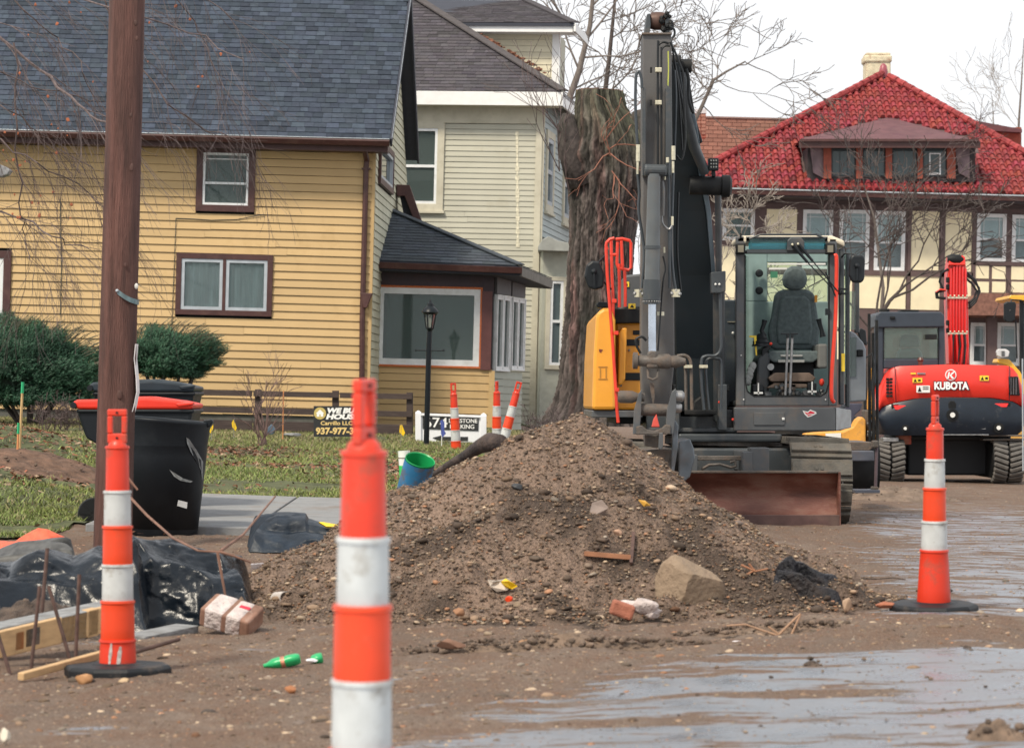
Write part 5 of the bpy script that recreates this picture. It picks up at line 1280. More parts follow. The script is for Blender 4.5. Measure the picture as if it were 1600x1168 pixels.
# left (viewer's) side: amber counterweight shell
P('side_shell', lambda b: b.pp([(925, 640), (927, 560), (931, 495), (934, 487), (943, 481), (955, 481), (962, 500), (962, 640)], UD-.2, 3.2), M_orange, bev=.03)
P('side_shell', lambda b: (b.pr(962, 504, 1010, 640, UD+.15, 2.9),), M_orange, bev=.02)
P('fender_panel', lambda b: b.pp([(966, 600), (967, 520), (972, 512), (980, 512), (979, 540), (977, 592), (970, 602)], UD-.05, .25), M_orange, bev=.015)
P('hood_cap', lambda b: b.pp([(956, 505), (957, 482), (1008, 482), (1008, 504)], UD+.0, 2.4), M_black, bev=.01)
for (x0, y0, x1, y1) in ((989, 516, 1008, 523), (978, 530, 1008, 540), (976, 582, 1004, 594)): P('grille_slot', lambda b: b.pr(x0, y0, x1, y1, UD+.135, .05), M_blackp, bev=.006)
for (x, y) in ((970, 589), (970, 602), (983, 547), (971, 626)): P('bolt', lambda b: b.ico(W(x, y, UD+.0 if x < 975 else UD+.14), .014, 1, 0), M_steel, bev=0)
P('lift_pictogram', lambda b: (b.pr(935, 572, 949, 573.5, UD-.206, .01), b.pr(937, 575, 939, 590, UD-.206, .01), b.pr(946, 575, 948, 590, UD-.206, .01), b.pr(935, 591, 949, 592.5, UD-.206, .01)), mat('ochre_sticker', (.42, .20, .03), .5), bev=0)
P('paint_chip', lambda b: b.pp([(936, 545), (942, 546), (939, 551), (936, 549)], UD-.204, .008), mat('rust_chip', (.18, .04, .02), .7), bev=0)
P('side_skirt', lambda b: b.pr(925, 641, 1004, 652, UD-.15, 3.0), M_greyl, bev=.01)
P('side_skirt', lambda b: b.pr(962, 652, 1004, 662, UD+.2, 2.5), M_black, bev=.01)
# grey tank box with stickers
P('tank_box', lambda b: b.pp([(975, 482), (976, 430), (1006, 427), (1010, 482)], UD+.9, 1.2), M_greyl, bev=.02)
for (x0, y0, x1, y1, d) in ((977, 440, 983, 448, .885), (982, 474, 993, 482, -.012)):
    s_ = P('warning_sticker', lambda b: b.pr(x0, y0, x1, y1, UD+d, .006), M_yelst, bev=0)
    P('sticker_print', lambda b: b.pp([(x0+2, y1-1.6), (x0+(x1-x0)/2, y0+1.5), (x1-2, y1-1.6)], UD+d-.003, .003), M_blackp, s_, 0)
# red handrails
for pts in ([(949, 390), (947, 384), (948, 379), (953, 374), (960, 372)], [(947, 386), (949, 430), (953, 480), (957, 530), (961, 590), (964, 640), (966, 660)], [(955, 376), (956, 420), (958, 470), (957, 500), (960, 520)],
            [(967, 412), (968, 440), (968, 480)], [(976, 420), (977, 450), (977, 479)], [(962, 374), (972, 373), (984, 376), (986, 380), (986, 418), (982, 422), (966, 419), (964, 412), (965, 378)], [(953, 398), (964, 398)], [(958, 470), (958, 505)],
            [(971, 376), (972, 400), (973, 420)]):
    d = -.35 if pts[0][0] < 952 else -.15
    P('handrail', lambda b: b.pt([(x, y, UD+d) for x, y in pts], 2.6, 8), M_redr, bev=0, sm=True)
for (x, y) in ((964, 609), (963, 520), (960, 470)): P('rail_clamp', lambda b: b.pr(x-3.5, y-3, x+3.5, y+3, UD-.40, .06), M_redr, bev=.004)
P('mirror', lambda b: b.pp([(913, 432), (916, 414), (925, 407), (937, 409), (945, 428), (943, 449), (930, 453), (919, 449)], UD-.3, .08), M_blackp, bev=.02)
P('mirror_mount', lambda b: (b.ico(W(928, 424, UD-.32), .028, 2, 0), b.pt([(943, 440, UD-.25), (955, 452, UD-.2)], 1.6, 6), b.pt([(935, 410, UD-.25), (947, 398, UD-.2)], 1.6, 6), b.pt([(928, 424, UD-.33), (929, 446, UD-.33)], 1.6, 6)), M_blackp, bev=0)
P('work_lamp', lambda b: b.pp([(931, 476), (936, 471), (950, 472), (950, 480), (934, 481)], UD-.15, .15), M_blackp, bev=.01)

# ---- boom: box section lofted from the foot up and over towards the arm
def loft(b, secs):  # (xl, xr, y, D, depth)
    vs = []
    for xl, xr, y, D, dp in secs: a, c = W(xl, y, D), W(xr, y, D); vs += [a, c, c+Vector((0, dp, 0)), a+Vector((0, dp, 0))]
    fs = [(0, 3, 2, 1)]; m = len(secs)-1
    for i in range(m):
        for k in range(4): k2 = (k+1) % 4; fs.append((4*i+k, 4*i+k2, 4*i+4+k2, 4*i+4+k))
    fs.append((4*m, 4*m+1, 4*m+2, 4*m+3)); return b.add(vs, fs)
P('boom', lambda b: loft(b, [(1058, 1122, 655, 26.9, .35), (1056, 1118, 560, 26.7, .5), (1052, 1114, 430, 26.2, .62), (1049, 1103, 330, 25.7, .66), (1047, 1090, 260, 25.3, .6), (1046, 1073, 180, 24.8, .5), (1046, 1066, 130, 24.5, .42), (1048, 1062, 98, 24.35, .3)]),
  mat('boom_paint', (.030, .042, .050), .42, spec=.4, var=.1, scale=3, dirt=(.035, .040, .042), dscale=3, damt=.5, dth=.5), bev=.012)
P('boom_side_web', lambda b: loft(b, [(1114, 1119, 440, 26.15, .5), (1104, 1111, 330, 25.65, .6), (1091, 1100, 262, 25.25, .55), (1074, 1086, 178, 24.75, .45)]), mat('boom_lit_side', (.16, .21, .25), .35, var=.15), bev=.006)  # boom paint made lighter: light on the side face put into the colour
P('boom_pivot', lambda b: (b.lathe([(.078, -.16), (.085, -.15), (.085, .14), (.078, .15)], 20, W(1105, 290, 25.3), Matrix.Rotation(math.pi/2, 3, 'Y')), b.lathe([(.10, .13), (.10, .2), (.07, .22)], 20, W(1105, 290, 25.3), Matrix.Rotation(math.pi/2, 3, 'Y'))), M_black, bev=0, sm=True)
P('boom_light', lambda b: (b.pr(1107, 247, 1123, 266, 25.2, .1), b.pr(1112, 266, 1118, 276, 25.25, .05)), M_blackp, bev=.008)
P('light_lens', lambda b: [b.ico(W(1111+(i % 3)*4, 251+(i//3)*5, 25.19), .009, 1, 0) for i in range(9)], mat('led_lens', (.35, .36, .33), .2), bev=0)
P('boom_cylinder', lambda b: b.pt([(1122, 302, 25.6), (1123, 425, 26.0)], 5, 16), M_greyl, bev=0, sm=True)
P('boom_cylinder', lambda b: b.pt([(1123, 430, 25.95), (1124, 655, 26.5)], 9.5, 18), M_grey, bev=0, sm=True)
P('cylinder_gland', lambda b: b.pp([(1111, 425), (1134, 423), (1134, 455), (1127, 458), (1112, 458)], 25.85, .2), M_grey, bev=.01)
for x in (1118, 1124): P('bolt', lambda b: b.ico(W(x, 444, 25.84), .012, 1, 0), M_white, bev=0)
P('arm_cylinder', lambda b: b.pt([(1066, 112, 24.6), (1072, 175, 24.75), (1084, 228, 25.0), (1101, 268, 25.25)], [7, 8, 8.5, 8], 14), M_grey, bev=0, sm=True)
P('arm_cylinder', lambda b: b.pt([(1074, 128, 24.7), (1082, 185, 24.9), (1093, 222, 25.05)], [4, 5, 5], 12), M_black, bev=0, sm=True)
P('cylinder_eye', lambda b: (b.lathe([(.06, -.07), (.06, .07)], 16, W(1068, 103, 24.6), Matrix.Rotation(math.pi/2, 3, 'Y')), b.lathe([(.05, -.05), (.05, .05)], 16, W(1055, 95, 24.5), Matrix.Rotation(math.pi/2, 3, 'Y'))), M_black, bev=0, sm=True)
# ---- arm (stick)
AD = 23.7
P('arm', lambda b: (loft(b, [(1004, 1047, 634, AD, .34), (1002, 1054, 560, AD, .36), (1004, 1051, 275, AD+.05, .38), (1004, 1049, 53, AD+.15, .36)])), mat('arm_paint', (.088, .084, .082), .42, spec=.45, var=.15, scale=3, dirt=(.10, .078, .062), dscale=4, damt=.6, dth=.52, bump=.06), bev=.012)
P('arm_rail', lambda b: (b.pp([(1004, 275), (1004, 140), (1007, 134), (1009, 140), (1009, 275)], AD-.05, .1), b.pp([(1040, 275), (1040, 138), (1043, 133), (1049, 140), (1049, 275)], AD-.05, .1)), M_grey, bev=.004)
P('arm_rim', lambda b: b.pr(1003, 51, 1050, 54, AD+.12, .4), M_dirty, bev=.003)
P('arm_head', lambda b: (b.pp([(1007, 52), (1011, 22), (1016, 21), (1017, 40), (1015, 52)], AD+.2, .3), b.pp([(1038, 52), (1040, 22), (1046, 20), (1048, 36), (1046, 52)], AD+.2, .3)), M_grey, bev=.006)
P('head_barrel', lambda b: b.lathe([(.045, -.075), (.07, -.06), (.078, -.02), (.078, .03), (.066, .07), (.05, .08)], 20, W(1028, 33, AD+.3), Matrix.Rotation(math.pi/2, 3, 'Y')), mat('brown_steel', (.10, .055, .042), .5, .3, var=.3), bev=0, sm=True)
rd = random.Random(5)
P('hose_cluster', lambda b: [b.ico(W(1040+rd.uniform(-7, 9), 30+rd.uniform(-10, 18), AD+.2), rd.uniform(.015, .03), 1, .2, seed=i) for i in range(16)], M_black, bev=0)
# arm cylinder in front of the arm: barrel, gland, rod
CDp = AD-.22
P('cylinder_yoke', lambda b: (b.pr(1008, 258, 1040, 273, CDp-.02, .3), b.lathe([(.05, -.09), (.05, .09)], 16, W(1024, 266, CDp), Matrix.Rotation(math.pi/2, 3, 'Y'))), M_grey, bev=.015)
P('bucket_cylinder', lambda b: b.pt([(1022, 272, CDp), (1019, 440, CDp)], [10, 12.3], 24), mat('cylinder_paint', (.085, .095, .10), .28, spec=.6, var=.15, scale=6, dirt=(.10, .085, .07), dscale=5, damt=.5), bev=0, sm=True)
P('cylinder_gland', lambda b: (b.pt([(1019, 437, CDp), (1018, 469, CDp)], 13.8, 24), b.pt([(1018, 468, CDp), (1018, 475, CDp)], 12.6, 24)), M_grey, bev=0, sm=True)
P('gland_bolts', lambda b: [b.ico(W(1018+13*math.cos(a), 471, CDp)+Vector((0, -.07*abs(math.sin(a)), 0)), .009, 1, 0) for a in np.linspace(0, math.pi, 11)], M_steel, bev=0)
P('chrome_rod', lambda b: b.pt([(1019, 474, CDp), (1019, 550, CDp)], 6.3, 20), M_chrome, bev=0, sm=True)
P('cylinder_band', lambda b: b.pt([(1020, 384, CDp), (1020, 389, CDp)], 12.8, 24), M_grey, bev=0, sm=True)
P('rod_eye', lambda b: (b.pp([(1010, 575), (1012, 550), (1017, 547), (1026, 548), (1029, 575)], CDp-.04, .12),), M_dirty, bev=.015)
P('link_pin', lambda b: (b.lathe([(.055, -.20), (.07, -.195), (.07, -.16), (.045, -.155), (.05, 0), (.062, .02), (.062, .1), (.048, .12), (.055, .16), (.04, .2), (.03, .24)], 20, W(1026, 564, CDp), Matrix.Rotation(math.pi/2, 3, 'Y'))), M_dirty, bev=0, sm=True)
P('lifting_eye', lambda b: (b.pt([(1012, 577, CDp), (1013, 590, CDp-.02), (1020, 593, CDp-.03), (1027, 590, CDp-.02), (1029, 577, CDp)], 2.2, 8), b.pp([(1016, 598), (1022, 598), (1023, 620), (1021, 632), (1017, 612)], CDp+.02, .1)), M_dirty, bev=0)
# quick coupler
P('coupler_plate', lambda b: b.pp([(989, 678), (991, 640), (998, 615), (1003, 608), (1002, 640), (999, 678)], CDp-.08, .05), M_greyl, bev=.005)
P('coupler_plate', lambda b: b.pp([(1040, 678), (1042, 640), (1050, 612), (1056, 606), (1057, 636), (1052, 678)], CDp-.08, .05), M_greyl, bev=.005)
P('coupler_tube', lambda b: b.lathe([(.05, -.13), (.052, 0), (.05, .13)], 20, W(1021, 640, CDp), Matrix.Rotation(math.pi/2, 3, 'Y')), M_dirty, bev=0, sm=True)
P('coupler_bridge', lambda b: (b.pp([(994, 679), (994, 666), (1003, 664), (1010, 670), (1022, 673), (1035, 668), (1040, 663), (1048, 664), (1048, 678)], CDp-.1, .12), b.pp([(1008, 696), (1007, 679), (1034, 679), (1036, 694), (1026, 700)], CDp+.05, .25)), M_dirty, bev=.008)
P('coupler_hook', lambda b: b.pp([(1029, 700), (1030, 676), (1036, 675), (1036, 698), (1033, 703)], CDp-.12, .06), M_greyl, bev=.006)
P('coupler_pin', lambda b: b.lathe([(.04, -.12), (.052, -.10), (.052, .0), (.035, .04), (.035, .1)], 16, W(988, 620, CDp), Matrix.Rotation(math.pi/2, 3, 'Y')), M_dirty, bev=0, sm=True)
P('coupler_pin', lambda b: b.lathe([(.03, -.06), (.05, -.05), (.05, .03), (.03, .05)], 16, W(1060, 619, CDp), Matrix.Rotation(math.pi/2, 3, 'Y')), M_steel, bev=0, sm=True)
P('coupler_pin', lambda b: b.lathe([(.03, -.06), (.045, -.05), (.045, .03), (.03, .05)], 16, W(1056, 637, CDp), Matrix.Rotation(math.pi/2, 3, 'Y')), M_steel, bev=0, sm=True)
P('red_lock_cone', lambda b: b.pp([(1018, 667), (1021, 655), (1026, 646), (1028, 655), (1031, 667)], CDp-.06, .06), mat('red_lock', (.55, .07, .05), .5), bev=.008)
# bucket behind the heap
bk_ = P('bucket', lambda b: (b.pp([(1049, 738), (1051, 668), (1055, 656), (1060, 664), (1059, 700), (1053, 740)], CDp+.1, .07), b.pp([(1060, 690), (1078, 685), (1084, 700), (1086, 716), (1078, 745), (1060, 760)], CDp+.2, .9)), mat('bucket_steel', (.13, .15, .17), .35, .5, var=.3, scale=6, dirt=(.14, .11, .09), dscale=5, damt=.5), bev=.01)
P('bucket_body', lambda b: b.pp([(975, 740), (985, 705), (1050, 700), (1050, 790), (985, 800)], CDp+.25, .8), M_dirty, bk_, .02)
# hoses & pipes on the arm
M_hose = mat('black_hose', (.012, .014, .016), .45, spec=.3, var=.1)
M_pipe = mat('painted_pipe', (.045, .054, .062), .4, .2, var=.15)
def H(pts, r, m=M_hose, D=None, name='hydraulic_hose'):
    b = MB(); P_ = [W(q[0], q[1], (q[2] if len(q) > 2 else D)) for q in pts]
    # smooth with Catmull-Rom
    Q = []
    for i in range(len(P_)-1):
        p0, p1, p2, p3 = P_[max(i-1, 0)], P_[i], P_[i+1], P_[min(i+2, len(P_)-1)]
        for k in range(5): t = k/5; Q.append(.5*((2*p1)+(p2-p0)*t+(2*p0-5*p1+4*p2-p3)*t*t+(3*p1-p0-3*p2+p3)*t**3))
    Q.append(P_[-1]); b.tube(Q, r/S(Q[0].y), 8); return obj(name, b, m, ex, smooth=True)
H([(1003, 138), (1002, 122), (998, 112), (994, 118), (993, 140), (993, 170), (996, 225)], 2.3, M_pipe, AD-.05, 'hydraulic_pipe')
H([(996, 268), (999, 300), (998, 330), (1004, 370), (1007, 400), (1003, 450)], 2.4, M_pipe, AD-.12, 'hydraulic_pipe')
H([(1045, 68), (1036, 66), (1030, 70), (1028, 80), (1028, 258)], 1.9, M_hose, AD-.03)
H([(1047, 72), (1039, 72), (1034, 78), (1033.5, 90), (1033.5, 258)], 1.7, M_hose, AD-.03)
for y in (109, 160): obj('pipe_clamp', MB().pr(1024, y-3.5, 1034, y+3.5, AD-.09, .07), M_brass, ex, bevel=.004); obj('clamp_mount', MB().pr(1016, y-4, 1019, y+4, AD-.02, .05), M_black, ex)
H([(1047, 66), (1056, 84), (1062, 100), (1068, 118), (1069, 160), (1071, 210), (1069, 235), (1064, 250), (1057, 243)], 1.7, M_hose, AD+.1)
H([(1046, 42), (1053, 46), (1054, 54), (1050, 60)], 1.8, M_hose, AD+.1)
H([(1048, 60), (1053, 90), (1060, 140), (1064, 200), (1066, 235)], 1.5, M_hose, AD+.25)
H([(1053, 98), (1060, 130), (1066, 160), (1070, 190)], 2.5, M_hose, AD+.5); H([(1072, 108), (1076, 125), (1076, 155), (1082, 175)], 2.6, M_hose, 24.5)
H([(1054, 110), (1056, 150), (1055, 200), (1054, 230)], 2.0, M_pipe, AD+.2, 'hydraulic_pipe')
H([(1044, 80), (1044.5, 110), (1043.5, 138)], 1.0, mat('yellow_green_tape', (.45, .48, .08), .6), AD-.01, 'cable')
H([(1052, 270), (1050, 330), (1048, 380), (1052, 430), (1056, 455)], 2.3, M_pipe, AD-.1, 'hydraulic_pipe')
H([(1044, 255), (1045, 300), (1046, 450)], 2.2, M_pipe, AD-.14, 'hydraulic_pipe')
H([(1035, 283), (1037, 300), (1036, 337)], 2.2, M_greyl, AD-.2, 'hydraulic_pipe')
H([(1034, 337), (1036, 350), (1045, 358), (1050, 352)], 1.8, M_steel, AD-.16, 'hydraulic_pipe')
H([(1060, 300), (1058, 380), (1060, 420), (1064, 455)], 1.8, M_hose, AD+.1)
H([(1036, 400), (1040, 420), (1036, 440), (1030, 520), (1028, 548)], 1.4, M_hose, AD-.2)
H([(1001, 552), (995, 540), (994, 530), (1003, 526), (1010, 532)], 2.0, M_hose, AD-.15)
for (x0, y0, x1, y1) in ((993, 226, 1001, 252), (1048, 228, 1056, 250), (994, 252, 999, 272), (1049, 252, 1054, 270), (990, 452, 1006, 464), (1048, 452, 1064, 464), (1036, 386, 1040, 395), (1048, 338, 1053, 352), (1026, 487, 1039, 493), (1037, 276, 1041, 281), (1040, 246, 1046, 254)):
    obj('hose_fitting', MB().pt([((x0+x1)/2, y0, AD-.16), ((x0+x1)/2, y1, AD-.16)], (x1-x0)/2.4, 8), M_brass, ex, smooth=True)
for (x, y) in ((992, 458), (1004, 459), (1050, 458), (1062, 459), (1000, 455), (1056, 454)): obj('fitting_nut', MB().ico(W(x, y, AD-.18), .018, 1, .1, seed=x), M_steel, ex)
H([(1058, 556), (1070, 555), (1078, 562), (1080, 580), (1081, 640)], 2.6, M_dirty, UD-.55, 'hydraulic_pipe'); H([(1058, 564), (1067, 563), (1071, 572), (1072, 640)], 2.6, M_dirty, UD-.5, 'hydraulic_pipe')
H([(1125, 440), (1126, 520), (1126, 545), (1118, 555), (1103, 556), (1096, 564), (1096, 600), (1100, 640)], 2.6, M_pipe, UD-.5, 'hydraulic_pipe'); H([(1126, 640), (1127, 570), (1120, 560), (1108, 560), (1103, 570), (1104, 600), (1108, 640)], 2.4, M_pipe, UD-.45, 'hydraulic_pipe')
for x in (1075, 1099): obj('pipe_clamp', MB().pr(x-6, 570, x+7, 575, UD-.6, .08), M_brass, ex, bevel=.004)
obj('hose_guard', MB().pr(1070, 640, 1120, 648, UD-.2, .1), M_black, ex, bevel=.01)
obj('rubber_boot', MB().pp([(1078, 650), (1084, 626), (1094, 618), (1104, 622), (1112, 650)], UD-.05, .1), M_black, ex, bevel=.02)
# ---- cab
CD = UD-.05
cabm = M_greyl
P('cab_frame', lambda b: (b.pr(1150, 369, 1164, 634, CD, .09), b.pr(1295, 372, 1308, 634, CD, .09), b.pr(1164, 369, 1295, 379, CD, .12),
    b.pp([(1164, 634), (1164, 598), (1168, 611), (1178, 618), (1282, 618), (1291, 612), (1295, 598), (1295, 634)], CD, .09), b.pr(1164, 391, 1295, 396, CD+.02, .1)), cabm, bev=.012)
P('cab_frame', lambda b: (b.pr(1150, 372, 1158, 634, CD+1.2, .09), b.pr(1297, 380, 1306, 634, CD+1.2, .09), b.pr(1152, 372, 1306, 384, CD+1.2, .09)), cabm, bev=.012)
P('cab_floor', lambda b: b.pr(1152, 626, 1306, 634, CD+.09, 1.2), M_grey, bev=.01)
P('door_seal', lambda b: b.pt([(1164.5, 398, CD-.003), (1164.5, 596, CD-.003), (1168, 611, CD-.003), (1178, 618.5, CD-.003), (1282, 618.5, CD-.003), (1291, 612, CD-.003), (1295, 597, CD-.003), (1295, 398, CD-.003)], 1.0, 6), M_black, bev=0)
for (x, y) in ((1158, 555), (1162, 624), (1290, 624)): P('bolt', lambda b: b.ico(W(x, y, CD-.004), .008, 1, 0), M_white, bev=0)
P('cab_roof', lambda b: b.prism([W(1150, 380, CD+.0), W(1150, 371, CD+.0), W(1158, 368, CD), W(1300, 368, CD), W(1320, 376, CD), W(1320, 386, CD), W(1308, 380, CD)], (0, .55, 0)), mat('pale_cab_roof', (.62, .55, .42), .5, var=.15), bev=.02)
P('roof_hatch_glass', lambda b: b.pr(1171, 373, 1289, 390, CD-.03, .04), M_tealg, bev=.006)
P('roof_hatch_backing', lambda b: b.pr(1170, 372, 1290, 391, CD+.011, .01), mat('teal_liner', (.03, .30, .38), .6), bev=0)
P('roof_guard', lambda b: (b.pt([(1171, 373, CD-.06), (1188, 366.5, CD-.06), (1275, 366.5, CD-.06), (1290, 373, CD-.06)], 1.8, 6), b.pr(1167, 389.5, 1292, 395, CD-.05, .05)), M_grey, bev=0)
for x0, x1 in ((1150, 1165), (1290, 1305)):
    P('corner_lamp', lambda b: b.pr(x0, 380, x1, 397, CD-.08, .1), M_black, bev=.012)
    P('lamp_lens', lambda b: b.pr(x0+3, 383, x1-3, 394, CD-.086, .01), mat('smoked_lens', (.20, .18, .13), .2), bev=0)
P('roof_bolt', lambda b: b.pt([(1157, 371, CD), (1158, 365, CD)], 1.6, 6), M_black, bev=0)
# interior
P('rear_wall', lambda b: (b.pr(1158, 471, 1297, 626, CD+1.18, .04), b.pr(1164, 384, 1199, 471, CD+1.18, .04), b.pr(1293, 396, 1297, 471, CD+1.18, .04), b.pr(1199, 384, 1293, 410, CD+1.18, .04)), M_tealp, bev=.01)
P('rear_window', lambda b: b.pr(1199, 410, 1293, 471, CD+1.2, .01), M_cabg, bev=0)
P('side_window', lambda b: b.prism([W(1165, 400, CD+.12), W(1165, 600, CD+.12), W(1168, 600, CD+1.1), W(1168, 400, CD+1.1)], (.01, 0, 0)), M_cabg, bev=0)
P('sun_blind', lambda b: (b.pr(1200, 411, 1290, 413.5, CD+.9, .03), b.pr(1202, 418, 1230, 421, CD+.9, .03)), M_white, bev=0)
P('exit_sticker', lambda b: b.pr(1204, 424, 1215, 434, CD+1.17, .01), mat('green_sticker', (.04, .18, .10), .6), bev=0)
for (x, y) in ((1186, 427), (1186, 454)): P('air_vent', lambda b: b.lathe([(.03, 0), (.038, .01), (.038, .03), (.02, .035)], 18, W(x, y, CD+1.13), Matrix.Rotation(math.pi/2, 3, 'X')), M_blackp, bev=0)
seat = P('seat', lambda b: b.pp([(1199, 552), (1202, 548), (1278, 548), (1281, 553), (1280, 560), (1270, 566), (1210, 566), (1201, 561)], CD+.35, .5), M_seat, bev=.03)
P('seat_back', lambda b: b.pp([(1204, 540), (1201, 520), (1202, 508), (1206, 496), (1211, 462), (1215, 455), (1224, 452), (1260, 452), (1270, 456), (1274, 464), (1279, 500), (1281, 515), (1279, 540), (1273, 546), (1210, 546)], CD+.78, .14), M_seat, seat, .045)
P('seat_back_pad', lambda b: b.pp([(1216, 538), (1213, 515), (1219, 470), (1226, 462), (1258, 462), (1266, 470), (1270, 515), (1267, 538)], CD+.755, .04), M_seat, seat, .03)
P('headrest', lambda b: b.pp([(1226, 449), (1223, 436), (1227, 422), (1237, 415), (1250, 415), (1259, 422), (1262, 436), (1259, 449), (1250, 452), (1235, 452)], CD+.76, .12), M_seat, seat, .05)
P('armrest', lambda b: b.pp([(1190, 560), (1190, 545), (1204, 536), (1204, 545)], CD+.3, .5), M_blackp, seat, .01)
P('side_console', lambda b: b.pr(1278, 537, 1293, 575, CD+.3, .6), mat('grey_console', (.15, .155, .15), .7), bev=.02)
P('side_console', lambda b: b.pp([(1180, 620), (1184, 560), (1198, 545), (1203, 560), (1202, 620)], CD+.3, .6), M_grey, bev=.02)
P('seat_base', lambda b: (b.pr(1206, 566, 1272, 600, CD+.5, .4),), mat('seat_base_black', (.012, .014, .016), .7), bev=.01)
for (x0, y0, x1, y1) in ((1220, 554, 1254, 557), (1216, 562, 1257, 566)): P('base_slot', lambda b: b.pr(x0, y0, x1, y1, CD+.33, .02), mat('grey_plate', (.35, .36, .35), .6), bev=.003)
P('boot_mat', lambda b: (b.pp([(1200, 590), (1212, 582), (1265, 582), (1275, 590), (1270, 596), (1205, 596)], CD+.2, .3), b.pp([(1198, 606), (1210, 598), (1268, 600), (1274, 606)], CD+.2, .3)), mat('muddy_mat', (.17, .125, .095), .9, var=.4), bev=.01)
P('floor_clutter', lambda b: [b.ico(W(1180+rd.uniform(0, 105), 609+rd.uniform(-7, 8), CD+rd.uniform(.12, .3)), rd.uniform(.02, .045), 1, .3, seed=i) for i in range(22)], M_grey, bev=0)
P('pedal', lambda b: (b.pr(1176, 600, 1192, 612, CD+.1, .1), b.pr(1262, 598, 1276, 614, CD+.12, .1)), M_blackp, bev=.01)
P('pedal_cross', lambda b: (b.pr(1184, 598, 1186, 616, CD+.08, .02), b.pr(1178, 612, 1192, 615, CD+.08, .02), b.pr(1268, 596, 1270, 616, CD+.08, .02), b.pr(1262, 610, 1276, 613, CD+.08, .02)), M_white, bev=0)
for x in (1222, 1238): P('pedal_bracket', lambda b: (b.ico(W(x, 607, CD+.14), .022, 1, 0), b.ico(W(x+1, 615, CD+.14), .022, 1, 0), b.pr(x-5, 600, x+5, 620, CD+.2, .05)), M_dirty, bev=0)
for a, c in (((1231, 524), (1227, 617)), ((1238, 524), (1234, 617))): P('travel_lever', lambda b: b.pt([(*a, CD+.12), (*c, CD+.12)], 2.0, 8), M_steel, bev=0, sm=True)
P('lever_grip', lambda b: (b.pp([(1220, 520), (1233, 520), (1234, 523), (1221, 522.5)], CD+.1, .03), b.pp([(1235, 520), (1248, 520), (1247, 522.5), (1236, 523)], CD+.1, .03), b.pr(1229, 522, 1233, 528, CD+.1, .03), b.pr(1236, 522, 1240, 528, CD+.1, .03)), M_blackp, bev=.004)
for pts in (((1195, 500), (1193, 508), (1190, 516), (1194, 526)), ((1279, 498), (1281, 506), (1284, 516), (1286, 526))):
    P('joystick', lambda b: b.pt([(*p, CD+.35) for p in pts], [4.5, 3.6, 3.4, 5], 10), M_blackp, bev=0, sm=True)
P('joystick_boot', lambda b: b.lathe([(.09, 0), (.075, .03), (.08, .04), (.06, .07), (.062, .08), (.03, .12)], 14, W(1189, 541, CD+.35)), M_blackp, bev=0, sm=True)
P('red_knob', lambda b: b.ico(W(1204.5, 537, CD+.3), .015, 2, 0), M_redr, bev=0); P('red_knob', lambda b: b.ico(W(1284, 597, CD+.12), .03, 2, .05, (.8, 1, 1.2)), M_redr, bev=0)
P('cup', lambda b: b.lathe([(.0, 0), (.03, .005), (.032, .02)], 14, W(1204, 573, CD+.28), Matrix.Rotation(math.pi/2, 3, 'X')), mat('pale_disc', (.4, .42, .42), .6), bev=0)
P('yellow_tag', lambda b: (b.pr(1171, 524, 1182, 527, CD+.3, .02), b.pp([(1178, 527), (1182, 527), (1183, 555), (1181, 555)], CD+.3, .02)), M_yelst, bev=0)
P('seat_tag', lambda b: b.pr(1273, 461, 1277, 472, CD+.75, .02), mat('orange_tag', (.75, .33, .04), .6), bev=0)
P('white_bag', lambda b: [b.ico(W(1170+rd.uniform(-3, 6), 572+i*6, CD+.25), .035, 2, .15, (1, .7, 1.2), seed=i) for i in range(5)], mat('grey_bag', (.30, .31, .30), .7, var=.2), bev=0, sm=True)
# wipers and plate
P('wiper_plate', lambda b: b.pp([(1229, 392), (1230, 376), (1235, 371), (1252, 371), (1257, 377), (1257, 392)], CD-.09, .04), M_grey, bev=.01)
P('wiper_arm', lambda b: (b.pt([(1238, 382, CD-.11), (1262, 410, CD-.12)], [3.2, 2.4], 6), b.pt([(1262, 410, CD-.12), (1300, 450, CD-.12)], 1.0, 5), b.pt([(1247, 381, CD-.11), (1270, 408, CD-.12)], [3.2, 2.2], 6), b.pt([(1270, 408, CD-.12), (1309, 455, CD-.12)], 1.0, 5)), M_blackp, bev=0)
P('wiper_blade', lambda b: (b.pt([(1262, 449, CD-.12), (1296, 431, CD-.12)], 1.0, 5), b.pt([(1290, 425, CD-.12), (1305, 462, CD-.12)], 1.3, 5)), M_blackp, bev=0)
P('wiper_pivot', lambda b: (b.ico(W(1238, 382, CD-.13), .014, 1, 0), b.ico(W(1247, 381, CD-.13), .014, 1, 0)), M_brass, bev=0)
H([(1304, 400, CD-.1), (1307, 402, CD-.1), (1307, 440, CD-.1), (1305.5, 500, CD-.1), (1302, 550, CD-.1), (1299.5, 590, CD-.1), (1299.5, 620, CD-.1), (1303, 628, CD-.08)], 3.1, M_redr, None, 'handrail')
P('door_latch', lambda b: (b.pr(1308, 450, 1326, 453, CD-.05, .03), b.pr(1308, 457, 1326, 460, CD-.05, .03), b.ico(W(1313, 456, CD-.06), .03, 1, .1)), M_blackp, bev=0)
P('window_latch', lambda b: b.pr(1290, 482, 1297, 492, CD-.03, .04), M_blackp, bev=0)
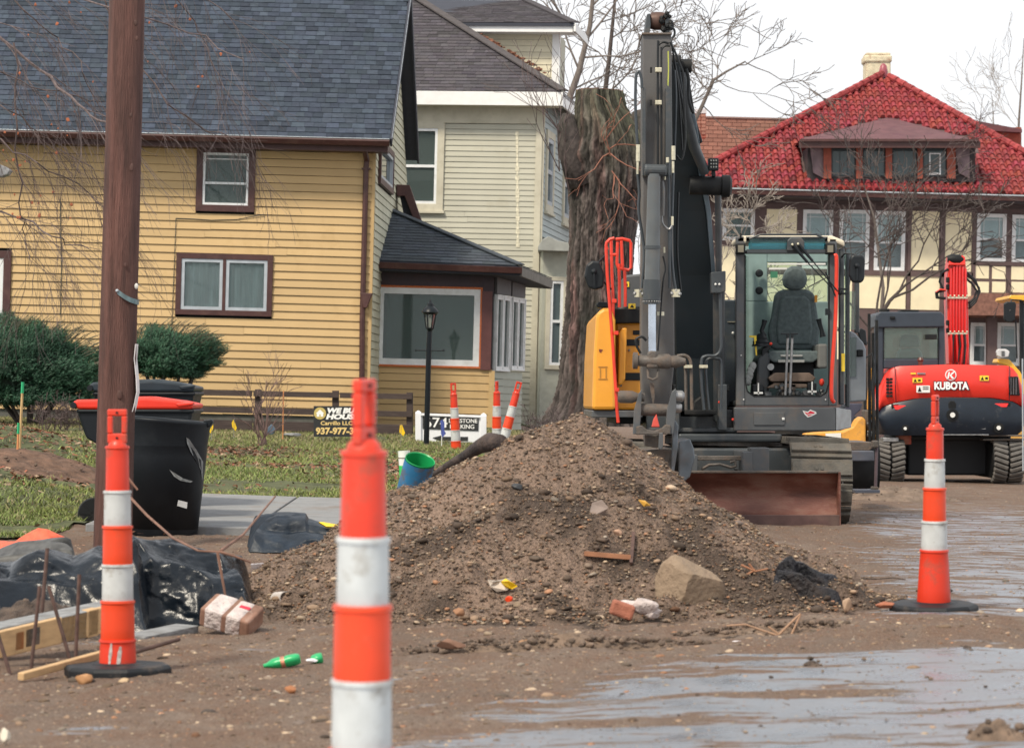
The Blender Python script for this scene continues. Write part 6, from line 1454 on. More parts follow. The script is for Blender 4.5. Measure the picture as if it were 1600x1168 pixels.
# right flank: hinge post, open door, mirror
P('door_post', lambda b: (b.pr(1312, 388, 1319, 632, CD+.05, .12), b.pr(1322, 395, 1328, 636, CD+.2, .1), b.pr(1336, 440, 1343, 520, CD+.9, .08)), M_grey, bev=.01)
P('door_glass', lambda b: (b.pr(1319, 396, 1322, 600, CD+.12, .02), b.pr(1328, 455, 1337, 515, CD+.5, .02)), M_cabg, bev=0)
P('door_panel', lambda b: (b.pp([(1327, 628), (1327, 516), (1336, 520), (1349, 535), (1353, 545), (1353, 626)], CD+.7, .08),), mat('grey_door_paint', (.20, .22, .24), .4, var=.12), bev=.015)
P('door_window', lambda b: b.pr(1328, 527, 1338, 588, CD+.68, .02), M_cabg, bev=0)
P('door_handle', lambda b: b.pr(1339, 546, 1349, 557, CD+.67, .04), M_black, bev=.01)
P('yellow_strip', lambda b: b.pr(1315, 552, 1320, 580, CD+.02, .02), M_yelst, bev=0)
P('mirror', lambda b: b.pp([(1327, 430), (1328, 403), (1332, 398), (1348, 398), (1352, 404), (1351, 436), (1346, 442), (1332, 441)], CD-.2, .07), M_blackp, bev=.02)
P('mirror_mount', lambda b: (b.ico(W(1339, 415, CD-.22), .025, 2, 0), b.pt([(1315, 402, CD), (1320, 396, CD-.1), (1336, 397, CD-.15), (1341, 415, CD-.2)], 1.5, 6), b.pt([(1339, 415, CD-.22), (1339, 437, CD-.22)], 1.5, 6)), M_blackp, bev=0)
P('rear_mirror', lambda b: b.pp([(1340, 518), (1345, 512), (1353, 516), (1355, 540), (1346, 535)], CD+1.5, .06), M_blackp, bev=.01)
P('fender', lambda b: b.pp([(1316, 672), (1330, 664), (1336, 648), (1345, 640), (1348, 630), (1327, 630), (1316, 640)], CD+.6, .5), mat('slate_fender', (.055, .055, .085), .4, var=.2), bev=.01)

# =================================================================== trailer leg / stand
M_slate = mat('slate_blue_steel', (.10, .11, .14), .5, .3, var=.2, dirt=(.15, .11, .09), damt=.5)
tr_ = root('trailer_tongue', on_ground(1369, 29.5), 'dark grey trailer tongue on a jack leg beside the excavator track', 'trailer')
TD = 29.5
obj('drawbar', MB().pr(1325, 704, 1366, 720, TD, .9), M_slate, tr_, bevel=.01)
obj('deck', MB().pp([(1325, 704), (1325, 690), (1362, 690), (1366, 698), (1358, 704)], TD+.2, 1.2), M_dirty, tr_, bevel=.01)
obj('leg', MB().pt([(1370, 690, TD-.1), (1368, 762, TD-.1)], 2.6, 10), mat('purple_brown_steel', (.12, .085, .095), .5, .3, var=.2), tr_, smooth=True)
obj('jack_head', MB().pr(1364, 688, 1373, 699, TD-.15, .15), M_dirty, tr_, bevel=.01); obj('jack_foot', MB().pr(1363, 760, 1373, 770, TD-.16, .15), M_dirty, tr_, bevel=.01)
obj('foot_plate', MB().pr(1336, 765, 1375, 770, TD-.2, .4), M_slate, tr_, bevel=.004)
# =================================================================== yellow machine half hidden behind the cab
YD = 33.0
ym = root('yellow_loader', on_ground(1330, 34), 'muddy yellow loader attachment seen between the excavator cab and the red digger', 'loader')
M_yelm = mat('muddy_yellow_paint', (.70, .33, .05), .5, var=.1, dirt=(.22, .13, .085), dscale=5, damt=.7, dth=.5)
obj('arm_plate', MB().pp([(1256, 690), (1258, 677), (1276, 675), (1318, 673), (1333, 666), (1340, 655), (1347, 650), (1353, 656), (1353, 695), (1330, 697)], YD, .35), M_yelm, ym, bevel=.02)
obj('white_label', MB().pp([(1290, 677), (1314, 676), (1314, 684), (1290, 684)], YD-.01, .02), M_white, ym); obj('red_label', MB().pr(1286, 684, 1298, 690, YD-.01, .02), M_redr, ym)
obj('linkage_column', MB().pr(1354, 640, 1372, 700, YD+.1, .5), M_dirty, ym, bevel=.02)
rd = random.Random(9)
for i in range(12): obj('linkage_pin', MB().ico(W(1357+rd.uniform(0, 12), 645+i*4.3, YD+.05), rd.uniform(.02, .04), 1, .15, seed=i), rd.choice([M_yelm, M_dirty, M_steel]), ym)
for x, y0, y1 in ((1351, 545, 640), (1358, 490, 690), (1364, 520, 690), (1370, 500, 690)): obj('mast_rail', MB().pt([(x, y0, YD), (x+1, y1, YD)], 2.4, 8), M_black, ym, smooth=True)
obj('mast_plate', MB().pp([(1355, 640), (1360, 575), (1366, 575), (1368, 640)], YD+.1, .1), M_yelm, ym, bevel=.01)
obj('mast_hose', MB().pt([(1352, 640, YD-.1), (1350, 600, YD-.1), (1351, 560, YD-.1), (1362, 552, YD-.1), (1366, 570, YD-.1), (1362, 600, YD-.1), (1366, 650, YD-.1)], 1.8, 7), M_hose, ym, smooth=True)
obj('loader_body', MB().pr(1235, 650, 1345, 735, YD+.5, 2.0), M_black, ym, bevel=.05)
obj('wheel', MB().lathe([(.2, -.2), (.42, -.18), (.46, 0), (.42, .18), (.2, .2)], 24, W(1345, 735, YD+.9), Matrix.Rotation(math.pi/2, 3, 'Y')), M_black, ym, smooth=True)
# =================================================================== red compact excavator
KD = 41.0
M_kred = mat('gloss_red_paint', (.74, .034, .020), .38, var=.08, scale=3, coat=.2, dirt=(.4, .05, .03), dscale=5, damt=.3, dth=.62)
M_knavy = mat('navy_black_casting', (.008, .014, .024), .35, spec=.35, var=.15, coat=.1, dirt=(.14, .13, .12), dscale=7, damt=.35, dth=.6)
M_kcab = mat('dark_cab_paint', (.034, .044, .060), .4, spec=.4, var=.1)
kx = root('red_excavator', on_ground(1487, 42), 'bright red compact excavator seen from behind, white lettering on its tail', 'excavator')
def K(name, fn, m, par=kx, bev=.01, sm=False): b = MB(); fn(b); return obj(name, b, m, par, bevel=bev, smooth=sm)
# rounded tail: polygon sheets bulging towards the viewer, lofted across the width
def tail(b, xs, ytop, ybot, D0, bulge, dep, nv=6):
    n = len(xs); vs = []
    for i, x in enumerate(xs):
        u = (x-1487)/118.0; bd = bulge*(max(0, 1-abs(u)**3.2))
        for j in range(nv):
            t = j/(nv-1); y = ytop(x)*(1-t)+ybot(x)*t; dd = D0-bd-.05*math.sin(t*math.pi)*.8-(.0 if 0 < j < nv-1 else -.02)
            vs.append(W(x, y, dd))
    fs = [(i*nv+j, i*nv+j+1, (i+1)*nv+j+1, (i+1)*nv+j) for i in range(n-1) for j in range(nv-1)]
    m = len(vs); vs += [Vector((v.x, D0+dep, v.z)) for v in vs]
    for i in range(n-1): fs += [(i*nv, (i+1)*nv, m+(i+1)*nv, m+i*nv), (i*nv+nv-1, m+i*nv+nv-1, m+(i+1)*nv+nv-1, (i+1)*nv+nv-1)]
    for j in range(nv-1): fs += [(j, m+j, m+j+1, j+1), ((n-1)*nv+j, (n-1)*nv+j+1, m+(n-1)*nv+j+1, m+(n-1)*nv+j)]
    return b.add(vs, fs)
xs = list(np.linspace(1371, 1604, 34))
tp = lambda x: float(np.interp(x, [1371, 1376, 1383, 1391, 1402, 1487, 1575, 1586, 1594, 1600, 1604], [640, 606, 590, 578, 572, 569, 571, 577, 592, 614, 636]))
md = lambda x: float(np.interp(x, [1371, 1380, 1400, 1430, 1487, 1550, 1585, 1604], [645, 634, 628, 622, 620, 621, 627, 641]))
bt = lambda x: float(np.interp(x, [1371, 1376, 1386, 1487, 1590, 1600, 1604], [652, 668, 680, 680, 679, 670, 655]))
K('tail_hood', lambda b: tail(b, xs, tp, lambda x: max(md(x), tp(x)+2), KD+.3, .13, 1.2), M_kred, bev=0, sm=True)
K('counterweight', lambda b: tail(b, xs, lambda x: max(md(x)+1.2, tp(x)+3), lambda x: max(bt(x), md(x)+4), KD+.26, .13, 1.2), M_knavy, bev=0, sm=True)
def KF(x): return KD+.3-.13*(max(0, 1-abs((x-1487)/118.0)**3.2))
K('hood_seam', lambda b: b.pt([(1398, 572, KF(1398)-.02), (1399, 600, KF(1398)-.12), (1400, 627, KF(1398)-.02)], .7, 5), M_knavy, bev=0)
K('hood_seam', lambda b: b.pt([(1577, 572, KF(1577)-.02), (1577, 600, KF(1577)-.12), (1577, 625, KF(1577)-.02)], .7, 5), M_knavy, bev=0)
for r in range(6):
    for c in range(2): K('vent_slot', lambda b: b.pr(1385+c*5.3, 590+r*5.3, 1389.4+c*5.3, 593.6+r*5.3, KF(1388)-.055, .06), M_black, bev=.004)
K('side_grille', lambda b: b.pp([(1576, 588), (1591, 588), (1594, 618), (1577, 617)], KF(1586)-.075, .08), M_black)
for i in range(3): K('grille_bar', lambda b: b.pr(1579+i*4, 590, 1580.5+i*4, 616, KF(1586)-.085, .03), M_slate, bev=0)
for (a, b_) in (((1396, 633), (1424, 640)), ((1551, 630), (1576, 636))):
    K('tail_reflector', lambda b: b.pp([(a[0]+3, b_[1]), (a[0], a[1]), (b_[0]-3, a[1]), (b_[0], b_[1])] if a[0] < 1500 else [(a[0], b_[1]), (a[0]+3, a[1]), (b_[0], a[1]), (b_[0]-3, b_[1])], KF(a[0]+12)-.06, .05), mat('red_lens', (.80, .02, .015), .25, coat=.5), bev=.006)
    K('reflector_bezel', lambda b: b.pr(a[0]-3, a[1]-2, b_[0]+3, b_[1]+2, KF(a[0]+12)-.03, .05), M_black, bev=.01)
for (x, y, r) in ((1488, 648, 5), (1414, 669, 3), (1560, 668, 4.2)):
    K('socket', lambda b: b.lathe([(r*1.6/107, 0), (r*1.9/107, .02)], 20, W(x, y, KF(x)-.07), Matrix.Rotation(math.pi/2, 3, 'X')), M_black, bev=0)
    K('bolt_head', lambda b: b.lathe([(r*.4/107, 0), (r*.75/107, .01), (r*.8/107, .03)], 16, W(x, y, KF(x)-.09), Matrix.Rotation(-math.pi/2, 3, 'X') @ Matrix.Rotation(math.pi, 3, 'X')), M_white, bev=0)
K('rub_strip', lambda b: (b.pr(1462, 668, 1540, 670, KF(1487)-.05, .03), b.pr(1455, 678, 1545, 679.5, KF(1487)-.03, .04)), M_steel, bev=0)
K('tail_latch', lambda b: b.pp([(1482, 630), (1485, 626), (1491, 626), (1494, 630), (1494, 640), (1482, 640)], KF(1487)-.07, .04), M_black, bev=.006)
# badge and lettering
M_let = mat('white_lettering', (.88, .88, .88), .4, var=0)
bd = K('round_badge', lambda b: b.lathe([(.082, 0), (.082, .01)], 32, W(1485.5, 585.5, KF(1487)-.045), Matrix.Rotation(math.pi/2, 3, 'X')), M_let, bev=0)
K('badge_field', lambda b: b.lathe([(.068, 0), (.068, .01)], 32, W(1485.5, 585.5, KF(1487)-.051), Matrix.Rotation(math.pi/2, 3, 'X')), M_kred, bd, 0)
def bl_(b): 
    D_ = KF(1487)-.067
    b.pp([(1480, 591), (1482, 581), (1484.4, 581), (1482.4, 591)], D_, .01); b.pp([(1483.6, 586), (1489, 580.5), (1492, 581), (1486.5, 586), (1491, 591), (1487.5, 591.5)], D_, .01)
K('badge_mark', bl_, M_let, bd, 0)
text_part('lettering', 'KUBOTA', mat('dark_letter_edge', (.03, .02, .03), .5), kx, W(1486.5, 603.2, KF(1487)-.050), .165, 57/107.5, Rm=Matrix.Rotation(-ROLL, 3, 'Y') @ Matrix.Rotation(math.pi/2, 3, 'X'), offset=.013, ext=.006)
text_part('lettering', 'KUBOTA', M_let, kx, W(1486.1, 603.0, KF(1487)-.061), .148, 54/107.5, Rm=Matrix.Rotation(-ROLL, 3, 'Y') @ Matrix.Rotation(math.pi/2, 3, 'X'), offset=.006, ext=.004)
for (x0, y0, x1, y1) in ((1426, 590, 1441, 597.5), (1531, 586.5, 1545, 594.5)):
    s_ = K('warning_sticker', lambda b: b.pr(x0, y0, x1, y1, KF(x0+7)-.055, .012), M_yelst, bev=0)
    K('sticker_print', lambda b: (b.pp([(x0+1.5, y1-1.2), (x0+4, y0+1.2), (x0+6.5, y1-1.2)], KF(x0+7)-.059, .004), b.pr(x0+8.5, y0+2.5, x0+12.5, y1-2, KF(x0+7)-.059, .004)), M_black, s_, 0)
s_ = K('white_placard', lambda b: b.pr(1432, 602, 1453, 613, KF(1442)-.06, .012), M_white, bev=0)
K('placard_print', lambda b: (b.pp([(1434, 611.5), (1437, 603.5), (1440, 611.5)], KF(1442)-.064, .004), b.pr(1442, 604, 1451, 605.2, KF(1442)-.064, .004), b.pr(1442, 607, 1451, 608.2, KF(1442)-.064, .004)), M_black, s_, 0)
K('model_sticker', lambda b: (b.pr(1433, 582, 1446, 584.5, KF(1440)-.05, .01),), M_steel, bev=0); K('model_sticker', lambda b: b.pr(1423, 582, 1431, 584.5, KF(1430)-.05, .01), M_yelst, bev=0)
# cab
K('cab_frame', lambda b: (b.pr(1367, 497, 1381, 600, KD+.55, .12), b.pr(1466, 500, 1476, 575, KD+.55, .12), b.pp([(1367, 512), (1369, 492), (1374, 487), (1470, 487), (1476, 493), (1476, 511)], KD+.5, .9), b.pr(1381, 560, 1466, 576, KD+.52, .12)), M_kcab, bev=.02)
K('cab_frame', lambda b: (b.pr(1370, 500, 1378, 640, KD+1.3, .1), b.pr(1468, 500, 1474, 600, KD+1.3, .1)), M_kcab, bev=.02)
K('rear_window', lambda b: b.pr(1381, 511, 1466, 560, KD+.57, .02), M_cabg, bev=0)
K('front_window', lambda b: b.pr(1381, 508, 1466, 575, KD+1.35, .02), M_cabg, bev=0)
K('window_gasket', lambda b: b.pt([(1381, 511, KD+.54), (1466, 511, KD+.54), (1466, 560, KD+.54), (1381, 560, KD+.54), (1381, 511, KD+.54)], 1.0, 5), M_black, bev=0)
ks = K('seat', lambda b: b.pp([(1401, 575), (1402, 551), (1408, 544), (1436, 544), (1442, 551), (1443, 575)], KD+.9, .2), mat('grey_seat', (.24, .29, .29), .9), bev=.04)
K('headrest', lambda b: b.pp([(1406, 542), (1408, 526), (1411, 523), (1433, 523), (1436, 527), (1438, 542)], KD+.9, .14), mat('grey_headrest', (.2, .25, .25), .9), ks, .04)
K('roof_box', lambda b: (b.pr(1376, 482, 1390, 488, KD+.7, .2), b.pr(1391, 494, 1399, 499, KD+.47, .04), b.pr(1408, 484, 1436, 487, KD+.8, .4)), M_black)
K('beacon', lambda b: b.lathe([(.03, 0), (.035, .08), (.05, .1), (.03, .14)], 12, W(1438, 573, KD+.3)), mat('brown_beacon', (.10, .03, .02), .4), bev=0)
K('mirror', lambda b: b.pr(1446, 522, 1464, 530, KD+.45, .05), M_black)
K('door_post', lambda b: (b.pr(1363, 520, 1368, 640, KD+1.0, .1),), M_black)
# boom seen end on: red box, hose bundle, clamps
BMD = KD+1.9
K('boom', lambda b: b.pp([(1483, 570), (1480, 470), (1481, 420), (1484, 400), (1508, 400), (1510, 420), (1513, 470), (1515, 570)], BMD, .35), M_kred, bev=.02)
M_rtube = mat('red_hydraulic_tube', (.62, .018, .016), .35, var=.06, coat=.3)
for i in range(6):
    x = 1485+i*4.6; K('boom_tube', lambda b: b.pt([(x+1, 412+abs(i-2.5)*3, BMD-.08), (x+.5, 460, BMD-.1), (x, 535, BMD-.1), (x+rd.uniform(-1, 1), 566, BMD-.08)], 1.9, 8), M_rtube, bev=0, sm=True)
for y in (465, 521): K('tube_clamp', lambda b: (b.pr(1481, y-1.5, 1512, y+1.5, BMD-.13, .03), [b.ico(W(1485+i*6.5, y-3, BMD-.13), .018, 1, 0) for i in range(5)]), M_brass, bev=.003)
for i in range(7):
    x = 1486+i*4.2; K('boom_hose', lambda b: b.pt([(x, 522, BMD-.14), (x+rd.uniform(-2, 2), 540, BMD-.17), (x+rd.uniform(-3, 3), 570, BMD-.15)], 1.5, 7), M_hose if i % 2 else M_rtube, bev=0, sm=True)
K('boom_head', lambda b: (b.pp([(1482, 415), (1483, 402), (1488, 398), (1491, 412)], BMD-.1, .1), b.pp([(1499, 412), (1503, 398), (1508, 402), (1509, 415)], BMD-.1, .1), b.pr(1483, 411, 1508, 414, BMD-.12, .1)), M_kred, bev=.01)
K('boom_pulley', lambda b: b.lathe([(.05, -.12), (.075, -.06), (.075, .06), (.05, .12)], 18, W(1493, 405, BMD-.05), Matrix.Rotation(math.pi/2, 3, 'Y')), M_black, bev=0, sm=True)
K('side_bracket', lambda b: (b.pp([(1463, 466), (1462, 455), (1476, 451), (1478, 455), (1466, 458), (1467, 463), (1478, 464), (1478, 468)], BMD-.1, .1)), M_black)
K('bracket_trim', lambda b: b.pt([(1462, 456, BMD-.12), (1468, 452, BMD-.12), (1478, 453, BMD-.12)], 1.4, 6), M_redr, bev=0)
for pts in ([(1508, 428), (1520, 436), (1530, 450), (1527, 465), (1514, 478)], [(1508, 434), (1518, 442), (1526, 454), (1522, 466), (1513, 474)], [(1482, 420), (1471, 427), (1468, 440), (1474, 452)], [(1510, 425), (1524, 438), (1531, 455), (1524, 472), (1514, 482)]):
    K('boom_hose', lambda b: b.pt([(x, y, BMD) for x, y in pts], 1.9, 7), M_hose, bev=0, sm=True)
for y in (433, 444, 500, 512): K('boom_plate', lambda b: b.pr(1479, y, 1484, y+8, BMD-.06, .08), M_black)
# undercarriage & rubber tracks with chevron lugs
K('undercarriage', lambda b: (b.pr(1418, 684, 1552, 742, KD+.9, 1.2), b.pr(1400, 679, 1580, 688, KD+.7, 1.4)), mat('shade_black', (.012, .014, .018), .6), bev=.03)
K('blade_back', lambda b: b.pr(1416, 690, 1548, 722, KD+2.4, .1), M_knavy)
M_lug = mat('dusty_track_rubber', (.105, .098, .09), .8, var=.25, scale=8, bump=.3, bscale=40, dirt=(.17, .15, .13), damt=.5)
def rtrack(x0, x1, ytop=689, ybot=751):
    D0 = KD+.15; a = W(x0, 720, D0).x; c = W(x1, 720, D0).x; zt = W((x0+x1)/2, ytop, D0).z; zb = W((x0+x1)/2, ybot, D0).z; r = (zt-zb)/2; zc = (zt+zb)/2; L = 2.9
    yf, yb = D0+r, D0+L-r
    par = K('track', lambda b: b.prism([Vector((a, yf+math.cos(t)*(r-.03)-(0 if math.cos(t) < 0 else 0), zc+math.sin(t)*(r-.03))) for t in np.linspace(math.pi/2, 3*math.pi/2, 14)]+[Vector((a, yb+math.cos(t)*(r-.03), zc+math.sin(t)*(r-.03))) for t in np.linspace(-math.pi/2, math.pi/2, 14)], (c-a, 0, 0)), M_black, bev=.02)
    n = 15
    for k in range(n):
        t = math.pi/2+math.pi*(k-1.0)/(n-3)*1.0
        if t > 3*math.pi/2+.2: continue
        for sd in (0, 1):
            w = (c-a)*.47; xx = a+w/2+.005 if sd == 0 else c-w/2-.005
            th = t+(.12 if sd else 0); ce = Vector((xx, yf+math.cos(th)*r, zc+math.sin(th)*r)); R = Matrix.Rotation(th-math.pi/2, 3, 'X') @ Matrix.Rotation((.32 if sd else -.32), 3, 'Z')
            obj('track_lug', MB().box(ce, (w, r*.20, .07), R=R), M_lug, par, bevel=.012, bseg=1)
rtrack(1370, 1416); rtrack(1553, 1602)
K('rusty_frame', lambda b: b.pr(1404, 680, 1424, 694, KD+.4, .3), mat('red_primer', (.30, .10, .06), .7, var=.3, dirt=(.5, .04, .03), damt=.6)); K('deck_lip', lambda b: (b.pr(1536, 679, 1604, 681.5, KD+.2, .3), b.pr(1536, 685, 1604, 688, KD+.25, .3)), M_dirty)
K('deck_lip', lambda b: b.pr(1380, 683, 1404, 690, KD+.25, .3), M_steel)
# =================================================================== third machine at the right edge
JD = 47.0
jm = root('yellow_backhoe', on_ground(1640, 48.5), 'yellow loader at the right edge, only its cab post, mirror and fender in view', 'loader')
J = lambda name, fn, m, bev=.01: (lambda b: (fn(b), obj(name, b, m, jm, bevel=bev))[1])(MB())
M_jy = mat('yellow_loader_paint', (.80, .42, .03), .4, var=.06, coat=.2)
J('cab_roof', lambda b: b.pp([(1577, 466), (1579, 461), (1680, 461), (1680, 470), (1584, 469)], JD, 1.4), M_jy)
J('cab_post', lambda b: (b.pr(1594, 468, 1600, 610, JD+.1, .1), b.pr(1670, 468, 1678, 610, JD+.1, .1), b.pr(1597, 468, 1602, 610, JD+1.3, .1)), M_blackp)
J('cab_window', lambda b: b.pr(1600, 472, 1670, 600, JD+.13, .02), M_cabg, 0)
J('mirror', lambda b: b.pp([(1569, 499), (1569, 474), (1573, 471), (1586, 471), (1588, 476), (1586, 500), (1580, 504), (1572, 503)], JD-.2, .08), M_blackp, .02)
J('mirror_arm', lambda b: (b.pt([(1578, 486, JD-.2), (1580, 468, JD-.1), (1596, 469, JD)], 1.2, 6), b.pt([(1587, 500, JD-.1), (1589, 560, JD-.1)], 1.2, 6)), M_blackp, 0)
J('headlamp', lambda b: b.pp([(1557, 550), (1559, 545), (1572, 545), (1578, 549), (1576, 557), (1566, 559), (1558, 556)], JD-.1, .1), mat('clear_lens', (.6, .6, .6), .15), .015)
J('headlamp_trim', lambda b: b.pr(1565, 548, 1570, 556, JD-.12, .03), mat('dark_lens', (.10, .10, .10), .2), .004)
J('fender', lambda b: b.pp([(1558, 566), (1560, 560), (1577, 561), (1594, 580), (1604, 600), (1604, 625), (1592, 600), (1576, 572)], JD, .5), M_jy, .015)
J('body', lambda b: b.pr(1604, 580, 1690, 700, JD+.1, 2.5), M_jy, .03)
J('wheel', lambda b: b.lathe([(.25, -.2), (.55, -.18), (.60, 0), (.55, .18), (.25, .2)], 24, W(1650, 700, JD+.5), Matrix.Rotation(math.pi/2, 3, 'Y')), M_black, 0)
# =================================================================== grabber cones
M_cone = mat('orange_cone_plastic', (.66, .036, .010), .42, var=.05, scale=5, dirt=(.26, .075, .045), dscale=9, damt=.8, dth=.52, coat=.1)
M_cone2 = mat('orange_reflective_sheeting', (.72, .055, .010), .4, var=.05, scale=8, dirt=(.35, .10, .05), dscale=9, damt=.5, dth=.57)
M_refl = mat('white_reflective_sheeting', (.50, .52, .52), .5, var=.1, scale=14, dirt=(.24, .21, .17), dscale=11, damt=.8, dth=.53)
M_rubb = mat('black_rubber_base', (.012, .014, .017), .55, spec=.3, var=.2, dirt=(.13, .10, .08), dscale=9, damt=.7, dth=.56)
def cone(secs, base_r, handle_z, handle_h, handle_w, label, scuffs=(), hslot=True, base=True, wobble=0):
    r = root('channelizer_cone', (0, 0, 0), label, 'traffic cone', 'orange and white grabber cones'); LOC[r.name] = Vector((0, 0, 0))
    body = []
    for z0, z1, rb, rt_, k in secs:
        b = MB(); prof = [(rb*.98, z0), (rb, z0+.006), (rb+(rt_-rb)*.3, z0*.7+z1*.3), (rb+(rt_-rb)*.7, z0*.3+z1*.7), (rt_, z1-.017), (rt_+.0005, z1-.014), (rt_+.004, z1-.011), (rt_+.003, z1-.002), (rt_-.010, z1)]
        b.lathe(prof, 32); o = obj({'o': 'body_section', 'w': 'reflective_band', 'r': 'orange_band'}[k], b, {'o': M_cone, 'w': M_refl, 'r': M_cone2}[k], r, smooth=True)
    zt = secs[-1][1]; rt_ = secs[-1][3]
    obj('neck', MB().lathe([(rt_-.008, zt-.002), (rt_*.75, zt+.012), (rt_*.5, zt+.022), (rt_*.42, handle_z+.005)], 24), M_cone, r, smooth=True)
    h = MB(); w, t = handle_w/2, .011; H0, H1 = handle_z, handle_z+handle_h; s = w*.45
    a = H0+handle_h*.28; c = H1-handle_h*.20
    for (x0, x1, z0, z1) in ((-w, w, H0, a), (-w, w, c, H1), (-w, -s, a, c), (s, w, a, c)): h.box(((x0+x1)/2, 0, (z0+z1)/2), (x1-x0, t*2, z1-z0))
    obj('handle', h, M_cone, r, bevel=.006, bseg=3)
    for z in (H1-handle_h*.1, H0+handle_h*.15): obj('bolt_hole', MB().lathe([(.005, 0), (.005, .003)], 10, (0, -t-.001, z), Matrix.Rotation(math.pi/2, 3, 'X')), M_black, r)
    if base: obj('rubber_base', MB().lathe([(base_r-.01, 0), (base_r, .008), (base_r, .034), (base_r-.012, .047), (base_r*.55, .052), (base_r*.5, .056), (.03, .056)], 10 if base_r > .2 else 32), M_rubb, r, bevel=.004)
    m = mat('scuffed_grey', (.42, .38, .36), .7, var=.4, scale=60)
    for (az, z0, z1, w0, rr0, rr1) in scuffs:
        b = MB(); n = 9; vs = []
        for i in range(n):
            f = i/(n-1); z = z0+(z1-z0)*f; R_ = (rr0+(rr1-rr0)*f)+.0012; ww = w0*(math.sin(math.pi*(.08+.84*f)))**.5*random.uniform(.7, 1.2)
            for sgn in (-1, 1): th = az+sgn*ww/R_/2+f*.15; vs.append(Vector((R_*math.cos(th), R_*math.sin(th), z)))
        b.add(vs, [(2*i, 2*i+1, 2*i+3, 2*i+2) for i in range(n-1)]); obj('scuff', b, m, r)
    return r
A6 = [(.028, .150, .074, .070, 'o'), (.148, .304, .0675, .0655, 'r'), (.302, .449, .0625, .061, 'w'), (.447, .602, .0595, .058, 'r'), (.60, .742, .054, .053, 'w'), (.738, .920, .0475, .045, 'o')]
cA = cone(A6, .215, .930, .135, .078, 'orange and white grabber cone standing beside the steel stakes, scuffed at its foot', scuffs=((4.35, .03, .14, .013, .074, .071), (4.85, .04, .125, .016, .074, .071)))
c0_ = copy_tree(cA); c0_['label'] = 'nearest grabber cone, blurred and large, its base below the frame'
back = [copy_tree(cA) for _ in range(3)]
def face(o, c, yaw, lean=(0, 0)): o.location = c; o.rotation_euler = (lean[0], lean[1], yaw)
gA = Vector((W(184, 1056, 11.25).x, 11.25, W(184, 1056, 11.25).z)); face(cA, gA, 0.0, (0, -.028))
Df = 5.83; pA = W(556, 592, Df); pZ = W(566, 1150, Df); face(c0_, Vector((pZ.x+.004, Df, pA.z-1.064)), math.radians(68), (0, -.040))
B5 = [(.028, .305, .082, .066, 'o'), (.300, .442, .0625, .060, 'w'), (.440, .600, .0555, .0535, 'r'), (.598, .737, .0495, .047, 'w'), (.735, .885, .0415, .0395, 'o')]
cB = cone(B5, .212, .900, .140, .06, 'orange and white grabber cone on a black rubber foot right of the gravel pile', scuffs=((4.95, .10, .26, .014, .080, .069),))
pB = W(1459, 957, 13.45); face(cB, pB, math.radians(62), (0.0, -.075+.025))
labs = ['crumpled grabber cone with a folded bottom in front of the black and white parking sign', 'upright grabber cone seen edge on against the corner of the yellow bay', 'grabber cone leaning to the right behind the gravel pile']
for o, l in zip(back, labs): o['label'] = l
face(back[0], W(714, 720, 37.0), 0.3, (0, -.075)); back[0].location.z -= .04
face(back[1], W(776, 716, 37.0)-UP*.05, math.radians(70), (0, -.06)); face(back[2], W(778, 722, 36.0), .2, (0, .24))
for o in back: o.scale = (1.0, 1.0, 1.0)
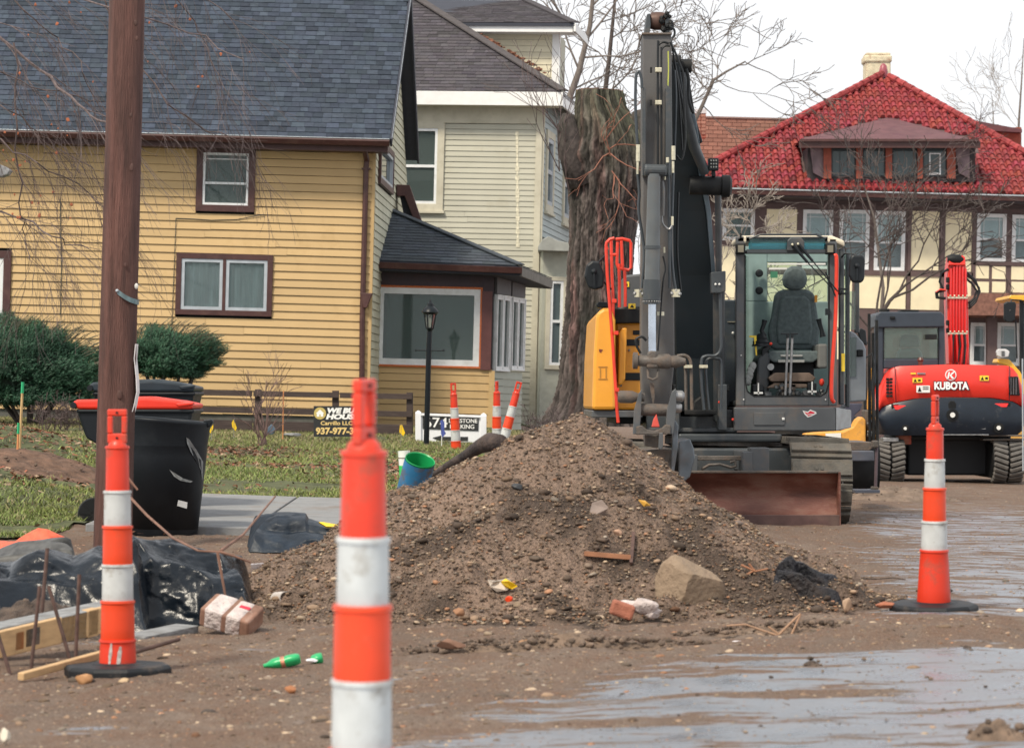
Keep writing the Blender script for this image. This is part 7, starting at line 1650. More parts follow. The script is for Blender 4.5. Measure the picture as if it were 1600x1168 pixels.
# =================================================================== waste carts
M_cart = mat('black_cart_plastic', (.006, .009, .013), .45, spec=.3, var=.15, scale=3, dirt=(.022, .026, .03), dscale=3, damt=.3, bump=.04, bscale=40)
M_olid = mat('orange_lid_plastic', (.74, .035, .015), .38, var=.08)
def cart(px0, px1, ytop, ybot, D, lid, label, wheel=True):
    s = S(D); xm = (px0+px1)/2; o = W(xm, ybot, D); r = root('waste_cart', o, label, 'trash cart', 'wheeled waste carts by the pole')
    wpx = px1-px0
    secs = []
    for (y, a, c_, dp) in ((ybot, .14, .86, .48), (ytop+wpx*.33, .09, .93, .55), (ytop+wpx*.27, -.02, .96, .60), (ytop+6, -.10, 1.0, .66), (ytop, -.10, 1.0, .66)):
        secs.append((px0+wpx*a, px0+wpx*c_, y, D, dp))
    b = loft(MB(), secs); obj('body', b, M_cart, r, bevel=.025, bseg=3)
    obj('rim', MB().pr(px0-wpx*.11, ytop-1, px1+wpx*.02, ytop+5, D-.02, .70), M_cart, r, bevel=.012)
    lp = [(px0-wpx*.15, ytop-12), (px0-wpx*.10, ytop-16), (px0+wpx*.3, ytop-17), (px0+wpx*.55, ytop-19), (px0+wpx*.85, ytop-15), (px1+wpx*.02, ytop-9), (px1+wpx*.0, ytop-1), (px0-wpx*.1, ytop-1)]
    lo = obj('lid', MB().pp(lp, D-.03, .72), lid, r, bevel=.02, bseg=3)
    obj('lid_ridge', MB().pp([(px0+wpx*.2, ytop-17), (px0+wpx*.25, ytop-20), (px0+wpx*.6, ytop-21), (px0+wpx*.88, ytop-15)], D+.12, .4), lid, lo, bevel=.012)
    obj('lid_grip', MB().pp([(px1-wpx*.16, ytop-10), (px1+wpx*.01, ytop-12), (px1+wpx*.01, ytop-8), (px1-wpx*.13, ytop-5)], D-.045, .1), lid, lo, bevel=.006)
    obj('handle', MB().lathe([(.024, -.02), (.026, 0), (.026, .56), (.024, .58)], 14, W(px0-wpx*.135, ytop-7, D-.02), Matrix.Rotation(-math.pi/2, 3, 'X')), M_cart, r, smooth=True)
    if wheel:
        for k in (0, 1):
            c = W(px0+wpx*.06, ybot-22, D+(.02 if not k else .5)); w = obj('wheel', MB().lathe([(.05, -.03), (.115, -.03), (.125, -.015), (.125, .015), (.115, .03), (.05, .03)], 26, c, Matrix.Rotation(math.pi/2, 3, 'X')), M_black, r, smooth=True)
            b = MB()
            for q in range(8): a = q*math.pi/4; b.box(c+Vector((math.cos(a)*.06, -.03, math.sin(a)*.06)), (.09, .008, .012), R=Matrix.Rotation(-a, 3, 'Y'))
            obj('spokes', b, M_black, w)
    return r
cart(137, 300, 640, 824, 21.9, M_olid, 'black wheeled cart with a bright orange lid behind the utility pole')
cart(160, 302, 613, 812, 23.4, mat('slate_lid_plastic', (.018, .028, .038), .4, spec=.35, var=.15), 'wheeled cart with a dark slate lid, farthest of the bins behind the pole')
# big black barrel with a dented right side
r = root('black_barrel', on_ground(250, 20.9), 'tall black plastic barrel with pale scrapes and a paper scrap stuck on it', 'barrel')
o = W(252, 838, 20.9); b = MB(); n = 48; vs = []; prof = [(.255, 0), (.268, .02), (.285, .25), (.308, .52), (.325, .70), (.338, .82), (.348, .85), (.352, .865), (.345, .875), (.33, .87), (.32, .6), (.27, .05)]
for rr_, z in prof:
    for k in range(n):
        a = 2*math.pi*k/n; q = rr_*(1-.035*math.exp(-((a-.1)/.35)**2)*math.exp(-((z-.33)/.2)**2)+.012*math.sin(2*a)); vs.append(o+Vector((q*math.cos(a), q*math.sin(a), z*1.0+(-.02*math.cos(a) if z > .7 else 0))))
fs = [(i*n+k, i*n+(k+1) % n, (i+1)*n+(k+1) % n, (i+1)*n+k) for i in range(len(prof)-1) for k in range(n)]+[tuple(range(n-1, -1, -1)), tuple((len(prof)-1)*n+k for k in range(n))]
obj('shell', MB().add(vs, fs), M_cart, r, smooth='all')
obj('handle_tab', MB().pp([(316, 660), (319, 655), (330, 654), (333, 659), (328, 667), (318, 668)], 20.8, .12), M_cart, r, bevel=.01)
M_scr = mat('grey_scrape', (.22, .23, .23), .7, var=.3, scale=30)
def on_cyl(px, py, extra=.004):   # point on the barrel's front
    z = W(px, py, 20.6).z-o.z; rr_ = np.interp(z, [0, .25, .52, .82], [.262, .285, .308, .338])+extra; x = W(px, py, 20.62).x-o.x; x = max(-rr_*.98, min(rr_*.98, x))
    return Vector((o.x+x, o.y-math.sqrt(rr_*rr_-x*x), o.z+z))
for poly in ([(291, 683), (295, 686), (305, 703), (313, 722), (318, 745), (315, 752), (310, 735), (303, 718), (297, 706), (292, 693)], [(265, 733), (272, 738), (285, 747), (299, 752), (296, 754), (282, 751), (272, 744)]):
    obj('scrape', MB().add([on_cyl(x, y, .006) for x, y in poly], [tuple(range(len(poly)))[::-1]]), M_scr, r)
obj('paper_scrap', MB().add([on_cyl(x, y, .008) for x, y in ((278, 781), (291, 785), (290, 795), (276, 790))], [(3, 2, 1, 0)]), M_white, r)
# =================================================================== lamp post
LD = 38.0; lb_ = on_ground(665, LD); lr = root('lamp_post', Vector((W(666, 695, LD).x, LD, float(gz(lb_.x, LD)))), 'slim black garden lamp post with a glazed lantern and crossbar', 'lamp post')
M_blk = mat('black_lamp_paint', (.005, .008, .011), .4, spec=.25, var=.1)
obj('post', MB().pt([(666, 700, LD), (667.5, 640, LD), (670, 545, LD), (671, 518, LD)], [4.3, 4.3, 4.1, 3.8], 16), M_blk, lr, smooth=True)
obj('crossbar', MB().pt([(650, 547, LD), (693, 547.5, LD)], 1.0, 8), M_blk, lr)
for x in (650, 693): obj('crossbar_knob', MB().ico(W(x, 547, LD), .016, 2, 0), M_blk, lr)
lc = W(671.5, 515, LD); s_ = 1/S(LD)
ln = obj('lantern', MB().lathe([(2*s_, -5*s_), (3.5*s_, -1*s_), (6*s_, 2*s_), (2.5*s_, 4*s_)], 6, lc), M_blk, lr)
obj('lantern_glass', MB().lathe([(5.2*s_, 3*s_), (8.8*s_, 24*s_)], 6, lc), glass('lamp_glass', (.8, .85, .8), 1, .55), ln)
fr = MB()
for k in range(6):
    a = k*math.pi/3; fr.tube([lc+Vector((5.6*s_*math.cos(a), 5.6*s_*math.sin(a), 2*s_)), lc+Vector((9.2*s_*math.cos(a), 9.2*s_*math.sin(a), 25*s_))], .008, 6)
obj('lantern_frame', fr, M_blk, ln)
obj('lantern_roof', MB().lathe([(9.5*s_, 24*s_), (13.5*s_, 27*s_), (13*s_, 29*s_), (9*s_, 34*s_), (5*s_, 37*s_), (4.5*s_, 41*s_), (2*s_, 43*s_), (1.5*s_, 46*s_), (.5*s_, 48*s_)], 12, lc), M_blk, ln, smooth=True)
obj('candle', MB().lathe([(1.8*s_, 4*s_), (1.8*s_, 15*s_), (.5*s_, 17*s_)], 10, lc), mat('opal_bulb', (.8, .8, .7), .4), ln)
# =================================================================== fence
M_fence = mat('dark_brown_fence_board', (.050, .034, .030), .8, var=.25, scale=8, stretch=(.5, 1, 4), dirt=(.10, .08, .07), dscale=4, damt=.4)
FD = 41.0; fe = root('rail_fence', on_ground(470, FD), 'low dark brown board fence with three rails along the yellow house', 'fence')
for (ya_, yb_, h) in ((612, 619.5, 8.5), (638, 647, 9)):
    for (x0, x1) in ((262, 395), (395, 530), (530, 645)):
        t0 = (x0-262)/383; t1 = (x1-262)/383; A = W(x0+1, ya_+(yb_-ya_)*t0, FD); B = W(x1-1, ya_+(yb_-ya_)*t1, FD)
        if x0 == 262 and ya_ == 612: pass
        obj('rail', beam(MB(), A, B, .04, h/S(FD)), M_fence, fe, bevel=.004)
for (x0, x1) in ((262, 395), (395, 530), (530, 645)):
    A = W(x0+1, 661+(x0-262)*.026, FD); B = W(x1-1, 661+(x1-262)*.026, FD); obj('kick_board', beam(MB(), A, B, .04, 15/S(FD)), M_fence, fe, bevel=.004)
for x, y0, y1 in ((264, 606, 668), (403, 608, 676), (524, 610, 680), (640, 613, 688)): obj('post', MB().pr(x-5, y0, x+5, y1+4, FD+.03, .12), M_fence, fe, bevel=.006)
# =================================================================== signs
YS = 38.2; sg_ = root('yard_sign', Vector((W(535, 700, YS).x, YS, W(535, 703, YS).z)), 'black yard sign reading WE BUY HOUSES, half hidden by the nearest cone', 'sign')
M_signb = mat('black_sign_board', (.022, .024, .026), .5, var=.08); M_gold = mat('gold_print', (.75, .55, .22), .5, var=.03); M_silver = mat('white_print', (.85, .85, .83), .5, var=.03)
obj('board', MB().pr(490, 634, 584, 682, YS, .01), M_signb, sg_)
obj('wire_stake', MB().pt([(505, 682, YS+.01), (505, 704, YS+.01)], .6, 5), M_steel, sg_); obj('wire_stake', MB().pt([(565, 682, YS+.01), (565, 706, YS+.01)], .6, 5), M_steel, sg_)
TR = Matrix.Rotation(-ROLL, 3, 'Y') @ Matrix.Rotation(math.pi/2, 3, 'X'); sc_ = 1/S(YS)
obj('round_logo', MB().lathe([(9.5*sc_, 0), (9.5*sc_, .004)], 28, W(500, 645.5, YS-.002), Matrix.Rotation(math.pi/2, 3, 'X')), mat('mustard_print', (.55, .43, .14), .5), sg_)
obj('house_logo', MB().pp([(493.5, 645.5), (500, 639.5), (506.5, 645.5), (505, 645.5), (505, 650.5), (501, 650.5), (501, 647), (499, 647), (499, 650.5), (495, 650.5), (495, 645.5)], YS-.008, .003), M_silver, sg_)
text_part('lettering', 'WE BUY', M_silver, sg_, W(536, 641.5, YS-.003), 10.5*sc_, 54*sc_, Rm=TR, offset=.006, shear=.2)
text_part('lettering', 'HOUSES', M_silver, sg_, W(538, 651, YS-.003), 10.5*sc_, 60*sc_, Rm=TR, offset=.006, shear=.2)
text_part('lettering', 'Carrillo LLC', M_gold, sg_, W(526, 661, YS-.003), 8.5*sc_, 50*sc_, Rm=TR, offset=.002)
text_part('lettering', '937-977-36', M_gold, sg_, W(527, 673.5, YS-.003), 14*sc_, 67*sc_, Rm=TR, offset=.005)
PS = 39.2; pk = root('parking_sign', Vector((W(705, 696, PS).x, PS, W(705, 697, PS).z)), 'white post sign with a black panel reading 674 parking and a left arrow', 'sign')
M_pvc = mat('white_pvc', (.78, .79, .82), .4, var=.03, dirt=(.5, .52, .5), dscale=3, damt=.3)
obj('board', MB().pp([(652, 693), (652, 645), (760, 649), (760, 695)], PS+.03, .04), M_pvc, pk)
for x, y0 in ((653.5, 645), (755.5, 649)):
    obj('post', MB().pr(x-4.6, y0, x+4.6, 701, PS, .1), M_pvc, pk, bevel=.006); p_ = W(x+.1, y0, PS+.05)
    obj('post_cap', MB().lathe([(6.6*.0089, -.01), (6.6*.0089, .01), (.01, .035)], 4, p_, Matrix.Rotation(math.pi/4, 3, 'Z')), M_pvc, pk)
obj('top_rail', MB().pp([(658, 649), (658, 645.5), (751, 649), (751, 652.5)], PS+.0, .05), M_pvc, pk, bevel=.004)
obj('black_panel', MB().pp([(660.5, 669.5), (660.5, 649.5), (748, 652.5), (747.5, 673)], PS+.02, .012), M_signb, pk)
sc2 = 1/S(PS); TR2 = Matrix.Rotation(-ROLL+.0, 3, 'Y') @ Matrix.Rotation(math.pi/2, 3, 'X'); TR2 = Matrix.Rotation(.012, 3, 'Y') @ TR2
M_let2 = M_silver
text_part('lettering', '674', M_let2, pk, W(681, 660.5, PS+.018), 22*sc2, 36*sc2, Rm=TR2, offset=.002)
text_part('lettering', 'LIMESTONE', M_let2, pk, W(723.5, 657.3, PS+.018), 9.2*sc2, 44.5*sc2, Rm=TR2, offset=.001)
text_part('lettering', 'PARKING', M_let2, pk, W(722, 666.5, PS+.018), 9.2*sc2, 38*sc2, Rm=TR2, offset=.001)
obj('arrow', MB().pp([(676, 683.5), (693, 679), (691, 682), (731, 682), (731, 688.5), (691, 688), (694, 691.5)], PS+.02, .012), M_signb, pk, bevel=0)
# small blue can held upside down on a stake (marking flag)
sp_ = root('marking_stake', Vector((W(690, 696, 37.6).x, 37.6, W(690, 696, 37.6).z)), 'blue and white utility marking flag on a thin stake before the parking sign', 'stake')
obj('stake', MB().pt([(690, 697, 37.6), (690.5, 670, 37.6)], .7, 6), M_white, sp_); obj('blue_ribbon', MB().pp([(688, 657), (692, 655), (694.5, 662), (694, 672), (697, 677), (691, 683), (689, 677), (689, 670), (688.5, 664)], 37.58, .02), mat('blue_ribbon', (.06, .09, .32), .5, var=.5, scale=60), sp_)
M_flag = mat('yellow_flag_film', (.85, .55, .01), .4, var=.1)
for (x, y0, y1, D, shp, lab) in ((331, 655, 680, 33, [(326, 667), (329, 658), (333, 660), (333, 669), (329, 677), (326, 671)], 'small yellow utility flag just right of the black barrel'),
                                 (366, 653, 676, 36, [(362, 660), (365, 655), (370, 668), (368, 673), (363, 667)], 'small yellow utility flag left of the leafless shrub'),
                                 (627, 662, 690, 37.4, [(624, 673), (625, 664), (628, 663), (633, 676), (630, 681), (624, 675)], 'yellow utility flag in front of the fence end post')):
    fr_ = root('utility_flag', Vector((W(x, y1, D).x, D, W(x, y1, D).z)), lab, 'flag', 'yellow utility flags')
    obj('wire', MB().pt([(x-1, y1+8, D), (x, y0, D)], .35, 5), M_steel, fr_); obj('film', MB().pp(shp, D, .004), M_flag, fr_)
M_lath = mat('bare_lath', (.55, .36, .17), .8, var=.2, scale=10, stretch=(6, 6, 1)); M_lato = mat('orange_painted_lath', (.62, .25, .10), .7, var=.2); M_grn = mat('green_paint', (.02, .38, .16), .5)
for (x0, y0, x1, y1, D, r, m_, gtip, lab) in ((30, 712, 35.5, 598, 30, 2.1, M_lath, True, 'pale wooden lath with a green painted tip by the dark yew'), (25, 773, 29, 662, 27, 1.9, M_lato, True, 'orange wooden stake with a green top in the bare soil at the left edge'),
                                       (442, 680, 443, 610, 37, 1.0, M_lato, False, 'thin orange survey stake in front of the brown fence')):
    a = W(x0, y0, D); s_r = root('survey_stake', a, lab, 'stake', 'survey stakes on the lawn'); b_ = W(x1, y1, D)
    obj('stake', MB().tube([a-UP*.05, b_], [r/S(D), r*.9/S(D)], 4), m_, s_r)
    if gtip: t_ = a.lerp(b_, .86); obj('painted_tip', MB().tube([t_, b_+UP*.01], r*1.15/S(D), 4), M_grn, s_r)
# =================================================================== black tarps and sheeting
def cloth(name, D, dep, top, bot, x0, x1, seed, label, m, nx=170, ny=110, fold=.06, foldf=3.5, solid=None, cat='tarp', sharp=1.0, ang=.6):
    """draped sheet: its ridge line follows `top` and its near edge `bot` (px,y pairs at depths D+dep/2 and D-dep/2)"""
    X = np.linspace(x0, x1, nx); V = []
    tx, ty = zip(*top); bx, by = zip(*bot)
    for j in range(ny):
        t = j/(ny-1)
        for x in X:
            yt = np.interp(x, tx, ty); yb = np.interp(x, bx, by); prof = math.sin(min(1, t/.75)*math.pi/2)**1.2 if t < .75 else 1-(t-.75)/.25*.35
            d = D-dep/2+dep*t
            zt_ = W(x, yt, D+dep*.25).z; zb_ = W(x, yb, D-dep/2).z; z = zb_+(zt_-zb_)*prof
            V.append((W(x, 900, d).x, d, z, prof))
    V = np.array(V); xx, yy = V[:, 0], V[:, 1]; zz = V[:, 2]
    w = fbm(xx*1.8+seed, yy*1.8, seed, 3)*3.2; q = (xx*math.cos(ang)+zz*1.6+yy*math.sin(ang))*foldf+w
    f1 = 1-np.abs(((q % 2)-1)); f2 = 1-np.abs((((xx*.5-zz*1.4+yy)*foldf*1.7+w*1.4+seed) % 2)-1)
    d_ = (f1**sharp-.5)*fold+(f2-.5)*fold*.45+(fbm(xx*9, yy*9+zz*9, seed+5, 3)-.5)*fold*.35
    env = np.clip(V[:, 3]*1.6, .15, 1)
    V3 = np.stack([xx+(fbm(xx*4, zz*4, seed+1, 2)-.5)*fold*.8, yy-d_*.8, zz+d_*env*.7], 1)
    g_ = gz(V3[:, 0], V3[:, 1], True)+.004; T_ = np.repeat(np.linspace(0, 1, ny), nx); U_ = np.tile(np.linspace(0, 1, nx), ny); e_ = np.clip(np.minimum(np.minimum(T_*6, (1-T_)*4), np.minimum(U_, 1-U_)*(9+5*np.sin(T_*9))), 0, 1)**.75
    V3[:, 2] = g_+(V3[:, 2]-g_)*e_; V3[:, 2] = np.maximum(V3[:, 2], g_+.003)
    c_ = ((x0+x1)/2, (top[len(top)//2][1]+bot[len(bot)//2][1])/2); loc = W(c_[0], c_[1], D)
    o = npmesh(name, V3, grid_faces(ny, nx), m, loc=loc, smooth=True, label=label, cat=cat)
    return o
M_tarp = mat('black_plastic_film', (.006, .010, .016), .26, spec=.32, var=.4, scale=5, bump=.35, bscale=20, dirt=(.018, .022, .028), dscale=3.5, damt=.4, dth=.56)
cloth('black_tarp', 13.9, 1.0, [(160, 862), (195, 842), (240, 827), (268, 826), (300, 838), (330, 852), (392, 852), (396, 858)], [(160, 930), (200, 962), (250, 985), (300, 982), (340, 960), (375, 948), (396, 940)], 150, 397, 3,
      'heap of folded black plastic sheeting behind the left cone', M_tarp, fold=.15, foldf=2.6, ang=.3, sharp=1.4)
cloth('black_tarp', 13.4, .7, [(-60, 868), (0, 866), (60, 862), (120, 874), (165, 862), (215, 842), (235, 850)], [(-60, 925), (0, 925), (60, 918), (120, 925), (190, 925), (235, 940)], -60, 236, 5,
      'long roll of black plastic sheeting at the left edge behind the boards', M_tarp, fold=.09, foldf=2.2, ang=1.2, sharp=1.4)
cloth('dark_tarp', 19.5, .9, [(388, 812), (400, 802), (430, 795), (475, 800), (480, 808), (525, 822), (545, 826)], [(388, 835), (410, 848), (450, 849), (480, 841), (520, 838), (545, 832)], 388, 545, 8,
      'crumpled dark blue grey tarpaulin lying on the edge of the sidewalk', mat('slate_tarpaulin', (.010, .018, .030), .45, spec=.3, var=.4, scale=7, bump=.3, bscale=24, dirt=(.035, .04, .05), damt=.5), fold=.07, foldf=2.6)
M_orfab = mat('orange_mesh_fabric', (.70, .11, .05), .6, var=.2, scale=30)
cloth('orange_sheet', 15.6, .6, [(-60, 846), (10, 846), (58, 828), (75, 830), (110, 842), (122, 848)], [(-60, 870), (60, 868), (120, 862)], -60, 122, 11, 'orange and black construction fabric folded behind the black plastic roll', M_orfab, nx=90, ny=50, fold=.05)
cloth('grey_sheet', 15.2, .4, [(-60, 862), (0, 858), (30, 848), (100, 840), (118, 848), (125, 860)], [(-60, 872), (60, 872), (125, 866)], -60, 125, 12, 'crinkled dark grey reinforced film with red marks at the far left', mat('grey_reinforced_film', (.07, .07, .068), .5, spec=.3, var=.5, scale=20, dirt=(.45, .07, .04), dscale=12, damt=.5, dth=.66), nx=100, ny=40, fold=.03)
ys_o = obj('yellow_strap', MB().add([W(498, 815, 19.3), W(505, 815, 19.3), W(545, 822, 19.4), W(545, 825, 19.4), W(510, 822, 19.25), W(498, 815, 19.3)+Vector((0, .02, -.01)), W(505, 815, 19.3)+Vector((0, .02, -.01)), W(545, 822, 19.4)+Vector((0, .02, -.01)), W(545, 825, 19.4)+Vector((0, .02, -.01)), W(510, 822, 19.25)+Vector((0, .02, -.01))],
     [(0, 4, 3, 2, 1), (5, 6, 7, 8, 9)]+[(i, (i+1) % 5, 5+(i+1) % 5, 5+i) for i in range(5)]), M_flag, None, loc=W(520, 820, 19.3), label='bright yellow strap end lying on the dark tarpaulin', cat='strap')
# =================================================================== curb forms, stakes
M_wood = mat('form_lumber', (.50, .33, .17), .75, var=.2, scale=5, stretch=(1, 4, 8), dirt=(.20, .13, .08), dscale=5, damt=.55, dth=.54, bump=.15, bscale=60)
M_grwood = mat('cement_stained_lumber', (.22, .225, .23), .8, var=.35, scale=9, stretch=(1, 3, 8), dirt=(.09, .08, .07), dscale=6, damt=.6)
M_rstake = mat('rusty_form_stake', (.095, .055, .045), .65, .3, var=.35, scale=25)
def board(name, a, b, hpx, thick, m, label, parts=()):
    A = W(*a); B = W(*b); r = root(name, A.lerp(B, .5), label, 'board', 'curb form boards'); h = hpx/S(a[2])
    d = (B-A).normalized(); s = d.cross(UP).normalized()
    def seg(nm, t0, t1, mm, z0=0, z1=1, out=0):
        p = A.lerp(B, t0)-s*0; q = A.lerp(B, t1); z = UP*h
        P = [p-s*(out)+z*z0, q-s*(out)+z*z0, q+s*thick+z*z0, p+s*thick+z*z0, p-s*(out)+z*z1, q-s*(out)+z*z1, q+s*thick+z*z1, p+s*thick+z*z1]
        return obj(nm, MB().hexa([P[0]-Vector((0, 0, 0)), P[1], P[2], P[3], P[4], P[5], P[6], P[7]]), mm, r, bevel=.004)
    seg('plank', 0, 1, m)
    for (nm, t0, t1, z0, z1, mm) in parts: seg(nm, t0, t1, mm, z0, z1, .012)
    return r
s_dir = 1
board('form_board', (-50, 1037, 11.6), (160, 986, 12.05), 42, .04, M_wood, 'upper curb form board of pale lumber, patched grey and orange, held by steel stakes',
      (('grey_patch', .64, .84, .0, 1.01, M_grwood), ('end_block', .845, .93, -.04, 1.02, M_wood), ('orange_block', .30, .37, .12, .85, mat('orange_marked_wood', (.50, .17, .05), .7, var=.3)), ('rough_patch', .375, .49, .15, .88, M_dirty)))
board('form_board', (-40, 992, 12.0), (165, 950, 12.4), 14, .16, M_grwood, 'grey stained plank lying behind the upper form board')
board('form_board', (27, 1062, 11.1), (158, 1026, 11.45), 12, .035, M_wood, 'thin lower form board at ground level beside the trench')
board('form_board', (190, 1003, 12.8), (275, 985, 13.1), 12, .14, M_grwood, 'short weathered block of wood by the foot of the left cone')
for (x0, y0, x1, y1, D, r, lab) in ((64, 965, 74, 856, 12.4, 3.1, 'brown steel stake standing behind the form boards'), (47, 1052, 62, 915, 11.5, 3.0, 'steel stake leaning right across the front of the form board'),
                                    (112, 1030, 76, 915, 11.7, 3.0, 'dark steel stake leaning left against the form board'), (117, 1046, 124, 897, 11.4, 3.0, 'upright rusty steel stake next to the left cone'), (18, 1052, -8, 975, 11.4, 3.2, 'steel stake at the very left edge of the boards')):
    a = W(x0, y0+8, D); obj('form_stake', MB().tube([a, W(x1, y1, D+.05)], r/S(D), 8), M_rstake, None, loc=a, smooth=True, label=lab, cat='stake', group='steel form stakes')
a = W(235, 1013, 12.0); obj('steel_rod', MB().tube([W(212, 1018, 11.9), W(280, 998, 12.1)], .009, 8), M_rstake, None, loc=a, smooth=True, label='short rusty rod on the mud right of the left cone', cat='rod')
# dark trench soil mound at the left, behind the boards
def mound(name, px, py, D, rx, ry, h, m, label, seed, cat='soil', n=60, stn=60):
    c = W(px, py, D); c.z = float(gz(c.x, D)); r = root(name, c, label, cat); t = np.linspace(-1, 1, n); X, Y = np.meshgrid(t, t); q = np.sqrt(X*X+Y*Y)
    Z = h*np.clip(1-q, 0, 1)**.8*(.7+.6*fbm(X*2.5+seed, Y*2.5, seed, 3))+(fbm(X*9, Y*9+seed, seed, 3)-.5)*h*.3*(q < 1)-.02
    V = np.stack([c.x+X*rx, c.y+Y*ry, gz(c.x+X*rx, c.y+Y*ry, True)+Z], -1).reshape(-1, 3); F = grid_faces(n, n); k = (q < 1.02).ravel(); F = F[k[F].any(1)]; u_ = np.unique(F); mp = np.zeros(len(V), int); mp[u_] = np.arange(len(u_))
    npmesh('soil_mass', V[u_], mp[F], m, parent=r, smooth=True)
    rg = np.random.default_rng(seed); a = rg.uniform(0, 6.28, stn); rr_ = np.sqrt(rg.uniform(0, 1, stn)); x, y = rr_*np.cos(a), rr_*np.sin(a)
    z = h*np.clip(1-rr_, 0, 1)**.8*.95; pts = np.stack([c.x+x*rx, c.y+y*ry, gz(c.x+x*rx, c.y+y*ry)+z], 1)
    v, f, cc = stones(pts, .004+.022*rg.uniform(0, 1, stn)**3, np.array([(.14, .10, .075)])*rg.uniform(.5, 1.5, (stn, 1)), 'ico', rg)
    npmesh('clods', v, f, M_clod, parent=r, cols=cc, kind='stuff'); return r
M_soil = mat('dark_soil', (.075, .055, .045), .95, var=.5, scale=16, bump=1, bscale=60, dirt=(.16, .12, .09), dscale=9, damt=.5)
M_mud = mat('brown_mud', (.165, .115, .082), .92, var=.4, scale=14, bump=.9, bscale=60)
mound('soil_heap', 55, 950, 12.9, .36, .3, .22, M_soil, 'small heap of dark soil behind the form boards', 3)
mound('soil_heap', 455, 905, 14.6, .24, .3, .26, M_soil, 'dark clotted soil between the tarp and the gravel pile', 4)
mound('soil_heap', 500, 858, 16.5, .42, .35, .17, M_mud, 'low brown bank of dirt in front of the dark tarpaulin', 5)
mound('soil_heap', 378, 930, 13.5, .16, .2, .13, M_mud, 'crumbling lump of mud at the right end of the black sheeting', 6, n=40, stn=30)
mound('mud_lump', 1268, 1043, 10.75, .055, .05, .045, M_soil, 'small dark lump of mud sitting on the wet pavement', 7, n=30, stn=14, cat='mud')
mound('mud_lump', 1560, 1172, 8.4, .13, .10, .07, M_mud, 'brown mud clod cut off by the lower right corner', 8, n=40, stn=30, cat='mud')
mound('mud_ridge', 850, 1022, 11.9, .72, .14, .06, M_mud, 'low ridge of pushed mud along the edge of the wet pavement', 9, n=110, stn=420, cat='mud')
mound('mud_ridge', 1240, 985, 12.4, .55, .12, .05, M_mud, 'low brown mud ridge around the broken twigs', 10, n=90, stn=300, cat='mud')
mound('dirt_mound', 1400, 752, 33, .8, .5, .17, mat('tan_dirt', (.17, .125, .095), .95, var=.35, scale=8, bump=.8), 'low tan dirt mound behind the excavator track', 11, n=50, stn=160, cat='dirt')
mound('leaf_mound', 70, 745, 27.0, 1.0, 1.0, .18, mat('leafy_soil', (.13, .075, .05), .95, var=.5, scale=10, bump=1), 'mound of brown soil and leaves behind the orange stake', 12, n=60, stn=200, cat='soil')
# =================================================================== rocks, blocks, scraps
M_rock = mat('tan_concrete_lump', (.26, .19, .13), .9, var=.2, scale=6, bump=.7, bscale=35, dirt=(.13, .09, .065), dscale=6, damt=.7, dth=.5)
def rock(name, px, py, D, rpx, m, label, seed, sq=(1, .8, .8), jit=.12, sub=3, cat='rock', cuts=()):
    c = W(px, py, D); b = MB(); b.ico((0, 0, 0), 1, sub, 0, (1, 1, 1)); V = np.array(b.v); n_ = V/np.linalg.norm(V, axis=1)[:, None]
    r = 1+(fbm(n_[:, 0]*2+seed, n_[:, 2]*2+n_[:, 1], seed, 3)-.5)*jit*4; V = n_*r[:, None]
    rg = np.random.default_rng(seed)
    for k in range(9):   # chip flat faces
        q = rg.normal(size=3) if k >= len(cuts) else np.array(cuts[k], float); q /= np.linalg.norm(q); d = V@q; lim = rg.uniform(.55, .84); V = V-np.clip(d-lim, 0, 9)[:, None]*q
    V = V*np.array(sq)*rpx/S(D)+np.array(c); b.v = [tuple(v) for v in V]
    return obj(name, b, m, None, loc=Vector((c.x, c.y, float(V[:, 2].min()))), smooth=True, label=label, cat=cat)
rock('rock', 1073, 921, pile_D(1074, 925)-.05, 56, M_rock, 'large angular tan rock half buried at the foot of the gravel pile', 3, (1, .8, 1.02), .10, 4, cuts=((1, -1.1, -.25), (-1, -.9, .1), (0, -.5, 1), (.2, -1, -.6)))
rock('rock', 1322, 944, 13.35, 10.5, mat('tan_stone', (.34, .23, .155), .85, var=.2), 'smooth upright tan stone at the right tip of the gravel pile', 4, (.85, .9, 1.25), .05)
rock('rock', 1310, 905, 13.9, 8, M_mud, 'small brown stone at the right end of the gravel pile above the tan stone', 5, (1, 1, .8))
rock('brick_piece', 1384, 944, 13.45, 17, mat('orange_brick', (.33, .12, .065), .85, var=.2, bump=.4), 'orange brown brick fragment lying beside the right cone base', 6, (1, .6, .38), .02, 3, cat='brick')
rock('rock', 717, 957, 13.2, 10, mat('orange_stone', (.30, .155, .085), .85, var=.2), 'round orange brown stone in front of the gravel pile', 7)
rock('rock', 965, 832, pile_D(965, 832), 8, mat('peach_stone', (.40, .25, .17), .8), 'peach coloured pebble on the pile above the wooden stick', 8, (1, .8, .7))
rock('rock', 808, 761, pile_D(808, 761), 9.5, mat('black_stone', (.03, .033, .038), .6), 'single black stone on the left side of the gravel pile', 9, (1, .7, .75))
rock('rock', 132, 1062, 10.95, 13.5, mat('tan_pebble', (.42, .22, .10), .7), 'tan pebble stuck on the rubber foot of the left cone', 10, (1.05, .6, .85))
rock('rock', 193, 1063, 10.95, 9.5, mat('tan_pebble_pale', (.46, .33, .20), .7), 'smaller pale pebble at the foot of the left cone', 11, (1.1, .6, .6))
rock('rock', 822, 1006, 11.95, 12, mat('ochre_stone', (.38, .21, .11), .85), 'ochre stone on the mud ridge', 12, (1.2, .8, .6)); rock('rock', 705, 1005, 11.8, 17, mat('brown_stone', (.20, .11, .075), .9), 'flat brown stone left of the ochre one on the mud ridge', 13, (1.3, .8, .55))
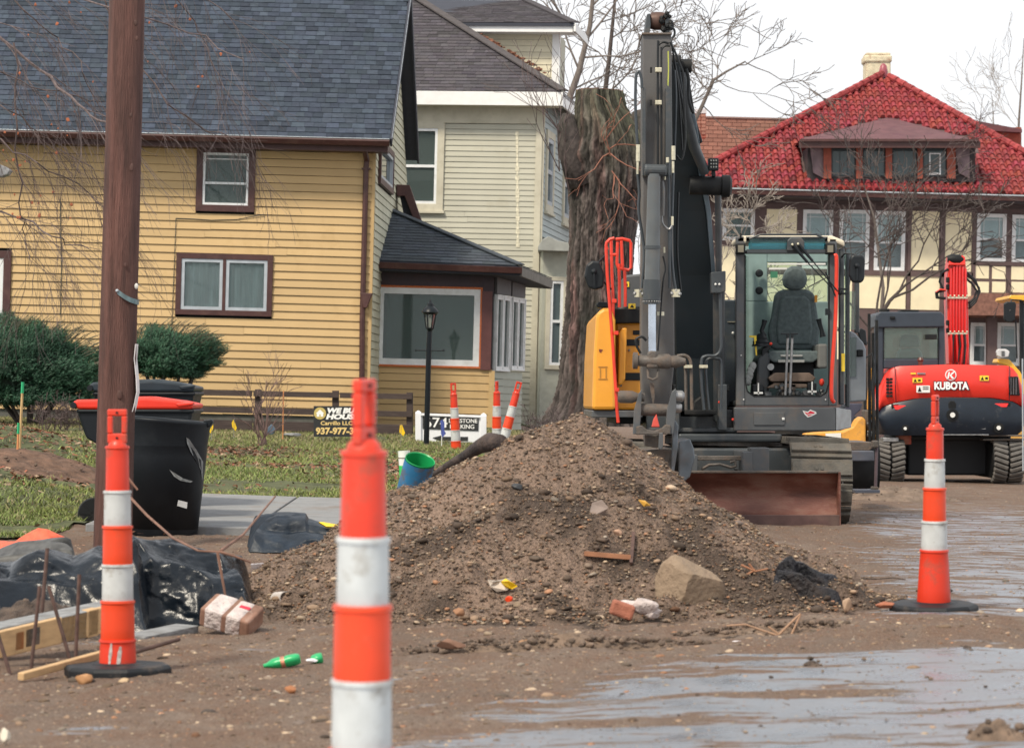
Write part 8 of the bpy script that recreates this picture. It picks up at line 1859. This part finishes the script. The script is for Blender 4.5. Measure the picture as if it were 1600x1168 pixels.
rock('rock', 455, 1077, 10.2, 10, mat('rust_stone', (.34, .14, .06), .85), 'rust coloured stone on the muddy ground left of the nearest cone', 14, (1, .8, .8))
rock('rock', 8, 1148, 8.9, 13, mat('white_stone', (.65, .60, .50), .7), 'white pebble in the lower left corner', 15, (.7, .8, .9))
rock('rock', 1172, 1104, 9.8, 7, M_rock, 'small brown stone on the wet pavement', 16); rock('rock', 1342, 1103, 9.8, 6.5, M_mud, 'small dark clod on the wet pavement to the right', 17); rock('rock', 1512, 1012, 11.3, 8, M_soil, 'dark clod on the wet edge right of the mud lump', 18, (1, .8, .7))
rd = random.Random(77)
PLC = ['below the mud lump and right of the nearest cone', 'just right of the mud lump', 'beneath the white scrap', 'low towards the right clod', 'left of the right edge', 'straight below the mud lump', 'beside the lower right mud', 'left of the mud lump', 'closest under the mud lump', 'close to the bottom right', 'at the far right', 'toward the bottom centre', 'nearest the mud ridge', 'at the bottom between cone and mud lump']
for i, (x, y) in enumerate(((1090, 1086), (1285, 1058), (1350, 1040), (1395, 1098), (1455, 1075), (1250, 1130), (1475, 1120), (1120, 1045), (1205, 1062), (1385, 1132), (1540, 1090), (1060, 1110), (1000, 1060), (1165, 1140))):
    D = FPX*1.0/(y-625-.025*(x-800)); D = min(11.4, max(8.4, D)); X = W(x, y, D).x; z = float(gz(X, D, True)); px_, py_ = x, proj((X, D, z))[1]
    rock('mud_clod', x, py_-2, D, rd.uniform(2.5, 5), rd.choice([M_mud, M_soil, M_rock]), 'little clod on wet pavement '+PLC[i], 100+i, (1, .8, .6), .1, 2, 'mud')['group'] = 'mud clods on the wet pavement'
# wrapped concrete block
wb = root('wrapped_block', W(363, 985, 13.0), 'brown block wrapped in torn white and brown paper with a red label', 'package')
cB_ = W(362, 962, 13.0); Rb = Matrix.Rotation(math.radians(-22), 3, 'Z') @ Matrix.Rotation(math.radians(22), 3, 'X') @ Matrix.Rotation(math.radians(14), 3, 'Y')
M_kraft = mat('kraft_paper', (.24, .13, .09), .8, var=.35, scale=14, dirt=(.5, .42, .38), dscale=10, damt=.5, dth=.56)
M_wpap = mat('crumpled_white_paper', (.54, .47, .45), .75, var=.3, scale=16, bump=.9, bscale=40, dirt=(.25, .14, .11), dscale=8, damt=.8, dth=.52)
obj('block', MB().box(cB_, (.25, .17, .095), R=Rb), M_kraft, wb, bevel=.012, bseg=3)
obj('paper_wrap', MB().box(cB_+Rb @ Vector((-.055, 0, .001)), (.10, .173, .10), R=Rb), M_wpap, wb, bevel=.012); obj('paper_wrap', MB().box(cB_+Rb @ Vector((.045, -.005, .002)), (.075, .172, .10), R=Rb), M_wpap, wb, bevel=.012)
obj('red_label', MB().box(cB_+Rb @ Vector((.055, .02, .053)), (.05, .022, .003), R=Rb), mat('red_label', (.55, .02, .05), .6), wb)
wr = root('wrapped_brick', W(990, 966, 13.15), 'orange brick in torn white plastic at the foot of the big rock', 'brick')
obj('brick', MB().box(W(972, 952, 13.15), (.11, .09, .07), R=Matrix.Rotation(.3, 3, 'Y')), mat('orange_block', (.36, .13, .08), .8, var=.3, bump=.4), wr, bevel=.012)
for q in ((1003, 950, 32, 5), (985, 945, 20, 9), (1018, 957, 18, 12)):
    o_ = rock('plastic_wrap', q[0], q[1], 13.2, q[2], M_wpap, None, q[3], (1, .5, .45), .22, 3, None); o_.parent = wr; o_.location = o_.location-LOC[wr.name]
def scrap(name, pts, D, m, label, cat, dep=.03, group=None):
    b = MB(); c = W(sum(p[0] for p in pts)/len(pts), sum(p[1] for p in pts)/len(pts), D); P_ = [W(x, y, D+dep*random.uniform(-1, 1)) for x, y in pts]; n = len(P_)
    top_ = c+UP*.012; b.add(P_+[top_]+[p-UP*.006 for p in P_], [(i, (i+1) % n, n) for i in range(n)]+[((i+1) % n, i, n+1+i, n+1+(i+1) % n) for i in range(n)]+[tuple(range(n+1, 2*n+1))[::-1]])
    return obj(name, b, m, None, loc=c, label=label, cat=cat, group=group)
M_wsc = mat('white_scrap', (.80, .78, .82), .6, var=.08, scale=20, bump=.4, bscale=50)
scrap('paper_scrap', [(1135, 1003), (1148, 1000), (1170, 1001), (1179, 1006), (1172, 1011), (1160, 1017), (1150, 1015), (1137, 1013)], 12.0, M_wsc, 'white crumpled paper scrap below the broken twigs', 'paper')
scrap('paper_scrap', [(1394, 988), (1410, 986), (1414, 990), (1408, 996), (1394, 995)], 12.3, M_wsc, 'small white scrap on the mud below the right cone', 'paper')
scrap('paper_scrap', [(392, 880), (418, 878), (420, 890), (405, 903), (393, 905)], 14.8, M_wsc, 'white plastic sheet corner beside the black sheeting', 'plastic', .05)
scrap('plastic_scrap', [(762, 905), (770, 908), (782, 905), (795, 902), (802, 912), (792, 920), (776, 922), (766, 914)], pile_D(784, 912)-.03, mat('pale_film', (.42, .36, .30), .6, var=.3), 'pale torn film in the gravel below the yellow wrapper', 'plastic', .04)
scrap('yellow_wrapper', [(783, 908), (790, 903), (798, 908), (808, 914), (800, 918), (790, 916)], pile_D(796, 912)-.05, M_flag, 'yellow wrapper half buried in the front of the gravel pile', 'wrapper', .03)
for i, (x, y) in enumerate(((796, 935), (808, 944), (776, 918), (770, 930))): rock('debris_chunk', x, y, pile_D(x, y), 7, [M_cone2, M_rock, M_soil, M_mud][i], ['orange shard', 'tan lump', 'black lump', 'brown lump'][i]+' in the debris below the yellow wrapper', 60+i, (1, .7, .8), .15, 2, 'debris')
scrap('plastic_scrap', [(925, 785), (940, 780), (950, 792), (945, 803), (934, 800), (920, 806)], pile_D(935, 793)-.03, mat('grey_film', (.30, .24, .21), .6, var=.3), 'greyish rag of film in the middle of the gravel pile', 'plastic', .03)
scrap('yellow_scrap', [(998, 780), (1010, 784), (1016, 788), (1006, 789)], pile_D(1006, 785)-.03, mat('ochre_scrap', (.60, .33, .05), .6), 'narrow yellow scrap on the right face of the gravel pile', 'plastic', .02)
scrap('dark_scrap', [(996, 762), (1004, 758), (1010, 775), (1000, 780)], pile_D(1003, 770)-.03, M_soil, 'dark blue grey scrap above the narrow yellow one', 'plastic', .03)
# black plastic debris near the right tip of the pile
cloth('black_debris', 13.75, .35, [(1198, 890), (1215, 878), (1240, 872), (1262, 888), (1300, 900), (1322, 918)], [(1198, 905), (1230, 918), (1270, 925), (1322, 928)], 1198, 1322, 21, 'shredded black plastic and roots at the right end of the gravel pile', mat('torn_black_film', (.012, .012, .016), .5, spec=.3, var=.6, scale=26, bump=1, bscale=50, dirt=(.06, .042, .03), damt=.6), nx=110, ny=50, fold=.07, foldf=9)
# sticks
M_stick = mat('orange_brown_stick', (.33, .15, .08), .8, var=.3); M_tan = mat('tan_twig', (.36, .22, .14), .8, var=.25)
def twig(paths, D, m, label, cat='twig', name='twig', r=2.0):
    b = MB()
    for pth in paths: b.tube([W(p[0], p[1], D+(p[2] if len(p) > 2 else 0)) for p in pth], [r/S(D)*(1-.5*i/len(pth)) for i in range(len(pth))], 6)
    c = W(paths[0][0][0], paths[0][0][1], D); return obj(name, b, m, None, loc=c, smooth=True, label=label, cat=cat)
twig([[(1224, 1014), (1238, 988), (1251, 959)], [(1218, 990), (1234, 974), (1251, 958)], [(1226, 996), (1190, 984), (1165, 975), (1135, 977)], [(1224, 1000), (1214, 988), (1200, 978)]], 12.3, M_tan, 'broken brown twigs sticking out of the mud', r=2.4)
twig([[(195, 768, 1.5), (230, 805, 1.2), (270, 840, .4), (310, 860, 0), (345, 862, 0)], [(340, 862), (352, 930)], [(345, 862), (365, 868), (392, 878)], [(345, 860), (380, 835, .6), (430, 775, 2)], [(195, 740, 1.5), (215, 765, 1.5)]], 13.2, mat('brown_twig', (.19, .10, .07), .8, var=.3), 'long bent brown branch lying over the black sheeting', 'branch', 'fallen_branch', 2.6)
twig([[(1158, 882), (1180, 892), (1200, 888)], [(1165, 898), (1180, 890)], [(1170, 880), (1178, 890)]], 13.75, M_stick, 'reddish roots on the right flank of the gravel pile')
obj('wood_strip', beam(MB(), W(913, 864, pile_D(913, 864)-.02), W(985, 870, pile_D(985, 870)-.02), .03, .022), M_stick, None, loc=W(950, 867, 13.9), label='flat orange brown wood strip lying across the gravel pile', cat='wood')
obj('thin_bar', beam(MB(), W(990, 832, pile_D(990, 832)-.02), W(986, 880, pile_D(986, 880)-.02), .016, .016), M_rstake, None, loc=W(988, 855, 13.9), label='thin dark bar upright beside the wood strip on the pile', cat='bar')
twig([[(1345, 903), (1370, 904), (1395, 902), (1415, 905)]], 14.4, M_soil, 'dark stick lying flat on the road left of the right cone', name='stick', r=1.4)
# =================================================================== pipes, bucket
GP = 16.4; pr_ = root('green_pipe', W(640, 775, GP), 'short leaning green pipe with blue painted muddy outside', 'pipe')
t1 = W(655.5, 722, GP); t0 = W(644, 775, GP-.1); ax_ = (t1-t0).normalized(); ax_ = Vector((.22, -.42, .88)).normalized(); t0 = t1-ax_*.22
R_ = Vector((0, 0, 1)).rotation_difference(ax_).to_matrix(); rp = 24/S(GP)
M_gpipe = mat('green_pvc', (.012, .33, .10), .35, var=.12); M_bpipe = mat('blue_muddy_paint', (.02, .17, .36), .6, var=.4, scale=5, dirt=(.12, .085, .06), dscale=7, damt=.97, dth=.44)
obj('pipe_wall', MB().lathe([(rp*.93, 0), (rp*.93, .235), (rp*.98, .24), (rp, .235)], 40, t0, R_, cap=False), M_gpipe, pr_, smooth=True)
obj('painted_skin', MB().lathe([(rp*1.0, -.02), (rp*1.003, .228)], 40, t0, R_, cap=False), M_bpipe, pr_, smooth=True)
bu = root('plastic_bucket', W(634, 728, 17.2), 'white and green plastic tub behind the green pipe', 'bucket')
obj('tub', MB().pt([(632, 727, 17.4), (631, 704, 17.4)], [8.5, 9.5], 20), mat('white_tub', (.72, .74, .70), .4, dirt=(.05, .30, .10), dscale=5, damt=.2), bu, smooth=True); obj('green_band', MB().pt([(632, 742, 17.4), (632, 727, 17.4)], [8.3, 8.8], 20), mat('bright_green', (.03, .5, .10), .4), bu, smooth=True); obj('tub_lines', MB().pt([(631.5, 716, 17.4), (631.5, 714.5, 17.4)], 9.3, 20), M_dirty, bu)
mp_ = root('muddy_pipe', W(735, 712, 16.6), 'mud caked dark pipe lying along the back of the gravel pile', 'pipe')
b = MB(); pth = [W(678, 742, 16.9), W(700, 728, 16.6), W(728, 712, 16.4), W(750, 697, 16.2), W(766, 690, 16.1), W(782, 692, 16.0)]; b.tube(pth, [.02, .026, .033, .042, .055, .05], 14); obj('pipe_body', b, mat('mud_caked_pipe', (.030, .022, .022), .8, var=.4, scale=14, bump=.6, dirt=(.2, .14, .11), damt=.5), mp_, smooth='all')
wt = root('white_pipe_stub', W(432, 935, 13.9), 'short broken white pipe end beside the gravel pile', 'pipe')
Rw = Vector((0, 0, 1)).rotation_difference(Vector((.5, -.8, .1)).normalized()).to_matrix(); obj('pipe_wall', MB().lathe([(.030, 0), (.034, 0), (.034, .1), (.030, .1)], 24, W(432, 935, 14.0), Rw, cap=False), mat('dirty_white_pvc', (.55, .50, .46), .6, dirt=(.2, .13, .1), damt=.6), wt, smooth=True)
obj('mud_plug', MB().lathe([(.029, .0), (.029, .09), (.005, .096)], 16, W(432, 935, 14.0), Rw), M_mud, wt)
# green bottles
M_bot = glass('green_bottle_plastic', (.05, .62, .22), 1.2, .35, .1); M_botd = mat('green_bottle_shade', (.02, .38, .13), .3, var=.2)
bo = root('green_bottle', W(440, 1036, 11.4), 'crushed green plastic bottle with a red label lying on the mud', 'bottle')
d_ = (W(470, 1027, 11.4)-W(412, 1040, 11.4)); L_ = d_.length; Rb = Vector((0, 0, 1)).rotation_difference(d_.normalized()).to_matrix(); o_ = W(412, 1040, 11.4)
obj('bottle_body', MB().lathe([(.009, 0), (.009, .012), (.013, .02), (.021, .038), (.024, .06), (.020, .085), (.024, .10), (.0235, .135), (.018, .15), (.004, .152)], 20, o_, Rb, jit=.10), M_botd, bo, smooth='all')
obj('bottle_label', MB().lathe([(.0225, .072), (.0225, .088)], 20, o_, Rb, jit=.10), mat('red_white_label', (.60, .25, .16), .5, var=.6, scale=50), bo)
b3 = root('green_bottle', W(496, 1030, 11.5), 'smaller piece of green bottle beside a white scrap left of the nearest cone', 'bottle'); obj('bottle_body', MB().lathe([(.004, 0), (.018, .008), (.022, .03), (.02, .05), (.004, .052)], 18, W(485, 1031, 11.5), Matrix.Rotation(math.radians(75), 3, 'Y'), jit=.1), M_botd, b3, smooth='all')
obj('white_scrap', MB().ico(W(487, 1031, 11.48), .02, 2, .15, (1.2, .6, .4)), M_wsc, b3)
# white marker pole at the right edge
obj('marker_pole', MB().pt([(1598.5, 735, 33), (1597.5, 560, 33)], 1.2, 8), M_alum, None, loc=W(1598.5, 735, 33), smooth=True, label='thin pale pole at the very right edge in front of the red digger', cat='pole')
# concrete cover on the lawn at the left
obj('concrete_cover', MB().pp([(30, 742), (30, 728), (68, 728), (70, 741)], 27.2, .5), M_conc, None, loc=W(50, 742, 27.2), bevel=.01, label='grey concrete utility cover in the grass at the left', cat='utility cover')
obj('post_lantern', MB().pp([(-20, 275), (-20, 262), (-2, 256), (10, 261), (16, 266), (12, 272), (2, 276)], 36, .2), mat('grey_fixture', (.25, .25, .26), .6, var=.4, scale=20), None, loc=W(0, 268, 36), bevel=.01, label='grey fixture poking in at the left edge before the yellow wall', cat='fixture')
# spotlight and stepping stone by the fence
obj('garden_spotlight', MB().pp([(418, 668), (424, 662), (430, 671), (426, 679), (416, 678)], 39.5, .15), mat('slate_spot', (.08, .12, .17), .4), None, loc=W(423, 679, 39.5), bevel=.01, label='small slate blue garden spotlight on the grass beneath the brown fence', cat='light')
rock('stepping_stone', 458, 679, 39, 14, M_conc, 'flat grey stone on the grass beneath the brown fence', 90, (1.2, 1, .25))
